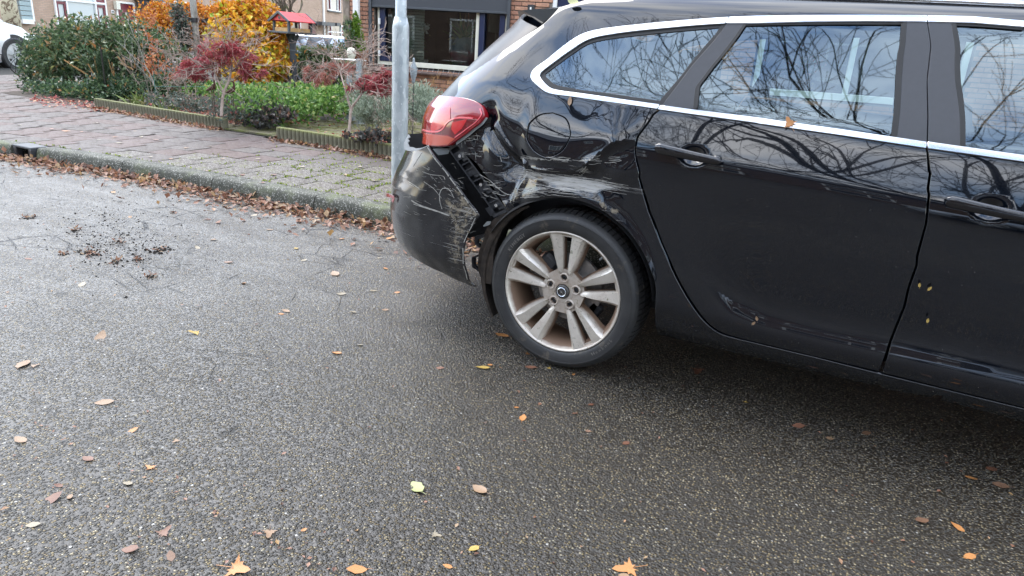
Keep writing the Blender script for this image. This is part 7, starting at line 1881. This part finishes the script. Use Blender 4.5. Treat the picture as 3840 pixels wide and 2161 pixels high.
#  x, y in overview pixels, half size (px), colour, kind, words placing it
RL = [(265, 1012, 22, 'tan', 'oval', 'left of the picture in mid road'), (335, 1083, 14, 'orange', 'oval', 'left of mid road, single'), (52, 1108, 20, 'tan', 'oval', 'near the left edge of the road'), (445, 1108, 13, 'tan', 'maple', 'in mid road, small'), (222, 1155, 17, 'russet', 'oval', 'lower left road'), (380, 1177, 20, 'orange', 'maple', 'lower left road'), (322, 1216, 15, 'pale', 'oval', 'lower left road'), (132, 1255, 28, 'russet', 'oval', 'lower left road, large and flat'), (176, 1250, 13, 'tan', 'oval', 'lower left road, touching a larger russet leaf'), (148, 1222, 11, 'russet', 'oval', 'lower left road, above a large russet leaf'),
      (85, 1320, 17, 'pale', 'oval', 'bottom left corner of the road'), (330, 1382, 22, 'russet', 'oval', 'near the bottom edge, left'), (410, 1342, 26, 'russet', 'maple', 'near the bottom, left part'), (430, 1400, 18, 'brown', 'oval', 'near the bottom edge, left part'), (678, 1338, 26, 'tan', 'maple', 'bottom centre-left with a long stem'), (765, 1333, 8, 'orange', 'oval', 'bottom centre, tiny'), (592, 1430, 46, 'orange', 'maple', 'largest one at the bottom edge, left of centre'), (900, 1433, 26, 'orange', 'oval', 'at the bottom edge, centre'),
      (1093, 1345, 20, 'pale', 'maple', 'near the bottom, centre'), (1193, 1380, 17, 'yellow', 'oval', 'near the bottom, centre, bright'), (1127, 1425, 13, 'orange', 'oval', 'at the bottom edge right of centre'), (1585, 1430, 42, 'orange', 'maple', 'large one at the bottom edge, right of centre'), (1050, 1228, 28, 'yellow green', 'oval', 'long pale green one below centre'), (1208, 1233, 24, 'tan', 'oval', 'below centre with a stem pointing left'), (1315, 1052, 15, 'orange', 'oval', 'round bright one below the rear wheel'), (1265, 845, 20, 'orange', 'oval', 'touching the left side of the rear tyre'),
      (1215, 925, 19, 'yellow', 'oval', 'curled, left of the rear tyre'), (1233, 918, 8, 'orange', 'oval', 'beside a curled yellow leaf'), (1108, 926, 11, 'russet', 'oval', 'small, between road centre and tyre'), (1337, 925, 16, 'russet', 'oval', 'flat under the rear tyre'), (1383, 927, 8, 'yellow', 'maple', 'tiny, at the foot of the rear tyre'), (1443, 942, 7, 'orange', 'oval', 'tiny, just below the rear tyre'), (1325, 890, 9, 'orange', 'maple', 'tucked against the rear tyre'), (1575, 1115, 12, 'russet', 'oval', 'right of centre, flat'), (1487, 1018, 9, 'russet', 'oval', 'small, below the tyre'), (1447, 1040, 9, 'russet', 'oval', 'faint, below the tyre'),
      (1755, 932, 26, 'russet', 'maple', 'in the dark under the sill'), (1874, 1012, 12, 'yellow', 'maple', 'small bright one below the rear door'), (2088, 1103, 11, 'tan', 'oval', 'small, below the doors'), (2010, 1072, 16, 'russet', 'oval', 'dark, below the doors'), (2410, 1327, 18, 'orange', 'oval', 'bottom right road'), (2440, 1400, 18, 'orange', 'oval', 'bottom right corner'), (2445, 1203, 15, 'orange', 'oval', 'right edge of the road'), (2520, 1222, 20, 'brown', 'oval', 'right edge of the road, large'), (2320, 1310, 22, 'brown', 'oval', 'bottom right, flat'), (2495, 1180, 16, 'russet', 'oval', 'right edge, in shade'), (2180, 1090, 13, 'brown', 'oval', 'below the front door'),
      (848, 888, 14, 'orange', 'oval', 'centre of the road'), (905, 868, 10, 'pale', 'oval', 'centre of the road, faint'), (495, 838, 20, 'yellow', 'maple', 'left of road centre'), (252, 850, 22, 'tan', 'oval', 'pale one in the left half of the road'), (843, 690, 18, 'tan', 'oval', 'between the kerb and road centre'), (575, 660, 13, 'brown', 'oval', 'right of the spilled earth'), (612, 713, 10, 'orange', 'oval', 'small upright one in mid road'), (977, 600, 12, 'orange', 'oval', 'left of the torn bumper'), (523, 552, 9, 'russet', 'oval', 'curled, close to the kerb leaves'), (680, 578, 9, 'tan', 'oval', 'small, near the kerb'), (765, 655, 9, 'pale', 'oval', 'small, between kerb and centre'),
      (720, 783, 12, 'tan', 'oval', 'centre of the road, broken'), (955, 650, 10, 'pale', 'maple', 'below the bumper'), (970, 676, 8, 'orange', 'oval', 'tiny, below the bumper'), (745, 625, 9, 'yellow', 'oval', 'small, near the kerb line'), (58, 917, 26, 'tan', 'oval', 'left edge of the road, large and pale'), (84, 921, 14, 'tan', 'maple', 'left edge of the road, beside a larger one'), (207, 716, 14, 'pale', 'oval', 'below the spilled earth'), (860, 740, 12, 'pale', 'oval', 'centre of the road, very pale'), (535, 603, 12, 'tan', 'maple', 'right of the spilled earth, pale'), (497, 624, 9, 'pale', 'oval', 'tiny, beside the spilled earth'),
      (640, 542, 9, 'pale', 'oval', 'close to the kerb leaves'), (860, 601, 8, 'orange', 'oval', 'small, near the kerb leaves'), (1000, 736, 8, 'orange', 'oval', 'tiny, under the bumper tip'), (940, 732, 10, 'pale', 'oval', 'faint, under the bumper'), (72, 652, 9, 'russet', 'oval', 'left of the spilled earth'), (708, 790, 8, 'orange', 'oval', 'tiny, centre'), (970, 780, 9, 'tan', 'oval', 'between bumper and tyre'), (890, 785, 9, 'pale', 'oval', 'right of road centre'), (1570, 1448, 14, 'tan', 'oval', 'cut by the bottom edge'), (1300, 1025, 7, 'orange', 'oval', 'tiny, above the round orange one'), (1480, 1085, 8, 'brown', 'oval', 'tiny, right of centre')]
seen_lab = set()
def uniq(lab):
    if lab not in seen_lab: seen_lab.add(lab); return lab
    for ad in (' farther away', ' nearer the camera', ' slightly to the right', ' slightly to the left'):
        if lab + ad not in seen_lab: seen_lab.add(lab + ad); return lab + ad
    return lab
for i, (x, y, s, col, kind, wh) in enumerate(RL):
    p = gz(x * K, y * K, .002); dep = float((p - O3) @ Fv); sz_ = s * K * dep / FPX * (1.0 if kind == 'oval' else .95)
    o = leaf_obj(kind, col, i % 7); COL.objects.link(o); o.location = tuple(p); o.scale = (sz_ * (1.2 if kind == 'oval' else 1), sz_ * 1.05, sz_ * .6); o.rotation_euler = (rr.gauss(0, .12), rr.gauss(0, .12), rr.uniform(0, 6.28) if kind != 'oval' else R(26 + 90) + rr.gauss(0, .7))
    tag(o, uniq('%s %s leaf, %s' % (col, 'lobed maple' if kind == 'maple' else 'oval', wh)), 'leaf', 'fallen leaves on the wet road')
# leaves stuck to the car
def on_car(px, py, size, col, kind, label, rot=0, mp_=None, off=.008):
    u, z = MAPB(px, py); e = 1e-3
    P = base_pt(u, z); du = base_pt(u + e, z) - P; dz_ = base_pt(u, z + e) - P; N = Vector(np.cross(dz_, du)).normalized()
    if N.y > 0: N = -N
    o = leaf_obj(kind, col, rnd.randint(0, 6)); COL.objects.link(o)
    o.location = tuple(Vector(P) + N * off); qn = N.to_track_quat('Z', 'Y'); o.rotation_euler = (qn.to_matrix() @ Matrix.Rotation(rot, 3, 'Z')).to_euler()
    o.scale = (size, size, size * .35); tag(o, label, 'leaf', 'leaves stuck to the car')
on_car(*A_(535, 855), .018, 'tan', 'oval', 'tan leaf stuck below the rear quarter window', .1)
on_car(2962, 470, .026, 'orange', 'maple', 'orange maple leaf lying on the chrome strip under the rear door window', .6, off=.014)
on_car(3448, 1068, .0075, 'yellow', 'oval', 'small yellow leaf on the black front edge of the rear door, left of a pair', .2)
on_car(3485, 1081, .0085, 'yellow', 'oval', 'small yellow leaf on the front door, right of a pair', -.5)
on_car(*D_(1612, 823), .008, 'yellow', 'oval', 'tiny yellow leaf low on the front door', 0)
on_car(*D_(657, 812), .009, 'tan', 'oval', 'tiny tan seed leaf low on the rear door, upper one', .3); on_car(*D_(638, 838), .009, 'tan', 'oval', 'tiny tan seed leaf low on the rear door, lower one', -.6)
on_car(*A_(575, 50), .026, 'yellow green', 'oval', 'yellow-green leaf lying on the rear end of the roof', 1.4, off=.02)
# pale leaves on the pavement
n = 0
for (x, y) in ((20, 300), (48, 315), (130, 325), (168, 330), (205, 332), (66, 280), (240, 310), (300, 360), (340, 330), (355, 345), (250, 352), (290, 500 * 0 + 345), (392, 352), (430, 400), (470, 372), (530, 368), (560, 400), (610, 440), (650, 400), (690, 440), (822, 352), (846, 370), (905, 420), (760, 420), (870, 440), (940, 455), (380, 395), (520, 430), (660, 480 - 20), (730, 392)):
    p = gz(x * K, y * K, ZP + .006); col = rr.choice(['tan', 'pale', 'russet', 'orange', 'pale'])
    o = leaf_obj(rr.choice(['oval', 'maple']), col, n % 7); COL.objects.link(o); s = rr.uniform(.022, .045); o.location = tuple(p); o.scale = (s, s, s * .5); o.rotation_euler = (0, 0, rr.uniform(0, 6))
    wx = 'far left paving' if x < 200 else 'left part of the paving' if x < 400 else 'middle of the paving' if x < 650 else 'right part of the paving'
    wy = 'beside the flower beds' if y < 355 else 'halfway across' if y < 405 else 'near the kerb'
    tag(o, uniq('small %s leaf, %s, %s' % (col, wx, wy)), 'leaf', 'scattered leaves on the pavement'); n += 1
# litter in the gutter, along the edgings, in the beds
def litter(name, fn, n, mat, smin, smax, tilt=.5, wd=.62):
    C = np.array([fn() for _ in range(n)]); D_r = rdir(n); D_r[:, 2] *= tilt; N_r = rdir(n) * tilt + np.array([0, 0, 1.0]); l_ = nr.uniform(smin, smax, n)
    o = leaves(name, C, D_r, N_r, l_, l_ * nr.uniform(wd * .7, wd * 1.3, n), mat, None, .22, droop=-.12); o['kind'] = 'stuff'; return o
def gut():
    X = rr.uniform(-8.6, -1.4); dens_ = .55 + .45 * noise.noise((X * 1.4, 0, 0)); d = abs(rr.gauss(0, .070)) + .0
    if rr.random() < .35: d = abs(rr.gauss(0, .16))
    wide = 1.35 if X > -4.5 else 1.0
    d *= (.55 + .9 * dens_) * wide
    y = float(ykb(X)) - .165 - d; z = .004 + max(0, .036 * (1 - d / .12)) * rr.random() + rr.uniform(0, .008)
    return (X, y, z)
litter('gutter_leaves', gut, 3300, M['litter'], .028, .062, .55)
def edg():
    k = rr.random()
    if k < .45: t_ = rr.random(); a, b = P0, P1
    else: t_ = rr.random(); a, b = Q0, Q2
    p = a * (1 - t_) + b * t_; d = abs(rr.gauss(0, .06)) + .045
    return (p[0], p[1] - d, ZP + .004 + max(0, .03 * (1 - d / .1)) * rr.random())
litter('leaves_along_edging', edg, 1900, M['litter'], .03, .06, .45)
def bed():
    while True:
        x, y = rr.uniform(560, 1120), rr.uniform(385, 470); p = gz(x, y, ZP + .01)
        if p[1] > 5.72 + (p[0] + 9) * -.03: break
    return (p[0], p[1], ZP + .008 + rr.uniform(0, .03))
litter('red_leaves_in_bed', bed, 3000, M['litter_red'], .025, .055, .5)
def bed2():
    while True:
        x, y = rr.uniform(1080, 1480), rr.uniform(400, 580); p = gz(x, y, ZP + .01)
        if p[1] > Q0[1] + .06 and (p[0] > -5.6 or rr.random() < .12): break
    return (p[0], p[1], ZP + .010 + rr.uniform(0, .015))
litter('leaves_in_right_bed', bed2, 1100, M['litter_red'], .03, .06, .45)
def hedgefoot():
    x, y = rr.uniform(120, 400), 0; p = gz(x, 372 + (x - 120) * .12 + rr.gauss(0, 10), ZP + .01); return (p[0], p[1], ZP + .012)
litter('leaves_by_hedge', hedgefoot, 350, M['litter_red'], .03, .06, .4)
# spilled earth on the road
mb = MB()
def clod(mb, x, y, s, z=None):
    n = 6; V = [(x + s * rr.uniform(.5, 1) * math.cos(a), y + s * rr.uniform(.5, 1) * math.sin(a), .0) for a in np.linspace(0, 2 * math.pi, n, endpoint=False)]
    V += [(x + (v_[0] - x) * .6, y + (v_[1] - y) * .6, s * rr.uniform(.35, .75)) for v_ in V[:n]]; V.append((x, y, s * .8))
    mb.add(V, [(i, (i + 1) % n, n + (i + 1) % n, n + i) for i in range(n)] + [(n + i, n + (i + 1) % n, 2 * n) for i in range(n)])
for k in range(900):
    t_ = rr.random(); px, py = (rr.gauss(270, 75), rr.gauss(595, 50)) if k % 3 else (rr.gauss(330, 80), rr.gauss(620, 28))
    p = gz(px * K, py * K); clod(mb, p[0], p[1], abs(rr.gauss(.0005, .0032)) + .0014)
o = mb.build('earth_crumbs', M['clod'], None); o['kind'] = 'stuff'
for i, (x, y, s, wh) in enumerate(((75, 549, 15, 'by itself near the left edge of the road'), (188, 581, 11, 'small and black, topmost of the spill'), (215, 634, 18, 'left in the spill, flat and wide'), (160, 640, 11, 'leftmost of the spill'), (238, 642, 15, 'left of the middle of the spill'), (403, 630, 24, 'largest, at the right end of the spill'), (292, 660, 17, 'in the middle of the spill, with a brown leaf'), (345, 655, 15, 'right of the middle of the spill'), (380, 698, 14, 'lowest of the spill, greenish'), (300, 610, 12, 'flat, above the middle of the spill'))):
    p = gz(x * K, y * K); dep = float((p - O3) @ Fv); s_ = s * K * dep / FPX; mb = MB()
    for k in range(26): clod(mb, p[0] + rr.gauss(0, s_ * .55), p[1] + rr.gauss(0, s_ * .5), s_ * rr.uniform(.10, .27))
    o = mb.build('clump_of_earth', M['clod'], None); tag(o, 'dark earth clump, ' + wh, 'earth clump', 'clumps of spilled earth')
    n = 14; lv = leaves('scrap', np.array(p) + nr.normal(size=(n, 3)) * (s_ * .5, s_ * .5, .003) + (0, 0, .01), rdir(n), rdir(n, 1), nr.uniform(.015, .035, n), nr.uniform(.006, .012, n), M['litter'], o)
    lv['kind'] = 'stuff'

def frag():
    x, y = rr.uniform(0, 2576), rr.uniform(480, 1445) if rr.random() < .5 else rr.uniform(440, 800); p = gz(x * K, y * K, .003)
    return (p[0], p[1], .004) if p[1] < float(ykb(p[0])) - .2 else (p[0], 1.0, .004)
litter('leaf_fragments', frag, 420, M['litter'], .006, .018, .25)
def twg():
    x, y = rr.uniform(900, 1500), rr.uniform(380, 420); p = gz(x, y, ZP); return (p[0], p[1], ZP + .02)
for (x0, y0, dd, n_, lab) in ((560, 300, 9.9, 4, 'thin bare shrub between the rhododendron and the red maple'), (700, 330, 8.9, 4, 'thin bare shrub low behind the left bed edging'), (1160, 300, 10.3, 5, 'bare twiggy shrub just right of the bird feeder post')):
    b = gd(x0, y0, dd); t = thing('bare_shrub', (b[0], b[1], ZP), lab, 'shrub', 'bare twiggy shrubs in the garden'); mb = MB()
    for k in range(n_): branch_net(mb, (b[0] + rr.gauss(0, .12), b[1], ZP), (rr.gauss(0, .6), rr.gauss(0, .3), 1), .36, .006, 3, rr, .5, .15, 4, (2, 3), .75, None, .2, .0025)
    mb.build('twigs', M['barkr'], t)

# ================================================================== bare trees behind the camera (seen in the glass and the paint)
def big_tree(x, y, label, seed, lean=(0, 0)):
    r3 = random.Random(seed); t = thing('bare_tree', (x, y, 0), label, 'tree', 'bare street trees behind the photographer')
    mb = MB(); h = 3.4; mb.tube([(x, y, -.1), (x + .05, y, 1.5), (x + lean[0] * .3, y + lean[1] * .3, h)], [.26, .22, .19], 14)
    mb.build('trunk', M['barkd'], t, True)
    mb = MB()
    for k in range(7):
        a = k * .9 + r3.uniform(-.2, .2); d = Vector((math.cos(a) * .95 + lean[0], math.sin(a) * .95 + lean[1], r3.uniform(.35, .95)))
        branch_net(mb, (x + lean[0] * .3, y + lean[1] * .3, h - r3.uniform(0, .6)), d, 2.5, .10, 7, r3, .40, .02, 4, (2, 3), .76, None, .13, .0045, .30, .66)
    print('tree faces', len(mb.F)); mb.build('crown', M['barkd'], t)
big_tree(1.8, -5.2, 'bare spreading street tree behind the photographer, nearer one', 3, (-.05, .1))
big_tree(-4.2, -6.5, 'bare spreading street tree behind the photographer, left one', 9)
big_tree(7.5, -6.0, 'bare spreading street tree behind the photographer, right one', 21)
